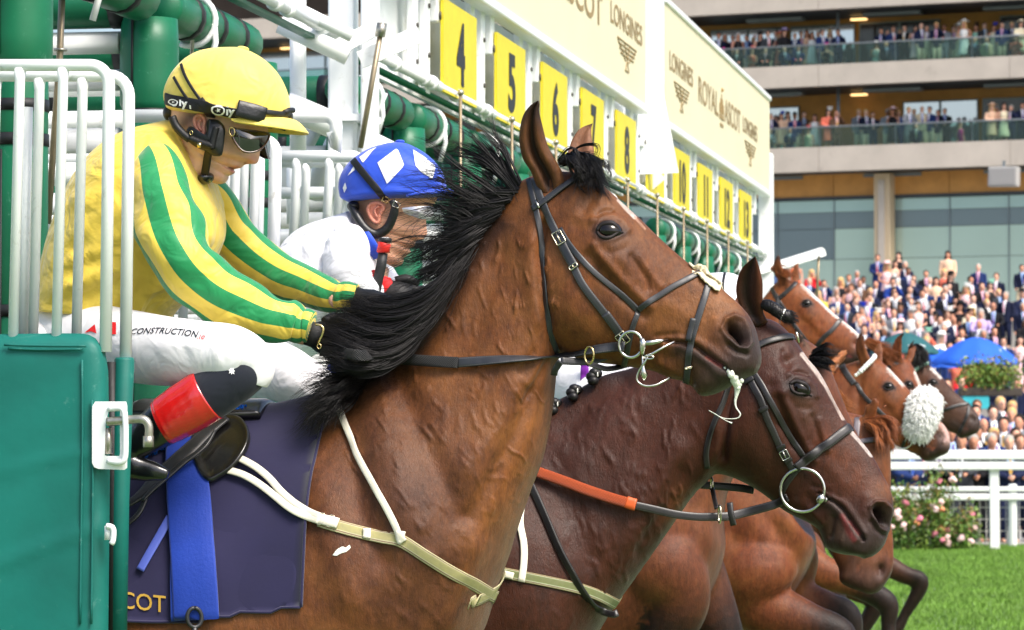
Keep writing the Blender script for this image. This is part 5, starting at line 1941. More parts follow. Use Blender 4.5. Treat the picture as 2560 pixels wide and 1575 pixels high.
for u, v, w, h in ((1909, 1022, .010, .024), (1952, 1117, .010, .022), (1874, 952, .010, .026), (1971, 1150, .008, .020)):
 p, n = SK2.hit(u, v)
 mb = MB()
 ang = -1.1
 x = math.cos(ang) * P2.a + math.sin(ang) * P2.b
 x = nrm(x - n * (x @ n))
 mb.box(p + n * .006, (w, h, .006), np.stack([x, np.cross(n, x), n], 1), .001)
 mb.build('strap_keeper', M_LEA2, BR2)
p, n = SK2.hit(1961, 1136)
buckle('buckle', P2, p + n * .004, .022, .019, -1.1, n, M_STEEL, BR2, .0018)
BIT2 = group_root('bit', 'large loose ring bit with a steel ball on the dark bay second from the camera', 'bit', P2.P(2006, 1225, -.09))
g2 = surf_g(P2, SK2, 2030, 1235, .012)
mb = MB()
mb.tube(ring_geo(P2.P(2006, 1225, g2 - .004), P2.a, P2.b, 54 * 8.5 / F, 53 * 8.5 / F, 0, 56), .0040, 10, False)
mb.build('cheek_ring', M_STEEL, BIT2)
mb = MB()
mb.sphere(P2.P(2052, 1247, g2 - .006), np.array([.0125, .0135, .0125]), 18, 12)
mb.tube(np.array([P2.P(2052, 1248, g2), P2.P(2076, 1251, g2 + .03)]), .008, 10)
mb.build('mouthpiece', M_STEEL, BIT2)
RN2 = group_root('reins', 'rein with an orange pimpled grip below the neck of the second horse', 'reins', P2.P(1700, 1280, -.1))
def rpath(pl, skin, uv, off, g_end=None):
 out = []
 last = -.1
 for u, v in uv:
  p, n = skin.hit(u, v)
  last = float(pl.L(p)[2]) - off if p is not None else last
  out.append((u, v, last))
 return out
rp = rpath(P2, SK2, [(1970, 1243), (1945, 1258), (1918, 1267), (1868, 1280), (1826, 1290), (1796, 1292), (1742, 1292), (1689, 1286), (1636, 1274), (1586, 1263)], .014)
for i in range(4, 8):
 rp[i] = (rp[i][0], rp[i][1], np.interp(i, [3, 8], [rp[3][2], rp[8][2]]))
rein('rein_strap', P2, rp, [(0, .1, -1)] * 10, [.020, .021, .021, .019, .019, .019], .0038, M_LEA2, RN2, 70)
rp = rpath(P2, SK2, [(1590, 1263), (1545, 1251), (1504, 1238), (1460, 1223), (1424, 1209), (1380, 1193), (1340, 1178), (1290, 1150), (1230, 1110)], .016)
rein('rein_grip', P2, rp, [(0, .2, -1)] * 9, .0255, .009, M_GRIP_OR, RN2, 50)
rein('grip_end', P2, [rp[0], (1578, 1260, rp[0][2]), (1566, 1256, rp[0][2])], [(0, .2, -1)] * 3, .0285, .011, mat('orange_rubber', rgb(206, 92, 40), 0.45, 0.5), RN2, 8)
rein('rein_strap', P2, [(1752, 1212, .05), (1800, 1216, .07), (1850, 1220, .075), (1885, 1226, .07)], [(0, .1, -1)] * 4, .019, .004, M_LEA2, RN2, 20)
mb = MB()
mb.tube(ring_geo(P2.P(1799, 1285, rp[0][2] + .04), nrm(P2.a * .4 - P2.c), P2.b, .012, .021, 0, 26), .0024, 8, False)
mb.tube(ring_geo(P2.P(1779, 1212, .02), nrm(P2.a * .4 - P2.c), P2.b, .011, .017, 0, 26), .0024, 8, False)
mb.each('martingale_ring', M_PALE, RN2)
rein('martingale_strap', P2, [(1781, 1222, .0), (1787, 1250, -.05), (1792, 1272, -.09)], [(0, 0, -1)] * 3, .011, .003, M_LEA2, RN2, 10)
rein('rein_stop', P2, [(1825, 1258, -.115), (1828, 1285, -.12), (1834, 1312, -.115)], [(0, 0, -1)] * 3, .014, .008, M_LEA2, RN2, 10)
rp = rpath(P2, SK2, [(1312, 1180), (1330, 1216), (1358, 1278), (1398, 1371), (1432, 1434), (1464, 1488), (1500, 1524), (1532, 1536), (1545, 1532)], .008)
rein('martingale_strap', P2, rp, [(-.3, .2, -1)] * 9, .0175, .005, M_LEA2, RN2, 50)
BP2 = group_root('breastplate', 'green webbing breastplate with a white neck strap on the second horse', 'breastplate', P2.P(1350, 1450, -.2))
side_strap('neck_strap', P2, SK2, [(1310, 1200), (1305, 1260), (1299, 1307), (1309, 1360), (1309, 1410), (1303, 1455)], .0165, .004, M_WHITE_STRAP, BP2, 30, .004)
side_strap('chest_band', P2, SK2, [(1180, 1415), (1247, 1430), (1308, 1442), (1372, 1455), (1438, 1469), (1491, 1486), (1541, 1510)], .026, .003, M_OLIVE2, BP2, 50, .002, over='end')
side_strap('tab', P2, SK2, [(1225, 1431), (1255, 1434), (1284, 1441)], .016, .004, M_WHITE_STRAP, BP2, 12, .005, mirror=False)
# ------------------------------------------------------------------ the horses farther down the line
COAT_CH = coat_mat('chestnut_coat', 0.40, 0.6, WARM=(0.27, 0.105, 0.034, 1))
COAT_BR = coat_mat('brown_coat', 0.40, 0.7, WARM=(0.20, 0.08, 0.027, 1))
def sim(dst_eye, scale, ang):
 """landmarks of a head turned by ang (degrees, nose down positive) and scaled against the nearest one"""
 a = math.radians(ang)
 R_ = np.array([[math.cos(a), -math.sin(a)], [math.sin(a), math.cos(a)]])
 return np.array([np.array(dst_eye) + scale * (R_ @ (p - LM[0])) for p in LM])
def far_stations(pl, MX, uw, zw=1.60, crest=None, bend=0):
 """head from the traced one, then a neck down to the withers at photo column uw and a generic trunk"""
 st = []
 for s in ST1[:22]:
  T = mapf(MX, [s[:2]])[0]
  B = mapf(MX, [s[2:4]])[0]
  a, b = pl.at(*T), pl.at(*B)
  st.append((a[0], a[1], b[0], b[1], s[4], 'L'))
 aw = pl.at(uw, 1100)[0]
 T0, B0 = np.array(st[-1][:2]), np.array(st[-1][2:4])
 T1, B1 = np.array([aw + .16, zw - .03]), np.array([aw + .50, zw - .46])
 for k, t in enumerate((.25, .5, .75)):
  T = T0 * (1 - t) + T1 * t + np.array([0, .05 * math.sin(t * math.pi)])
  B = B0 * (1 - t) + B1 * t + np.array([-.03 * math.sin(t * math.pi), .02 * math.sin(t * math.pi)])
  w = np.array(WH[22]) * (1 - t) + np.array(WH[29]) * t
  st.append((T[0], T[1], B[0], B[1], tuple(w), 'L'))
 for dT, zT, dB, zB, wi in ((.16, -.03, .50, -.46, 29), (.05, .0, .44, -.60, 30), (-.10, .0, .32, -.74, 31), (-.38, -.06, .02, -.84, 33), (-.68, -.09, -.42, -.87, 34), (-.95, -.06, -.80, -.80, 35),
        (-1.2, -.04, -1.10, -.68, 37), (-1.42, -.12, -1.36, -.62, 38), (-1.56, -.28, -1.50, -.54, 40), (-1.62, -.40, -1.58, -.48, 41)):
  st.append((aw + dT, zw + zT, aw + dB, zw + zB, WH[wi], 'L'))
 return st, aw
def gallop_legs(aw, dz=0.0, fore=None):
 L = fore or [dict(p=[(aw + .30, 1.05 + dz, -.15), (aw + .42, .84 + dz, -.16), (aw + .72, .66 + dz, -.14), (aw + .84, .60 + dz, -.13), (aw + .74, .40 + dz, -.13), (aw + .68, .30 + dz, -.13), (aw + .58, .26 + dz, -.13)], r=[.15, .10, .062, .055, .036, .042, .034]),
     dict(p=[(aw + .28, 1.05 + dz, .15), (aw + .30, .84 + dz, .16), (aw + .48, .56 + dz, .14), (aw + .52, .45 + dz, .13), (aw + .40, .25 + dz, .13), (aw + .35, .14 + dz, .13), (aw + .28, .08 + dz, .13)], r=[.15, .10, .062, .055, .036, .042, .034])]
 for g in (-.14, .16):
  d = -.10 if g > 0 else 0
  L.append(dict(p=[(aw - 1.10, 1.2, g), (aw - 1.05 + d, .90, g * 1.1), (aw - 1.30 + d, .62, g), (aw - 1.36 + d, .50, g), (aw - 1.20 + d, .26, g), (aw - 1.14 + d, .14, g), (aw - 1.08 + d, .075, g)], r=[.20, .15, .075, .06, .038, .046, .038]))
 return L
def far_horse(label, Y, marks, uw, base, coat, paints=(), ears=None, fore=None, zw=1.60, N=170, M=48, sculpt=()):
 eu = marks[0][0]
 pl = Plane(np.array([PY(eu, 1106, Y)[0], Y, 0]), YAW + math.radians(1.0))
 MX = affine(marks)
 st, aw = far_stations(pl, MX, uw, zw)
 if ears is None:
  ears = []
  for e, dx in ((E1[0], 0), (E1[1], 0)):
   q = dict(e)
   q['L'] = [tuple(x) for x in mapf(MX, e['L'])]
   q['R'] = [tuple(x) for x in mapf(MX, e['R'])]
   q['col'] = tuple(np.array(base) * .9)
   ears.append(q)
 if fore:
  F_ = []
  for leg, g in zip(fore, (-.15, .15)):
   F_.append(dict(p=[(*pl.at(u, v, g), g) for u, v in leg[0]], r=leg[1]))
  fore = F_
 hb_, bd, sk, MX, sc = horse('horse', label, pl, st, marks, base, paints, coat, N=N, M=M, extra_sculpt=sculpt, ears=ears, legs=gallop_legs(aw, zw - 1.6, fore), remesh=0.012)
 return hb_, bd, sk, MX, sc, pl, aw
def far_bridle(label, pl, sk, MX, straps, m=None, ring=None, rad=None):
 r = group_root('bridle', label, 'bridle', pl.P(*mapf(MX, [(1450, 700)])[0], 0))
 for nm, pts, w in straps:
  side_strap(nm, pl, sk, pts, w, .004, m or M_LEA2, r, 24)
 if ring is not None:
  g = surf_g(pl, sk, *ring, .012)
  k = (pl.O[1]) / F
  mb = MB()
  mb.tube(ring_geo(pl.P(*ring, g), pl.a, pl.b, rad * k, rad * k, 0, 36), .0036, 8, False)
  mb.build('bit_ring', M_STEEL, r)
  mb = MB()
  mb.sphere(pl.P(ring[0] + rad * .86, ring[1] - rad * .1, g - .004), .014, 12, 8)
  mb.build('bit_ball', M_STEEL, r)
 return r
# fourth in view: brown horse mostly hidden by the dark bay
Q = sim((2040, 968), .66, 25)
H4, B4, K4, M4, s4, P4, a4 = far_horse('brown horse half hidden behind the dark bay, only its ear, mane and chest in view', 11.0, Q, 1417, (104, 56, 33), COAT_BR,
          [([(1700, 1300)], 60, (132, 74, 46), .5), ([(1760, 1400)], 30, (96, 60, 36), .5)],
          ears=[dict(L=[(2000, 930), (1994, 890), (1992, 850), (1996, 812), (2004, 787)], R=[(2050, 930), (2034, 890), (2020, 850), (2012, 812), (2005, 787)], g0=-.02, g1=-.06, col=(96, 60, 34), groove=.8, at=.5, w=.3, tip=.8)],
          fore=[([(1640, 1400), (1690, 1500), (1640, 1640), (1600, 1720), (1520, 1760)], [.14, .11, .066, .05, .036]), ([(1680, 1380), (1760, 1500), (1820, 1660), (1800, 1780), (1770, 1900)], [.14, .10, .064, .05, .036])],
          sculpt=[([(1810, 1270), (1770, 1400), (1720, 1500)], 20, 6), ([(1745, 1260), (1700, 1400), (1650, 1520)], 16, -9), ([(1690, 1280), (1650, 1420)], 30, 8), ([(1650, 1330), (1610, 1450)], 14, -6)])
MG4 = [[(2010, 900, -.02), (2040, 875, -.04), (2066, 860, -.05), (2080, 880, -.06)], [(2005, 910, -.03), (2040, 890, -.06), (2070, 890, -.07), (2092, 905, -.06)], [(2000, 925, -.04), (2035, 915, -.07), (2066, 920, -.08), (2085, 918, -.07)]]
tag(hair_obj('mane', guide_hair([G(P4, g) for g in MG4], 700, 9, .006, 20, .2, .004, seed=31), .0012, M_MANE, H4), kind='stuff')
BRd4 = far_bridle('brown browband of the horse half hidden behind the dark bay', P4, K4, M4, [('browband', [(2020, 915), (2032, 902), (2046, 892), (2058, 885)], .017), ('cheekpiece', [(2022, 905), (2040, 940), (2060, 985)], .016)])
# low-headed chestnut whose muzzle shows under the dark bay's
Q = sim((2181, 1180), .60, 47)
H5, B5, K5, M5, s5, P5, a5 = far_horse('chestnut horse galloping with a low head, ears beside the sheepskin noseband', 12.4, Q, 1690, (116, 60, 32), COAT_CH,
          [([(1950, 1330)], 60, (150, 90, 60), .4), ([(1900, 1430)], 60, (100, 58, 36), .5), ([(2160, 1420)], 60, (96, 66, 56), .7)],
          ears=[dict(L=[(2150, 1062), (2158, 1031), (2168, 1010), (2184, 993), (2204, 983)], R=[(2185, 1072), (2194, 1046), (2201, 1022), (2204, 1002), (2205, 984)], g0=-.03, g1=-.06, col=(132, 70, 36), groove=.6, at=.5, w=.3, dark=.35, tip=.97),
            dict(L=[(2188, 1062), (2200, 1030), (2206, 1010), (2216, 997)], R=[(2208, 1062), (2213, 1036), (2216, 1016), (2217, 997)], g0=.03, g1=.06, col=(170, 104, 74), groove=.4, dark=.2, tip=.97)],
          fore=[([(1880, 1420), (1900, 1510), (2010, 1560), (2105, 1600), (2080, 1720), (2040, 1790), (1990, 1800)], [.16, .115, .085, .062, .042, .046, .038]), ([(1950, 1400), (1990, 1490), (2060, 1520), (2118, 1550), (2116, 1660), (2100, 1740), (2060, 1780)], [.14, .085, .066, .058, .040, .044, .036])],
          sculpt=[([(1960, 1290), (2000, 1330), (2020, 1400), (1990, 1450)], 22, 9), ([(1930, 1310), (1960, 1370), (1975, 1430), (1960, 1490)], 10, -13), ([(1880, 1300), (1920, 1370), (1930, 1440)], 26, 9), ([(1830, 1330), (1870, 1420), (1900, 1480)], 16, -10),
            ([(1850, 1450), (1900, 1490)], 24, 6), ([(1925, 1330), (1940, 1350), (1945, 1365)], 5, 4), ([(1945, 1420), (1975, 1430)], 5, -5), ([(1880, 1395), (1900, 1402), (1915, 1395)], 4, 4), ([(1905, 1380), (1925, 1370)], 4, 4)])
MG5 = [[(2180, 1050, -.02), (2210, 1050, -.05), (2230, 1075, -.06), (2238, 1110, -.06)], [(2170, 1055, -.04), (2200, 1062, -.07), (2216, 1090, -.08), (2222, 1128, -.08)], [(2165, 1060, -.05), (2190, 1075, -.08), (2204, 1100, -.09), (2208, 1125, -.09)]]
tag(hair_obj('forelock', guide_hair([G(P5, g) for g in MG5], 800, 9, .011, 12, .3, .006, seed=32), .0012, M_FLAX, H5), kind='stuff')
BRd5 = far_bridle('grey strapped bridle on the low-headed chestnut', P5, K5, M5, [('browband', [(2146, 1106), (2160, 1103), (2180, 1100), (2204, 1098)], .018), ('cheekpiece', [(2146, 1030), (2143, 1060), (2140, 1100), (2140, 1180), (2130, 1280)], .022)], leather('grey_leather', rgb(96, 88, 94), .45))
# bay with the white sheepskin noseband
Q = sim((2220.6, 967), .435, 4.5)
H6, B6, K6, M6, s6, P6, a6 = far_horse('bay horse wearing a thick white sheepskin noseband and a sparkling browband', 17.1, Q, 1760, (124, 66, 34), COAT_CH,
          [(mapf(affine(Q), [(1520, 475), (1548, 502), (1580, 534), (1600, 555)]), 8, (236, 228, 222), .95, 'flat'), (mapf(affine(Q), [(1850, 770), (1880, 810), (1890, 850)]), 12, (230, 190, 182), .9), ([(2045, 1390)], 26, (150, 84, 36), .5)],
          fore=[([(1960, 1380), (2030, 1420), (2130, 1460), (2215, 1505), (2221, 1560), (2220, 1620), (2200, 1660)], [.15, .10, .062, .056, .038, .044, .034]), ([(1990, 1380), (2040, 1430), (2080, 1470), (2090, 1510), (2070, 1570), (2050, 1610), (2020, 1620)], [.14, .09, .055, .052, .034, .042, .034])])
NK = [[(2115, 880, -.03), (2090, 905, -.08), (2075, 940, -.11), (2100, 985, -.13), (2135, 1010, -.12)], [(2085, 905, -.04), (2055, 940, -.10), (2050, 985, -.13), (2080, 1020, -.15), (2120, 1030, -.13)], [(2055, 925, -.05), (2020, 960, -.11), (2020, 1010, -.15), (2050, 1045, -.16)], [(2020, 945, -.05), (1985, 980, -.11), (1990, 1030, -.15), (2020, 1060, -.16)]]
tag(hair_obj('mane', guide_hair([G(P6, g) for g in NK], 1500, 10, .012, 18, .25, .006, seed=33, tip_spread=1.2), .0013, mat('light_chestnut_hair', rgb(176, 106, 52), .42, .45, var=.3, vscale=30), H6), kind='stuff')
BRd6 = far_bridle('bridle with a white beaded browband on the sheepskin-nosed bay', P6, K6, M6, [('cheekpiece', [(2094, 890), (2108, 920), (2122, 942), (2136, 960)], .030), ('cheekpiece', [(2140, 958), (2160, 990), (2190, 1020), (2220, 1050), (2250, 1085)], .020), ('curb_strap', [(2262, 1100), (2252, 1130), (2246, 1150)], .016)], None, (2257, 1094), 27)
p_ = smoothpath([P6.P(u, v, g) for u, v, g in ((2140, 938, -.112), (2152, 928, -.115), (2165, 915, -.11), (2178, 902, -.09), (2186, 893, -.05), (2186, 890, 0))], 14)
mb = MB()
for i in range(14):
 mb.sphere(p_[i], .0125 if i > 1 else .009, 10, 7)
mb.build('beaded_browband', mat('white_beads', rgb(236, 240, 236), .15, .7, coat=.6), BRd6)
# the fluffy noseband itself
NBs = empty('sheepskin_noseband', P6.P(2310, 1020, -.06), 'thick white sheepskin noseband on the bay horse', 'noseband')
a0, a1 = np.array([2302, 972.]), np.array([2272, 1078.])
V0 = MB()
cs, rs = [], []
path = [(2322, 1000, 0.02), (2312, 1005, -.03), (2308, 1020, -.075), (2305, 1040, -.085), (2298, 1062, -.08), (2292, 1078, -.06)]
P_ = smoothpath([P6.P(u, v, g) for u, v, g in path], 16)
V0.tube(P_, np.interp(np.linspace(0, 1, 16), [0, .2, .6, 1], [.044, .062, .062, .046]), 20)
Vt, Ft = V0.data()
ax_ = nrm(P6.P(2350, 1050, 0) - P6.P(2310, 1010, 0))
obj('fleece_core', Vt, Ft, mat('white_fleece', rgb(250, 250, 248), .9, .2, bump=.8, bscale=120), NBs)
S_ = []
_r = np.random.default_rng(14)
c_ = Vt.mean(0)
for i in _r.integers(0, len(Vt), 7500):
 k = min(i // 20, 15)
 d = nrm(Vt[i] - P_[k]) if i < 320 else _r.normal(0, 1, 3)
 d = nrm(d + _r.normal(0, .55, 3) - UP * .25)
 b0 = Vt[i] + _r.normal(0, .006, 3)
 S_.append([b0, b0 + d * .012, b0 + d * .020 - UP * .004, b0 + d * .024 - UP * .014])
tag(hair_obj('fleece', np.array([smoothpath(s, 5) for s in S_]), .0026, mat('white_fleece', rgb(236, 236, 232), .9), NBs), kind='stuff')
# chestnut with the long blaze, head high
Q = sim((2015.7, 759), .396, 0.5)
MXq = affine(Q)
H3, B3, K3, M3, s3, P3, a3 = far_horse('chestnut horse holding its head high with a long white blaze', 18.8, Q, 1670, (132, 69, 35), COAT_CH,
          [(mapf(MXq, [(1500, 458), (1530, 484), (1575, 527), (1605, 556), (1664, 609), (1735, 668), (1800, 718), (1850, 764), (1885, 815), (1900, 870)]), 8, (238, 230, 224), .95, 'flat'),
          (mapf(MXq, [(1895, 840), (1903, 900)]), 7, (230, 186, 176), .9), (mapf(MXq, [(1836, 830)]), 10, (150, 70, 66), .7)], zw=1.72)
BRd3 = far_bridle('brown bridle on the high-headed chestnut with the blaze', P3, K3, M3, [('browband', mapf(M3, [(1345, 545), (1366, 530), (1399, 500), (1435, 465), (1452, 445)]), .024), ('cheekpiece', mapf(M3, [(1300, 480), (1340, 560), (1400, 640), (1440, 710), (1500, 790), (1545, 845)]), .022),
                      ('noseband', mapf(M3, [(1570, 905), (1590, 840), (1640, 780), (1690, 735), (1722, 690), (1735, 680)]), .024), ('throat_lash', mapf(M3, [(1330, 520), (1345, 640), (1360, 760), (1385, 870)]), .018)])
FG3 = [[(1935, 668, 0), (1955, 676, -.03), (1975, 686, -.04), (1990, 694, -.03)], [(1930, 672, -.02), (1950, 682, -.05), (1972, 694, -.06), (1984, 700, -.05)]]
tag(hair_obj('forelock', guide_hair([G(P3, g) for g in FG3], 300, 8, .010, 8, .3, .005, seed=35), .0014, M_FLAX, H3), kind='stuff')
# next but last, only its forehead in view
Q = sim((2272, 962), .375, 24)
H7, B7, K7, M7, s7, P7, a7 = far_horse('chestnut horse between the sheepskin-nosed bay and the last dark horse', 20.0, Q, 1830, (128, 66, 33), COAT_CH,
          [(mapf(affine(Q), [(1530, 484), (1575, 527), (1620, 570)]), 7, (236, 226, 220), .9, 'flat')])
BRd7 = far_bridle('thin grey browband on the chestnut behind the sheepskin noseband', P7, K7, M7, [('browband', [(2206, 926), (2220, 919), (2236, 911), (2246, 907)], .020)])
FG7 = [[(2170, 850, 0), (2195, 866, -.03), (2225, 882, -.04), (2250, 896, -.03)], [(2165, 858, -.02), (2190, 876, -.05), (2220, 892, -.06), (2240, 905, -.05)]]
tag(hair_obj('mane', guide_hair([G(P7, g) for g in FG7], 500, 8, .014, 8, .3, .005, seed=36), .0016, M_FLAX, H7), kind='stuff')
# last dark bay
Q = sim((2332, 956), .330, 4.0)
H8, B8, K8, M8, s8, P8, a8 = far_horse('dark bay horse farthest along the line with a star on its forehead', 22.6, Q, 1980, (84, 49, 33), COAT_BR,
          [(mapf(affine(Q), [(1510, 470), (1545, 500), (1575, 528)]), 8, (236, 228, 222), .95, 'flat'), (mapf(affine(Q), [(1750, 850)]), 120, (70, 56, 50), .6)])
BRd8 = far_bridle('bridle with a crossed noseband on the last dark bay', P8, K8, M8, [('noseband', mapf(M8, [(1560, 800), (1620, 780), (1700, 745), (1790, 720), (1806, 722)]), .020), ('noseband', mapf(M8, [(1806, 724), (1798, 800), (1770, 880), (1740, 950)]), .020), ('cheekpiece', mapf(M8, [(1330, 520), (1400, 640), (1470, 760), (1545, 845)]), .020)])
p_, n_ = K8.path(mapf(M8, [(1340, 530), (1370, 505), (1410, 470), (1450, 445), (1470, 442)]), 14, .006)
mb = MB()
for i in range(14):
 mb.sphere(p_[i], .0125, 8, 6)
mb.build('beaded_browband', mat('green_white_beads', rgb(170, 214, 196), .2, .7, coat=.5), BRd8)
FG8 = [[(2290, 862, 0), (2305, 870, -.03), (2312, 890, -.05), (2300, 915, -.06)], [(2285, 868, -.02), (2296, 882, -.06), (2298, 905, -.07), (2290, 925, -.07)]]
tag(hair_obj('mane', guide_hair([G(P8, g) for g in FG8], 500, 8, .014, 8, .3, .005, seed=37), .0016, M_MANE, H8), kind='stuff')
# ------------------------------------------------------------------ jockeys: helpers
def loft_obj(name, pl, st, N, M, m, parent, sculpt=(), smooth_it=0, uvfun=None):
 bd = Body(pl, st, N, M)
 if sculpt:
  bd.sculpt(list(sculpt))
 if smooth_it:
  bd.smooth(smooth_it)
 uv = None
 if uvfun:
  i = np.repeat(np.linspace(0, 1, N), M)
  j = np.tile(np.linspace(0, 1, M, endpoint=False), N)
  uv = np.vstack([np.stack([i, j], -1), [[0, 0], [1, 0]]])
 o = obj(name, pl.W(bd.V), bd.F, m, parent, uv=uv)
 return o, bd
def limb(pl, pts, n=40, seg=40, flat=1.0, wr=0.0, seed=1, roll=0.0, folds=()):
 """sleeve or trouser leg: pts (u, v, gamma, radius_px); attribute uv = (along, around)"""
 P = np.array([np.r_[pl.P(u, v, g), r * (np.dot(pl.P(u, v, g) - EYE, [0, 1, 0])) / F] for u, v, g, r in pts])
 A = crom(P, n)
 C, r = A[:, :3], np.maximum(A[:, 3], 0.003)
 T = nrm(np.gradient(C, axis=0))
 S = nrm(np.cross(T, -pl.c))               # in the plane, across the limb
 D = np.cross(S, T)
 D = np.where(((D @ pl.c) > 0)[:, None], D, -D)
 a = np.linspace(0, 2 * math.pi, seg, endpoint=False) + roll
 rr = np.random.default_rng(seed)
 t = np.linspace(0, 1, n)[:, None]
 k = np.zeros((n, seg))
 if wr:
  for _ in range(16):
   f, ph, q, sh = rr.uniform(9, 46), rr.uniform(0, 6.28), rr.integers(1, 4), rr.uniform(-1.6, 1.6)
   k += np.sin(f * t + q * a[None] + ph + sh * np.sin(a[None] + ph)) * rr.uniform(.3, 1) / 3.4
  k = k * wr
  for tc, ac, wt, wa, amp in folds:
   dd = np.angle(np.exp(1j * (a[None] - ac)))
   k += amp * np.exp(-((t - tc) / wt) ** 2 - (dd / wa) ** 2)
 R = r[:, None] * (1 + k)
 V = C[:, None] + R[:, :, None] * (np.cos(a)[None, :, None] * S[:, None] + flat * np.sin(a)[None, :, None] * D[:, None])
 V = V.reshape(-1, 3)
 Fc = grid_faces(n, seg).tolist()
 kk = len(V)
 V = np.vstack([V, C[0], C[-1]])
 for j in range(seg):
  Fc.append((kk, (j + 1) % seg, j))
  Fc.append((kk + 1, (n - 1) * seg + j, (n - 1) * seg + (j + 1) % seg))
 uv = np.stack([np.repeat(np.linspace(0, 1, n), seg), np.tile(np.linspace(0, 1, seg, endpoint=False), n)], -1)
 uv = np.vstack([uv, [[0, 0], [1, 0]]])
 return V, Fc, uv
def cloth_mat(name, col, col2=None, n_str=5.0, phase=0.0, duty=0.5, rough=0.55, sheen=0.25, wr=1.0):
 m = bpy.data.materials.new(name)
 m.use_nodes = True
 t = NT(m)
 co = t.coord()
 n = t.noise(5, 4, 0.6, co)
 base = t.ramp(n, [(0.3, tuple(np.array(col[:3]) * 0.92) + (1,)), (0.7, tuple(np.minimum(np.array(col[:3]) * 1.06, 1)) + (1,))])
 if col2 is not None:
  uv = t.new('UVMap')
  sp = t.new('SeparateXYZ')
  t.link(uv.outputs[0], sp.inputs[0])
  fr = t.math('FRACT', t.math('ADD', t.math('MULTIPLY', sp.outputs[1], n_str), phase))
  base = t.mix(t.math('LESS_THAN', fr, duty), base, col2)
 t.link(base, t.b.inputs['Base Color'])
 t.b.inputs['Roughness'].default_value = rough
 t.b.inputs['Specular IOR Level'].default_value = 0.35
 t.b.inputs['Sheen Weight'].default_value = sheen
 w = t.noise(11, 2, 0.45, t.coord('Object', (1, 1, 1)), 1.6)
 w2 = t.noise(45, 3, 0.55, co, 0.8)
 b1 = t.bump(w, 0.42 * wr, 0.03)
 b2 = t.bump(w2, 0.14 * wr, 0.006, b1)
 b3 = t.bump(t.noise(900, 2, 0.5, co), 0.06, 0.0006, b2)
 t.link(b3, t.b.inputs['Normal'])
 return m
def skin_mat(name, col):
 m = bpy.data.materials.new(name)
 m.use_nodes = True
 t = NT(m)
 at = t.new('VertexColor')
 at.layer_name = 'Col'
 n = t.noise(60, 4, 0.6, t.coord())
 t.link(t.mix(t.mapr(n, 0.35, 0.75, 0, 0.25), at.outputs[0], (0.35, 0.12, 0.08, 1)), t.b.inputs['Base Color'])
 t.b.inputs['Roughness'].default_value = 0.46
 t.b.inputs['Subsurface Weight'].default_value = 0.12
 t.b.inputs['Subsurface Radius'].default_value = (0.012, 0.004, 0.002)
 t.b.inputs['Subsurface Scale'].default_value = 0.6
 t.link(t.bump(t.noise(420, 3, 0.6, t.coord()), 0.12, 0.0008), t.b.inputs['Normal'])
 return m
M_SKIN = skin_mat('skin', None)
M_YEL = cloth_mat('yellow_silk', rgb(230, 200, 76), rough=0.5)
M_YG = cloth_mat('yellow_and_green_striped_silk', rgb(232, 202, 80), rgb(22, 132, 76), 5.0, 0.56, 0.5, rough=0.5)
M_BREECH = cloth_mat('white_breeches', rgb(232, 230, 232), rough=0.6, wr=0.6)
M_NAVY = cloth_mat('navy_stretch_cloth', rgb(16, 22, 36), rough=0.75, wr=0.3)
M_RED_BAND = mat('red_patent_band', rgb(196, 22, 20), 0.12, 0.6, coat=1.0, bump=0.08, bscale=14)
M_BOOT = mat('black_boot_leather', rgb(17, 17, 19), 0.22, 0.6, coat=0.4, bump=0.25, bscale=30)
M_BLACK_STRAP = mat('black_strap', rgb(22, 22, 24), 0.5, 0.4, bump=0.2, bscale=200)
M_CHINPAD = mat('black_padded_leather', rgb(24, 25, 28), 0.38, 0.5, bump=0.3, bscale=80)
M_YCAP = cloth_mat('yellow_cap_cloth', rgb(240, 214, 100), rough=0.55, wr=0.7)
M_LENS = mat('dark_goggle_lens', rgb(10, 12, 11), 0.04, 0.9, coat=1.0)
M_LENS.node_tree.nodes['Principled BSDF'].inputs['Coat Roughness'].default_value = 0.02
M_FRAME = mat('amber_goggle_frame', rgb(70, 38, 22), 0.25, 0.6, coat=0.6)
M_WHITE_INK = mat('white_print', rgb(235, 236, 236), 0.6, 0.3)
M_INK = mat('dark_print', rgb(24, 28, 40), 0.6, 0.3)
M_RED_INK = mat('red_print', rgb(222, 30, 32), 0.6, 0.3)
M_GLOVE = mat('black_glove', rgb(20, 20, 22), 0.6, 0.4, bump=0.3, bscale=120)
M_LIPS = None
def decal(name, skin, V, Fc, quad, m, parent, off=0.0012):
 """flat lettering laid on a surface: V in 0..1 x 0..1, quad = photo corners (bl, br, tr, tl)"""
 bl, br, tr, tl = [np.asarray(q, float) for q in quad]
 P = []
 for x, y in V:
  q = (bl * (1 - x) + br * x) * (1 - y) + (tl * (1 - x) + tr * x) * y
  p, n = skin.hit(q[0], q[1])
  if p is None:
   p, n = (P[-1] if P else np.zeros(3)), np.zeros(3)
   P.append(p)
  else:
   P.append(p + n * off - ray(q[0], q[1]) * off * 0.7)
 return obj(name, np.array(P), Fc, m, parent, smooth=False)
def txt01(s, bold=0.0, shear=0.0):
 return fit_text(s, 0, 1, 0, 1, bold, shear)
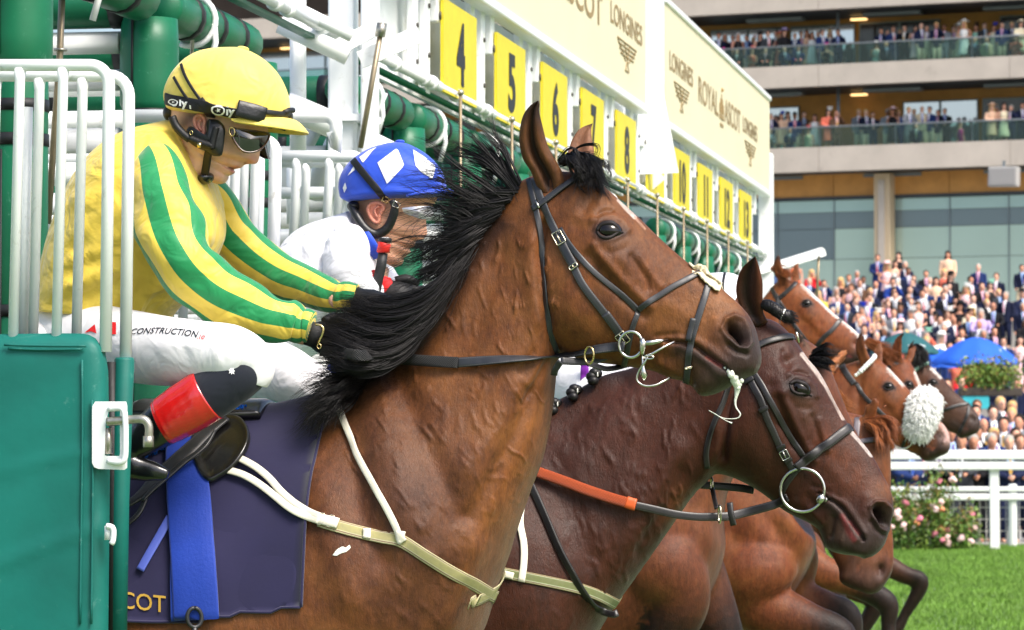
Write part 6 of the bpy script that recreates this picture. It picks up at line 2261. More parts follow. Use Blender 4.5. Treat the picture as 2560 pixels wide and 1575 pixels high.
def dome(pl, outline, bottom, half, N=44, M=48):
 """helmet shell: outline points and matching bottom points, widest half-width in mm"""
 O = smoothpath(np.array(outline, float), 15)
 B = smoothpath(np.array(bottom, float), 15)
 st = []
 for i in range(15):
  s = (i + 0.0) / 14 * 2 - 1
  w = half * math.sqrt(max(1 - s ** 2, 0.012))
  st.append((O[i][0], O[i][1], B[i][0], B[i][1], (w * .50, w * .84, w * .97, w * 1.0, w * .93)))
 return Body(pl, st, N, M)
def person_root(at, label, group='jockeys breaking from the stalls'):
 return empty('person', at, label, 'person', group)
# ------------------------------------------------------------------ the jockey in yellow and green on the nearest horse
J1 = person_root(P1.P(330, 1000, 0), 'jockey in yellow silks with green striped sleeves and a plain yellow cap')
# head with a face
HEAD1 = [
 (640, 262, 452, 236, (20, 46, 62, 58, 34)), (662, 302, 430, 258, (24, 54, 70, 66, 40)), (669, 322, 425, 272, (22, 56, 72, 68, 42)), (669, 338, 426, 285, (20, 54, 73, 70, 44)),
 (661, 352, 429, 296, (18, 50, 72, 70, 44)), (654, 366, 433, 306, (13, 47, 71, 70, 44)), (650, 380, 437, 314, (11, 46, 70, 69, 44)), (648, 393, 441, 322, (12, 45, 69, 68, 44)),
 (641, 408, 445, 330, (14, 45, 68, 67, 43)), (616, 411, 449, 338, (16, 44, 66, 66, 42)), (607, 415, 452, 344, (20, 44, 65, 65, 42)), (599, 420, 455, 350, (22, 44, 64, 64, 42)),
 (584, 424, 458, 355, (22, 43, 62, 63, 42)), (585, 430, 462, 361, (22, 42, 61, 62, 42)), (577, 437, 466, 367, (22, 41, 60, 60, 42)), (569, 440, 470, 373, (24, 41, 58, 58, 42)),
 (566, 449, 473, 380, (26, 40, 56, 56, 42)), (558, 458, 476, 388, (24, 38, 54, 56, 42)), (542, 460, 478, 396, (22, 37, 53, 55, 42)), (524, 454, 476, 404, (26, 42, 54, 55, 42)),
 (508, 456, 462, 414, (34, 52, 58, 54, 40)), (498, 474, 440, 420, (40, 58, 62, 56, 40)), (484, 500, 420, 440, (40, 58, 62, 56, 40))]
SH1 = [([(612, 407), (622, 404)], 4.5, -5), ([(632, 402)], 8, 3), ([(584, 421), (574, 419), (566, 416)], 3.0, -3.0), ([(588, 414), (600, 416)], 5, 1.5), ([(580, 429), (572, 428)], 5, 2),
  ([(596, 396), (576, 404), (563, 416)], 7, -2), ([(560, 385)], 26, 4), ([(640, 350)], 14, -5), ([(560, 440)], 12, 2), ([(530, 430)], 18, -2)]
hb = Body(P1, HEAD1, 130, 64)
hb.sculpt(SH1)
hb.paint((236, 192, 168), [([(575, 395)], 36, (226, 160, 136), 0.5), ([(630, 402)], 18, (214, 130, 108), 0.6), ([(594, 418), (582, 421), (580, 430)], 5.0, (196, 98, 92), 0.85),
       ([(582, 422), (572, 419)], 2.4, (70, 22, 24), 0.9), ([(545, 440)], 28, (206, 150, 130), 0.4), ([(480, 290), (460, 310)], 22, (60, 44, 38), 0.85), ([(614, 408)], 4, (110, 50, 44), 0.8)])
tubes = []
# the rest of the body under the clothes, one continuous mesh with the head
bV, bF, bC = [P1.W(hb.V)], list(hb.F), [hb.C]
nv = len(hb.V)
for pts in ([(470, 470, 0, 60), (420, 540, 0, 110), (330, 620, 0, 120), (240, 740, 0, 110), (200, 830, 0, 105)],
   [(395, 440, -.15, 48), (420, 560, -.22, 42), (455, 650, -.25, 38), (560, 745, -.19, 33), (680, 810, -.14, 28), (765, 838, -.12, 26)],
   [(470, 480, .15, 44), (570, 600, .20, 38), (660, 660, .20, 34), (780, 730, .14, 28), (850, 750, .08, 26)],
   [(210, 860, -.10, 74), (350, 874, -.24, 62), (560, 888, -.33, 52), (622, 908, -.345, 42), (560, 958, -.35, 44), (450, 1028, -.35, 40), (350, 1096, -.35, 30), (318, 1130, -.35, 26)],
   [(210, 860, .10, 74), (350, 874, .24, 62), (560, 888, .33, 52), (622, 908, .345, 42), (560, 958, .35, 44), (450, 1028, .35, 40), (350, 1096, .35, 30), (318, 1130, .35, 26)]):
 v_, f_, _ = limb(P1, pts, 40, 20)
 bV.append(v_)
 bF += [tuple(i + nv for i in f) for f in f_]
 bC.append(np.tile(np.array(lin((224, 176, 150))), (len(v_), 1)))
 nv += len(v_)
obj('body', np.vstack(bV), bF, M_SKIN, J1, col=np.vstack(bC))
SKH1 = Skin(P1.W(hb.V), hb.F)
# ear
mb = MB()
earp = [(489, 292), (486, 302), (490, 318), (497, 331), (506, 337), (510, 330), (509, 318), (512, 304), (508, 293), (498, 288)]
ep = np.array([P1.P(u, v, -.078) for u, v in earp])
rim = smoothpath(np.vstack([ep, ep[:1]]), 40)
mb.tube(rim, 0.0042, 8, False)
cen = rim.mean(0) + P1.c * .004
inner = np.array([cen + (q - cen) * .9 for q in rim[:-1]])
nI = len(inner)
mb.add(np.vstack([inner, cen + P1.c * .004]), [(i, (i + 1) % nI, nI) for i in range(nI)])
mb.tube(smoothpath([P1.P(u, v, -.080) for u, v in ((503, 300), (497, 308), (499, 320), (505, 326))], 14), 0.003, 8)
V_, F_ = mb.data()
obj('ear', V_, F_, M_SKIN, J1, col=np.tile(np.array(lin((226, 150, 128))), (len(V_), 1)))
# silks: torso
D = 1.0415
TOR = [(x1 * D, y1 * D, x2 * D, y2 * D, w) for x1, y1, x2, y2, w in [
 (432, 292, 480, 395, (30, 62, 70, 62, 34)), (414, 286, 492, 422, (38, 76, 86, 76, 44)), (372, 296, 512, 470, (60, 118, 136, 118, 66)), (312, 312, 528, 520, (80, 152, 176, 150, 84)),
 (252, 346, 528, 575, (92, 172, 196, 170, 96)), (202, 398, 505, 630, (96, 178, 202, 176, 100)), (162, 468, 480, 675, (96, 176, 198, 174, 98)), (132, 548, 448, 712, (94, 172, 192, 170, 96)),
 (108, 640, 416, 745, (92, 168, 186, 166, 92)), (95, 722, 398, 768, (90, 164, 182, 162, 88)), (93, 748, 384, 776, (86, 158, 176, 156, 82)), (110, 742, 372, 770, (70, 130, 148, 130, 66))]]
_r = np.random.default_rng(3)
SJ = []
for x1, y1, x2, y2, a in ((150, 640, 330, 560, 9), (140, 700, 320, 640, 8), (200, 720, 360, 650, -8), (250, 740, 380, 640, 9), (180, 560, 300, 500, 6), (330, 700, 380, 620, -8), (160, 600, 330, 600, -6),
       (330, 745, 395, 690, 10), (350, 770, 385, 700, -10), (420, 360, 470, 470, 7), (440, 330, 490, 440, -5), (360, 330, 440, 420, 6), (400, 470, 470, 560, 8), (430, 480, 480, 580, -9)):
 SJ.append(([(x1 * D, y1 * D), ((x1 + x2) / 2 * D, (y1 + y2) / 2 * D - 14), (x2 * D, y2 * D)], 13, a))
for _ in range(16):
 x, y = _r.uniform(120, 420), _r.uniform(420, 740)
 a = _r.uniform(-.7, .1)
 L = _r.uniform(40, 90)
 SJ.append(([(x * D, y * D), ((x + math.cos(a) * L) * D, (y + math.sin(a) * L) * D)], _r.uniform(6, 11), _r.uniform(3, 7) * _r.choice([-1, 1])))
torso, tb = loft_obj('silks', P1, TOR, 90, 72, M_YEL, J1, SJ)
SKT1 = Skin(P1.W(tb.V), tb.F)
# collar
COL = [(438, 300, 470, 384, (34, 66, 74, 66, 36)), (428, 292, 486, 404, (38, 72, 80, 72, 40)), (418, 288, 496, 424, (40, 76, 86, 78, 44))]
NEAR_ARM = [(388, 400, -.10, 52), (392, 432, -.16, 66), (405, 500, -.20, 80), (424, 570, -.23, 88), (450, 634, -.25, 80), (490, 690, -.24, 78), (556, 743, -.21, 75), (645, 784, -.17, 64),
   (708, 802, -.14, 54), (738, 808, -.13, 50), (756, 814, -.13, 40), (768, 815, -.13, 43), (778, 818, -.13, 40)]
FO = [(.30, 0.2, .02, .9, .07), (.36, 0.5, .02, .8, -.07), (.42, .3, .025, .9, .09), (.47, .5, .02, .9, -.08), (.52, .2, .02, .9, .07), (.82, 0, .03, 2.5, .08), (.87, 0, .015, 3, -.09)]
v_, f_, u_ = limb(P1, NEAR_ARM, 130, 90, 0.92, 0.062, 5, folds=FO)
obj('sleeve', v_, f_, M_YG, J1, uv=u_)
FAR_ARM = [(500, 470, .13, 56), (540, 520, .17, 60), (578, 590, .20, 62), (630, 645, .21, 62), (700, 690, .19, 58), (768, 718, .15, 50), (820, 738, .11, 44), (852, 744, .09, 36), (872, 742, .08, 38), (892, 744, .08, 34)]
v_, f_, u_ = limb(P1, FAR_ARM, 110, 72, 0.92, 0.062, 8, folds=FO)
obj('sleeve', v_, f_, M_YG, J1, uv=u_)
def gloved_hand(pl, wrist, knuck, side, m, parent, s=1.0):
 """a fist closed on reins: palm, four curled fingers and a thumb"""
 W_, K_ = np.asarray(wrist), np.asarray(knuck)
 x = nrm(K_ - W_)
 z = pl.c * side
 y = nrm(np.cross(z, x))
 mb = MB()
 mb.tube(np.array([W_ - x * .02, W_ + x * .01, W_ + x * .035, W_ + x * .07]), np.array([.026, .028, .036, .038]) * s, 14)
 for i, L in enumerate((.92, 1.0, .97, .82)):
  b = W_ + x * .072 * s + y * (.027 - .018 * i) * s
  mb.tube(smoothpath([b - x * .01, b + x * .018 * L * s, b + x * .030 * L * s - z * .018 * s, b + x * .018 * L * s - z * .036 * s, b - z * .034 * s - x * .006], 12), .0098 * s, 8)
 tb_ = W_ + x * .025 * s + y * .032 * s
 mb.tube(smoothpath([tb_, tb_ + x * .025 + y * .014, tb_ + x * .05 + y * .008 - z * .012], 8), .0112 * s, 8)
 return mb.build('glove', m, parent)
gloved_hand(P1, P1.P(782, 836, -.11), P1.P(824, 846, -.06), -1, M_GLOVE, J1)
gloved_hand(P1, P1.P(890, 748, .08), P1.P(935, 768, .07), 1, M_GLOVE, J1)
mb = MB()
mb.tube(smoothpath([P1.P(u, v, -.165) for u, v in ((789, 811), (800, 813), (808, 820), (807, 834), (801, 848), (796, 860))], 20), 0.0026, 8)
mb.tube(ring_geo(P1.P(798, 866, -.165), P1.a, P1.b, mpx(5), mpx(6), 0, 18), 0.0014, 6, False)
mb.build('wire_clip', M_BRASS, J1)
# breeches
TH = [(130, 850, -.05, 110), (210, 858, -.12, 104), (300, 862, -.20, 92), (400, 876, -.28, 88), (500, 884, -.33, 82), (580, 888, -.35, 76), (622, 900, -.35, 62), (640, 925, -.35, 48), (630, 955, -.35, 40)]
FB = [(.78, 1.2, .02, 1.0, .05), (.83, 1.6, .015, 1.0, -.05), (.88, 1.4, .015, 1.0, .05), (.5, -1.5, .03, .5, -.05), (.45, -1.7, .02, .4, .05), (.6, -1.6, .025, .5, .05)]
v_, f_, u_ = limb(P1, TH, 80, 64, 0.86, 0.010, 11, folds=FB)
BRE = obj('breeches', v_, f_, M_BREECH, J1, uv=u_)
SKB1 = Skin(v_, f_)
TH2 = [(u, v, -g, r) for u, v, g, r in TH]
v_, f_, u_ = limb(P1, TH2, 60, 40, 0.86, 0.012, 12)
obj('breeches', v_, f_, M_BREECH, J1, uv=u_)
# seat
SEAT = [(90, 850, 96, 900, (60, 100, 120, 100, 60)), (92, 800, 130, 960, (90, 140, 160, 140, 90)), (110, 775, 180, 985, (100, 160, 180, 150, 90)), (180, 780, 260, 980, (96, 150, 172, 140, 80)), (260, 800, 320, 960, (70, 110, 130, 110, 60)), (320, 830, 350, 930, (30, 60, 70, 60, 30))]
loft_obj('breeches_seat', P1, SEAT, 40, 40, M_BREECH, J1)
# lower leg: navy knee cover, red band, black boot
KN = [(648, 905, -.350, 30), (632, 918, -.352, 52), (604, 934, -.355, 62), (570, 954, -.355, 66), (536, 976, -.355, 68), (505, 996, -.355, 66)]
v_, f_, u_ = limb(P1, KN, 40, 44, 0.8)
obj('knee_cover', v_, f_, M_NAVY, J1, uv=u_)
SKK1 = Skin(v_, f_)
v_, f_, u_ = limb(P1, [(521, 986, -.356, 69.5), (500, 999, -.356, 70), (470, 1018, -.356, 68), (440, 1036, -.356, 65), (415, 1052, -.356, 61), (404, 1058, -.356, 58)], 30, 44, 0.82, 0.008, 3)
obj('boot_band', v_, f_, M_RED_BAND, J1, uv=u_)
v_, f_, u_ = limb(P1, [(470, 1020, -.355, 60), (420, 1050, -.355, 58), (380, 1078, -.355, 52), (345, 1102, -.355, 44), (322, 1122, -.355, 40), (312, 1142, -.355, 42), (322, 1160, -.355, 40), (352, 1172, -.355, 30), (392, 1180, -.355, 22), (420, 1186, -.355, 12)], 50, 32, 0.8, 0.03, 4)
obj('boot', v_, f_, M_BOOT, J1, uv=u_)
for nm, pts, m in (('knee_cover', KN, M_NAVY), ('boot', [(521, 986, .356, 66), (420, 1050, .355, 58), (345, 1102, .355, 44), (312, 1142, .355, 42), (352, 1172, .355, 30), (420, 1186, .355, 12)], M_BOOT)):
 v_, f_, u_ = limb(P1, [(u, v, abs(g), r) for u, v, g, r in pts], 30, 24, 0.8)
 obj(nm, v_, f_, m, J1, uv=u_)
V_, F_ = txt01('CONSTRUCTION', 0.012, 0.25)
P_ = []
for x, y in V_:                                     # the line of print bends with the thigh
 base = np.array([327 + 168 * x, 837 + 8 * x ** 2 - 4 * math.sin(x * math.pi)])
 P_.append(base + np.array([3.5, -14.5 - 1.5 * x]) * y)
W_ = []
for u, v in P_:
 p, n = SKB1.hit(u, v)
 W_.append(p + n * .0014)
obj('lettering', np.array(W_), F_, M_INK, BRE, smooth=False)
V_, F_ = txt01('.ie', 0.0, 0.2)
decal('lettering', SKB1, V_, F_, ((493, 847), (512, 849), (514, 835), (495, 833)), M_RED_INK, BRE)
decal('print_mark', SKB1, np.array([[0, 0], [1, 0], [1, 1], [0, 1]]), [(0, 1, 2, 3)], ((274, 836), (291, 836), (291, 806), (278, 806)), M_RED_INK, BRE)
decal('print_mark', SKB1, np.array([[0, 0], [.5, .2], [1, 0], [.8, .9]]), [(0, 1, 3), (1, 2, 3)], ((212, 832), (242, 834), (242, 808), (222, 812)), M_RED_INK, BRE)
mk = np.array([[.5, 1], [.62, .72], [.85, .9], [.78, .62], [1, .45], [.8, .35], [.9, .05], [.62, .2], [.45, 0], [.4, .28], [.1, .12], [.2, .42], [0, .6], [.28, .66], [.22, .95], [.42, .75]])
decal('print_mark', SKK1, np.vstack([mk, [.52, .5]]), [(i, (i + 1) % 16, 16) for i in range(16)], ((571, 937), (588, 937), (588, 917), (571, 917)), M_WHITE_INK, [o for o in J1.children if o.name.startswith('knee_cover')][0])
# helmet with its cap, peak, goggles and chin harness
HO = [(417, 262), (419, 235), (426, 208), (440, 182), (458, 159), (482, 139), (513, 125), (556, 119), (605, 120), (632, 131), (660, 149), (684, 173), (702, 203), (714, 238), (719, 268)]
HBt = [(420, 268), (428, 274), (440, 280), (455, 285), (472, 289), (492, 293), (515, 297), (545, 299), (578, 304), (606, 309), (634, 312), (660, 313), (684, 310), (704, 302), (716, 288)]
hd = dome(P1, HO, HBt, 112, 60, 64)
hd.sculpt([([(560, 150), (555, 200), (540, 260)], 10, 1.0), ([(640, 160), (650, 220), (640, 280)], 9, 1.2), ([(580, 230), (620, 240), (640, 236)], 6, 1.2), ([(590, 260), (620, 266)], 6, 1.0)])
HEL = obj('helmet', P1.W(hd.V), hd.F, M_YCAP, J1)
SKHE1 = Skin(P1.W(hd.V), hd.F)
mb = MB()
c0 = P1.P(608, 121, 0)
mb.sphere(c0, np.array([.013, .013, .005]), 16, 8, basis(nrm(P1.a - P1.b * .2), z=nrm(P1.b + P1.a * .2)))
mb.build('cap_button', M_YCAP, HEL)
def peak(pl, hel, uL, vL, uT, vT, uF, vF, half, m, parent, th=.004):
 """cap peak: from the side (uL, vL) round the front (uF, vF) with its tip at (uT, vT)"""
 A, Fp, T = pl.at(uL, vL), pl.at(uF, vF), pl.at(uT, vT)
 rows = []
 for ps in np.linspace(-1.45, 1.45, 30):
  k = math.cos(ps)
  inn = A + (Fp - A) * k
  g = half * math.sin(ps)
  out = inn + (T - Fp) * max(k, 0) ** .8
  row = []
  for q in np.linspace(0, 1, 7):
   p = inn * (1 - q) + out * q
   row.append([p[0], p[1] + .010 * math.sin(q * math.pi) * k, g * (1 + .04 * q * k)])
  for q in np.linspace(1, 0, 7):
   p = inn * (1 - q) + out * q
   row.append([p[0], p[1] + .010 * math.sin(q * math.pi) * k - th, g * (1 + .04 * q * k)])
  rows.append(row)
 V = pl.W(np.array(rows).reshape(-1, 3))
 return obj('peak', V, grid_faces(30, 14), m, parent)
peak(P1, None, 600, 309, 768, 330, 714, 296, .108, M_YCAP, HEL)
def band(name, pl, skin, uv, width, thick, m, parent, n=30, off=.002, mir=True):
 P, N = skin.path(uv, n, off, smooth_n=4)
 o = strap(name, P, N, width, thick, m, parent)
 if mir:
  Q, Qn = mirror_path(pl, P, N)
  strap(name, Q, Qn, width, thick, m, parent)
 return P, N
band('goggle_strap', P1, SKHE1, [(416, 246), (440, 254), (475, 260), (520, 268), (560, 276), (600, 284), (625, 288)], .026, .003, M_BLACK_STRAP, HEL, 40)
band('goggle_strap', P1, SKHE1, [(455, 163), (462, 185), (475, 210), (492, 236), (508, 258)], .0062, .003, M_BLACK_STRAP, HEL, 24)
band('goggle_strap', P1, SKHE1, [(437, 194), (448, 214), (462, 236), (474, 252)], .0062, .003, M_BLACK_STRAP, HEL, 20)
band('goggle_strap', P1, SKHE1, [(500, 252), (520, 276), (536, 298)], .020, .004, M_BLACK_STRAP, HEL, 16)
band('goggle_clip', P1, SKHE1, [(592, 272), (625, 280), (658, 288)], .036, .009, M_CHINPAD, HEL, 16, .003)
band('visor_strap', P1, SKHE1, [(656, 280), (690, 284), (716, 284)], .011, .006, M_RUB, HEL, 16, .003)
band('visor_strap', P1, SKHE1, [(650, 298), (690, 301), (716, 300)], .007, .004, M_BLACK_STRAP, HEL, 16, .003)
mb = MB()
mb.tube(np.array([P1.P(u, v, g) for u, v, g in ((712, 281, -.03), (722, 276, 0), (733, 276, .02))]), .006, 8)
mb.build('visor_knob', M_RUB, HEL)
for (x0, y0, s) in ((426, 262, 1.0), (530, 280, 1.05)):
 ei = [(math.cos(a), math.sin(a)) for a in np.linspace(0, 2 * math.pi, 24, endpoint=False)]
 ringV = [(.5 + .5 * c, .5 + .5 * s_) for c, s_ in ei] + [(.5 + .38 * c, .5 + .34 * s_) for c, s_ in ei]
 rF = [(i, (i + 1) % 24, 24 + (i + 1) % 24, 24 + i) for i in range(24)]
 star = []
 for k in range(10):
  r_ = .24 if k % 2 == 0 else .08
  star.append((.5 + r_ * math.cos(k * math.pi / 5 + .6), .5 + r_ * math.sin(k * math.pi / 5 + .6)))
 star.append((.5, .5))
 allV = np.array(ringV + star)
 allF = rF + [(48 + k, 48 + (k + 1) % 10, 58) for k in range(10)]
 w_, h_ = 24 * s, 17 * s
 if x0 > 500:
  w_ = 34
 decal('strap_logo', SKHE1, allV, allF, ((x0, y0), (x0 + w_, y0 + 4), (x0 + w_, y0 + 4 - h_), (x0, y0 - h_)), M_WHITE_INK, HEL, .0065)
 V_, F_ = txt01('ly', 0.03)
 x1 = x0 + w_ + 3
 decal('strap_lettering', SKHE1, V_, F_, ((x1, y0 + 6), (x1 + 20 * s, y0 + 9), (x1 + 20 * s, y0 - 10), (x1, y0 - 13)), M_WHITE_INK, HEL, .0065)
decal('strap_lettering', SKHE1, np.array([[0, 0], [1, 0], [1, 1], [0, 1]]), [(0, 1, 2, 3)], ((477, 267), (481, 268), (481, 263), (477, 262)), M_WHITE_INK, HEL, .0065)
# goggles over the eyes
GO = []
rowsG = []
path_o = [(571, 316), (584, 318), (612, 322), (645, 326), (672, 331), (676, 340), (668, 358), (655, 373), (640, 381), (620, 384), (602, 378), (588, 362), (578, 343)]
go = smoothpath(np.array(path_o + path_o[:1], float), 60)[:-1]
cg = np.array([626, 348.0])
def gg(u, v, lift):
 t_ = np.clip((u - 565) / (678 - 565), 0, 1)
 return -(0.074 * math.sqrt(max(1 - t_ ** 2.4, 0)) + lift)
rV = []
for (u, v) in go:
 rV.append([P1.P(u, v, gg(u, v, .006)), P1.P(*(cg + (np.array([u, v]) - cg) * .97), gg(u, v, .018)), P1.P(*(cg + (np.array([u, v]) - cg) * .88), gg(u, v, .019)), P1.P(*(cg + (np.array([u, v]) - cg) * .82), gg(u, v, .012))])
rV = np.array(rV)
obj('goggles', rV.reshape(-1, 3), [(i * 4 + k, ((i + 1) % 60) * 4 + k, ((i + 1) % 60) * 4 + k + 1, i * 4 + k + 1) for i in range(60) for k in range(3)], M_FRAME, J1)
LV, LF = [], []
for k, q in enumerate(np.linspace(.88, 0, 7)):
 for (u, v) in go:
  uu, vv = cg + (np.array([u, v]) - cg) * q
  LV.append(P1.P(uu, vv, gg(uu, vv, .0155 + .006 * (1 - q))))
obj('goggle_lens', np.array(LV), grid_faces(7, 60), M_LENS, J1)
Lg = P1.L(np.vstack([rV.reshape(-1, 3)]))
Lg[:, 2] *= -1
Lg[:, 0] -= np.maximum(Lg[:, 0] - P1.at(648, 340)[0], 0) * .95
obj('goggles', P1.W(Lg), [(i * 4 + k, ((i + 1) % 60) * 4 + k, ((i + 1) % 60) * 4 + k + 1, i * 4 + k + 1) for i in range(60) for k in range(3)], M_FRAME, J1)
Lg = P1.L(np.array(LV))
Lg[:, 2] *= -1
Lg[:, 0] -= np.maximum(Lg[:, 0] - P1.at(648, 340)[0], 0) * .95
obj('goggle_lens', P1.W(Lg), grid_faces(7, 60), M_LENS, J1)
mb = MB()
mb.tube(ring_geo(P1.P(580, 329, -.095), nrm(P1.a * .9 + P1.b * .3), nrm(P1.b - P1.a * .25), mpx(7), mpx(11), 0, 22), .0016, 6, False)
mb.build('goggle_buckle', M_BRASS, J1)
# chin harness: padded ear guard, nape strap, chin strap and cup
g0 = -.088
def flatpad(name, pl, poly, g, th, m, parent, bev=.3):
 c = np.mean(poly, 0)
 V, n = [], len(poly)
 for q, gg_ in ((1.0, 0), (.97, -th * .7), (.86, -th), (0.0, -th * 1.1)):
  for u, v in poly:
   uu, vv = c + (np.array([u, v]) - c) * q
   V.append(pl.P(uu, vv, g + gg_))
 return obj(name, np.array(V), grid_faces(4, n), m, parent)
flatpad('ear_guard', P1, smoothpath([(522, 298), (545, 300), (562, 318), (562, 345), (556, 385), (548, 391), (528, 388), (518, 380), (486, 366), (470, 350), (466, 325), (476, 315), (484, 318), (490, 332), (502, 339), (512, 336), (517, 322), (516, 305), (522, 298)], 48), g0 + .012, .020, M_CHINPAD, J1)
mb = MB()
for pts, r in (([(430, 292), (440, 315), (458, 335), (474, 348)], .009), ([(473, 345), (500, 356), (532, 366)], .0085), ([(541, 318), (534, 345), (528, 372)], .0075)):
 mb.tube(smoothpath([P1.P(u, v, g0 - .010) for u, v in pts], 14), r, 8)
mb.build('harness_strap', M_BLACK_STRAP, J1)
V_, F_, U_ = strap_geo(smoothpath([P1.P(u, v, g) for u, v, g in ((528, 366, g0 - .004), (521, 385, g0 + .008), (517, 410, -.066), (512, 440, -.05))], 16), np.tile(-P1.c, (16, 1)), .0175, .004)
obj('chin_strap', V_, F_, M_BLACK_STRAP, J1, uv=U_)
mb = MB()
mb.sphere(P1.P(513, 446, -.036), np.array([.020, .026, .013]), 18, 12, basis(nrm(P1.a + P1.b * .3), z=nrm(P1.b - P1.a * .3)))
mb.build('chin_cup', M_BOOT, J1)
mb = MB()
mb.sphere(P1.P(436, 284, 0), np.array([.022, .05, .022]), 14, 10, basis(P1.a, z=P1.b))
mb.build('nape_pad', M_CHINPAD, J1)
mb = MB()
mb.tube(ring_geo(P1.P(478, 332, g0 - .018), P1.a, P1.b, mpx(4), mpx(5), 0, 14), .0010, 6, False)
mb.box(P1.P(498, 363, g0 - .020), (.008, .003, .011), basis(P1.a, z=P1.b))
mb.build('harness_stud', M_BRASS, J1)
# ------------------------------------------------------------------ saddlery on the nearest horse
def side_hit(pl, skin, a, b, g=-1.5):
 o_ = pl.W(np.array([a, b, g]))
 h = skin.bvh.ray_cast(Vector(o_), Vector(pl.c * (1 if g < 0 else -1)))
 return None if h[0] is None else np.array(h[0])
def drape_over(pl, skin, cols, zlo, nrow, off, zc=1.15):
 """cloth thrown over the back: for each column (local a) points from the near hem over the spine to the far hem"""
 rows = []
 for a, zb in zip(cols, zlo):
  pts = []
  for ph in np.linspace(-2.2, 2.2, 121):
   C = pl.W(np.array([a, zc, 0.0]))
   d = math.cos(ph) * pl.b + math.sin(ph) * pl.c
   h = skin.bvh.ray_cast(Vector(C + d * 1.2), Vector(-d))
   if h[0] is None:
    continue
   p = np.array(h[0]) + d * off
   if p[2] >= zb:
    pts.append(p)
  rows.append(even(np.array(pts), nrow))
 return np.array(rows)
M_NAVYCLOTH = mat('navy_purple_saddle_cloth', rgb(27, 24, 62), 0.75, 0.3, var=0.12, vscale=6, bump=0.25, bscale=12, sheen=0.3)
M_BLUE = mat('blue_girth_webbing', rgb(10, 52, 150), 0.62, 0.35, var=0.08, vscale=12, bump=0.25, bscale=160, sheen=0.2)
M_BLUEFUR = mat('blue_fleece', rgb(18, 84, 176), 0.9, 0.2, var=0.25, vscale=90, bump=1.0, bscale=200)
M_GOLD = mat('gold_thread', rgb(214, 172, 76), 0.4, 0.5, metal=0.3)
M_SADDLE = mat('black_saddle_leather', rgb(17, 16, 16), 0.28, 0.6, coat=0.3, var=0.3, vscale=20, bump=0.25, bscale=40)
SCn = empty('saddle_cloth', P1.P(600, 1100, 0), 'navy purple saddle cloth with gold lettering on the nearest bay', 'saddle cloth')
us = np.linspace(-330, 776, 46)
cols = [P1.at(u, 1250, -.2)[0] for u in us]
hem = []
for u in us:
 v = np.interp(u, [-330, 100, 320, 420, 540, 640, 740, 776], [1590, 1580, 1566, 1562, 1556, 1540, 1530, 1527])
 hem.append(P1.P(u, v, -.28)[2])
CL = drape_over(P1, SK1, cols, hem, 90, .006)
wv = np.zeros(CL.shape[:2])
for i in range(46):
 for j in range(90):
  wv[i, j] = .0035 * math.sin(i * .55 + j * .16) * min(1, abs(j - 45) / 30) + .003 * math.sin(i * .3 - j * .33) * min(1, abs(j - 45) / 25) + .004 * math.exp(-((i - 20 - abs(j - 45) * .28) / 1.6) ** 2) * (abs(j - 45) > 12)
side = np.where(np.arange(90) < 45, -1.0, 1.0)
CLo = CL + (wv + .002)[:, :, None] * (P1.c[None, None] * side[None, :, None] * .8 + UP * .35)
# front edge of the photo's cloth is nearly upright
V_ = np.vstack([CLo.reshape(-1, 3), (CL - .0).reshape(-1, 3)])
F_ = grid_faces(46, 90, False).tolist()
n_ = 46 * 90
F2 = F_ + [tuple(i + n_ for i in f[::-1]) for f in F_]
edge = [(0, j) for j in range(90)] + [(i, 89) for i in range(1, 46)] + [(45, j) for j in range(88, -1, -1)] + [(i, 0) for i in range(44, 0, -1)]
ei = [i * 90 + j for i, j in edge]
F2 += [(ei[k], ei[(k + 1) % len(ei)], ei[(k + 1) % len(ei)] + n_, ei[k] + n_) for k in range(len(ei))]
clo = obj('cloth', V_, F2, M_NAVYCLOTH, SCn)
SKC = Skin(CLo.reshape(-1, 3), F_)
mb = MB()
mb.tube(CLo[45] + HD * .001, .0035, 6)
mb.tube(CLo[:, 0], .003, 6)
mb.build('hem', M_NAVYCLOTH, SCn)
V_, F_ = fit_text('ASCOT', 0, 1, 0, 1, 0.005)
decal('lettering', SKC, V_, F_, ((240, 1514), (415, 1532), (415, 1490), (240, 1472)), M_GOLD, clo, .002)
SKX = Skin(np.vstack([CLo.reshape(-1, 3), P1.W(BD1.V)]), grid_faces(46, 90, False).tolist() + [tuple(i + n_ for i in f) for f in BD1.F])
SAD = empty('saddle', P1.P(480, 1040, 0), 'small black racing saddle with a blue fleece edge under the jockey in yellow', 'saddle')
# tree and seat
def over_strip(uc, w, z_hem_v, off, n=60, gmax=None, uslant=0.0):
 """a band lying across the back; returns grid (2 edges handled by strap)"""
 a0 = P1.at(uc, 1200, -.2)[0]
 pts, nn = [], []
 for ph in np.linspace(-1.75, 1.75, 141):
  a = a0 + uslant * abs(ph)
  C = P1.W(np.array([a, 1.15, 0]))
  d = math.cos(ph) * P1.b + math.sin(ph) * P1.c
  h = SK1.bvh.ray_cast(Vector(C + d * 1.2), Vector(-d))
  if h[0] is not None:
   p = np.array(h[0]) + d * off
   pts.append(p)
   nn.append(d)
 return np.array(pts), np.array(nn)
for u0, w0, off, m, nm in ((440, .30, .020, M_SADDLE, 'seat'),):
 p_, n_ = over_strip(u0, w0, 0, off)
 k = (p_[:, 2] > 1.545)
 V_, F_, U_ = strap_geo(even(p_[k], 30), nrm(even(n_[k], 30)), (.30), .018)
 obj(nm, V_, F_, m, SAD, uv=U_)
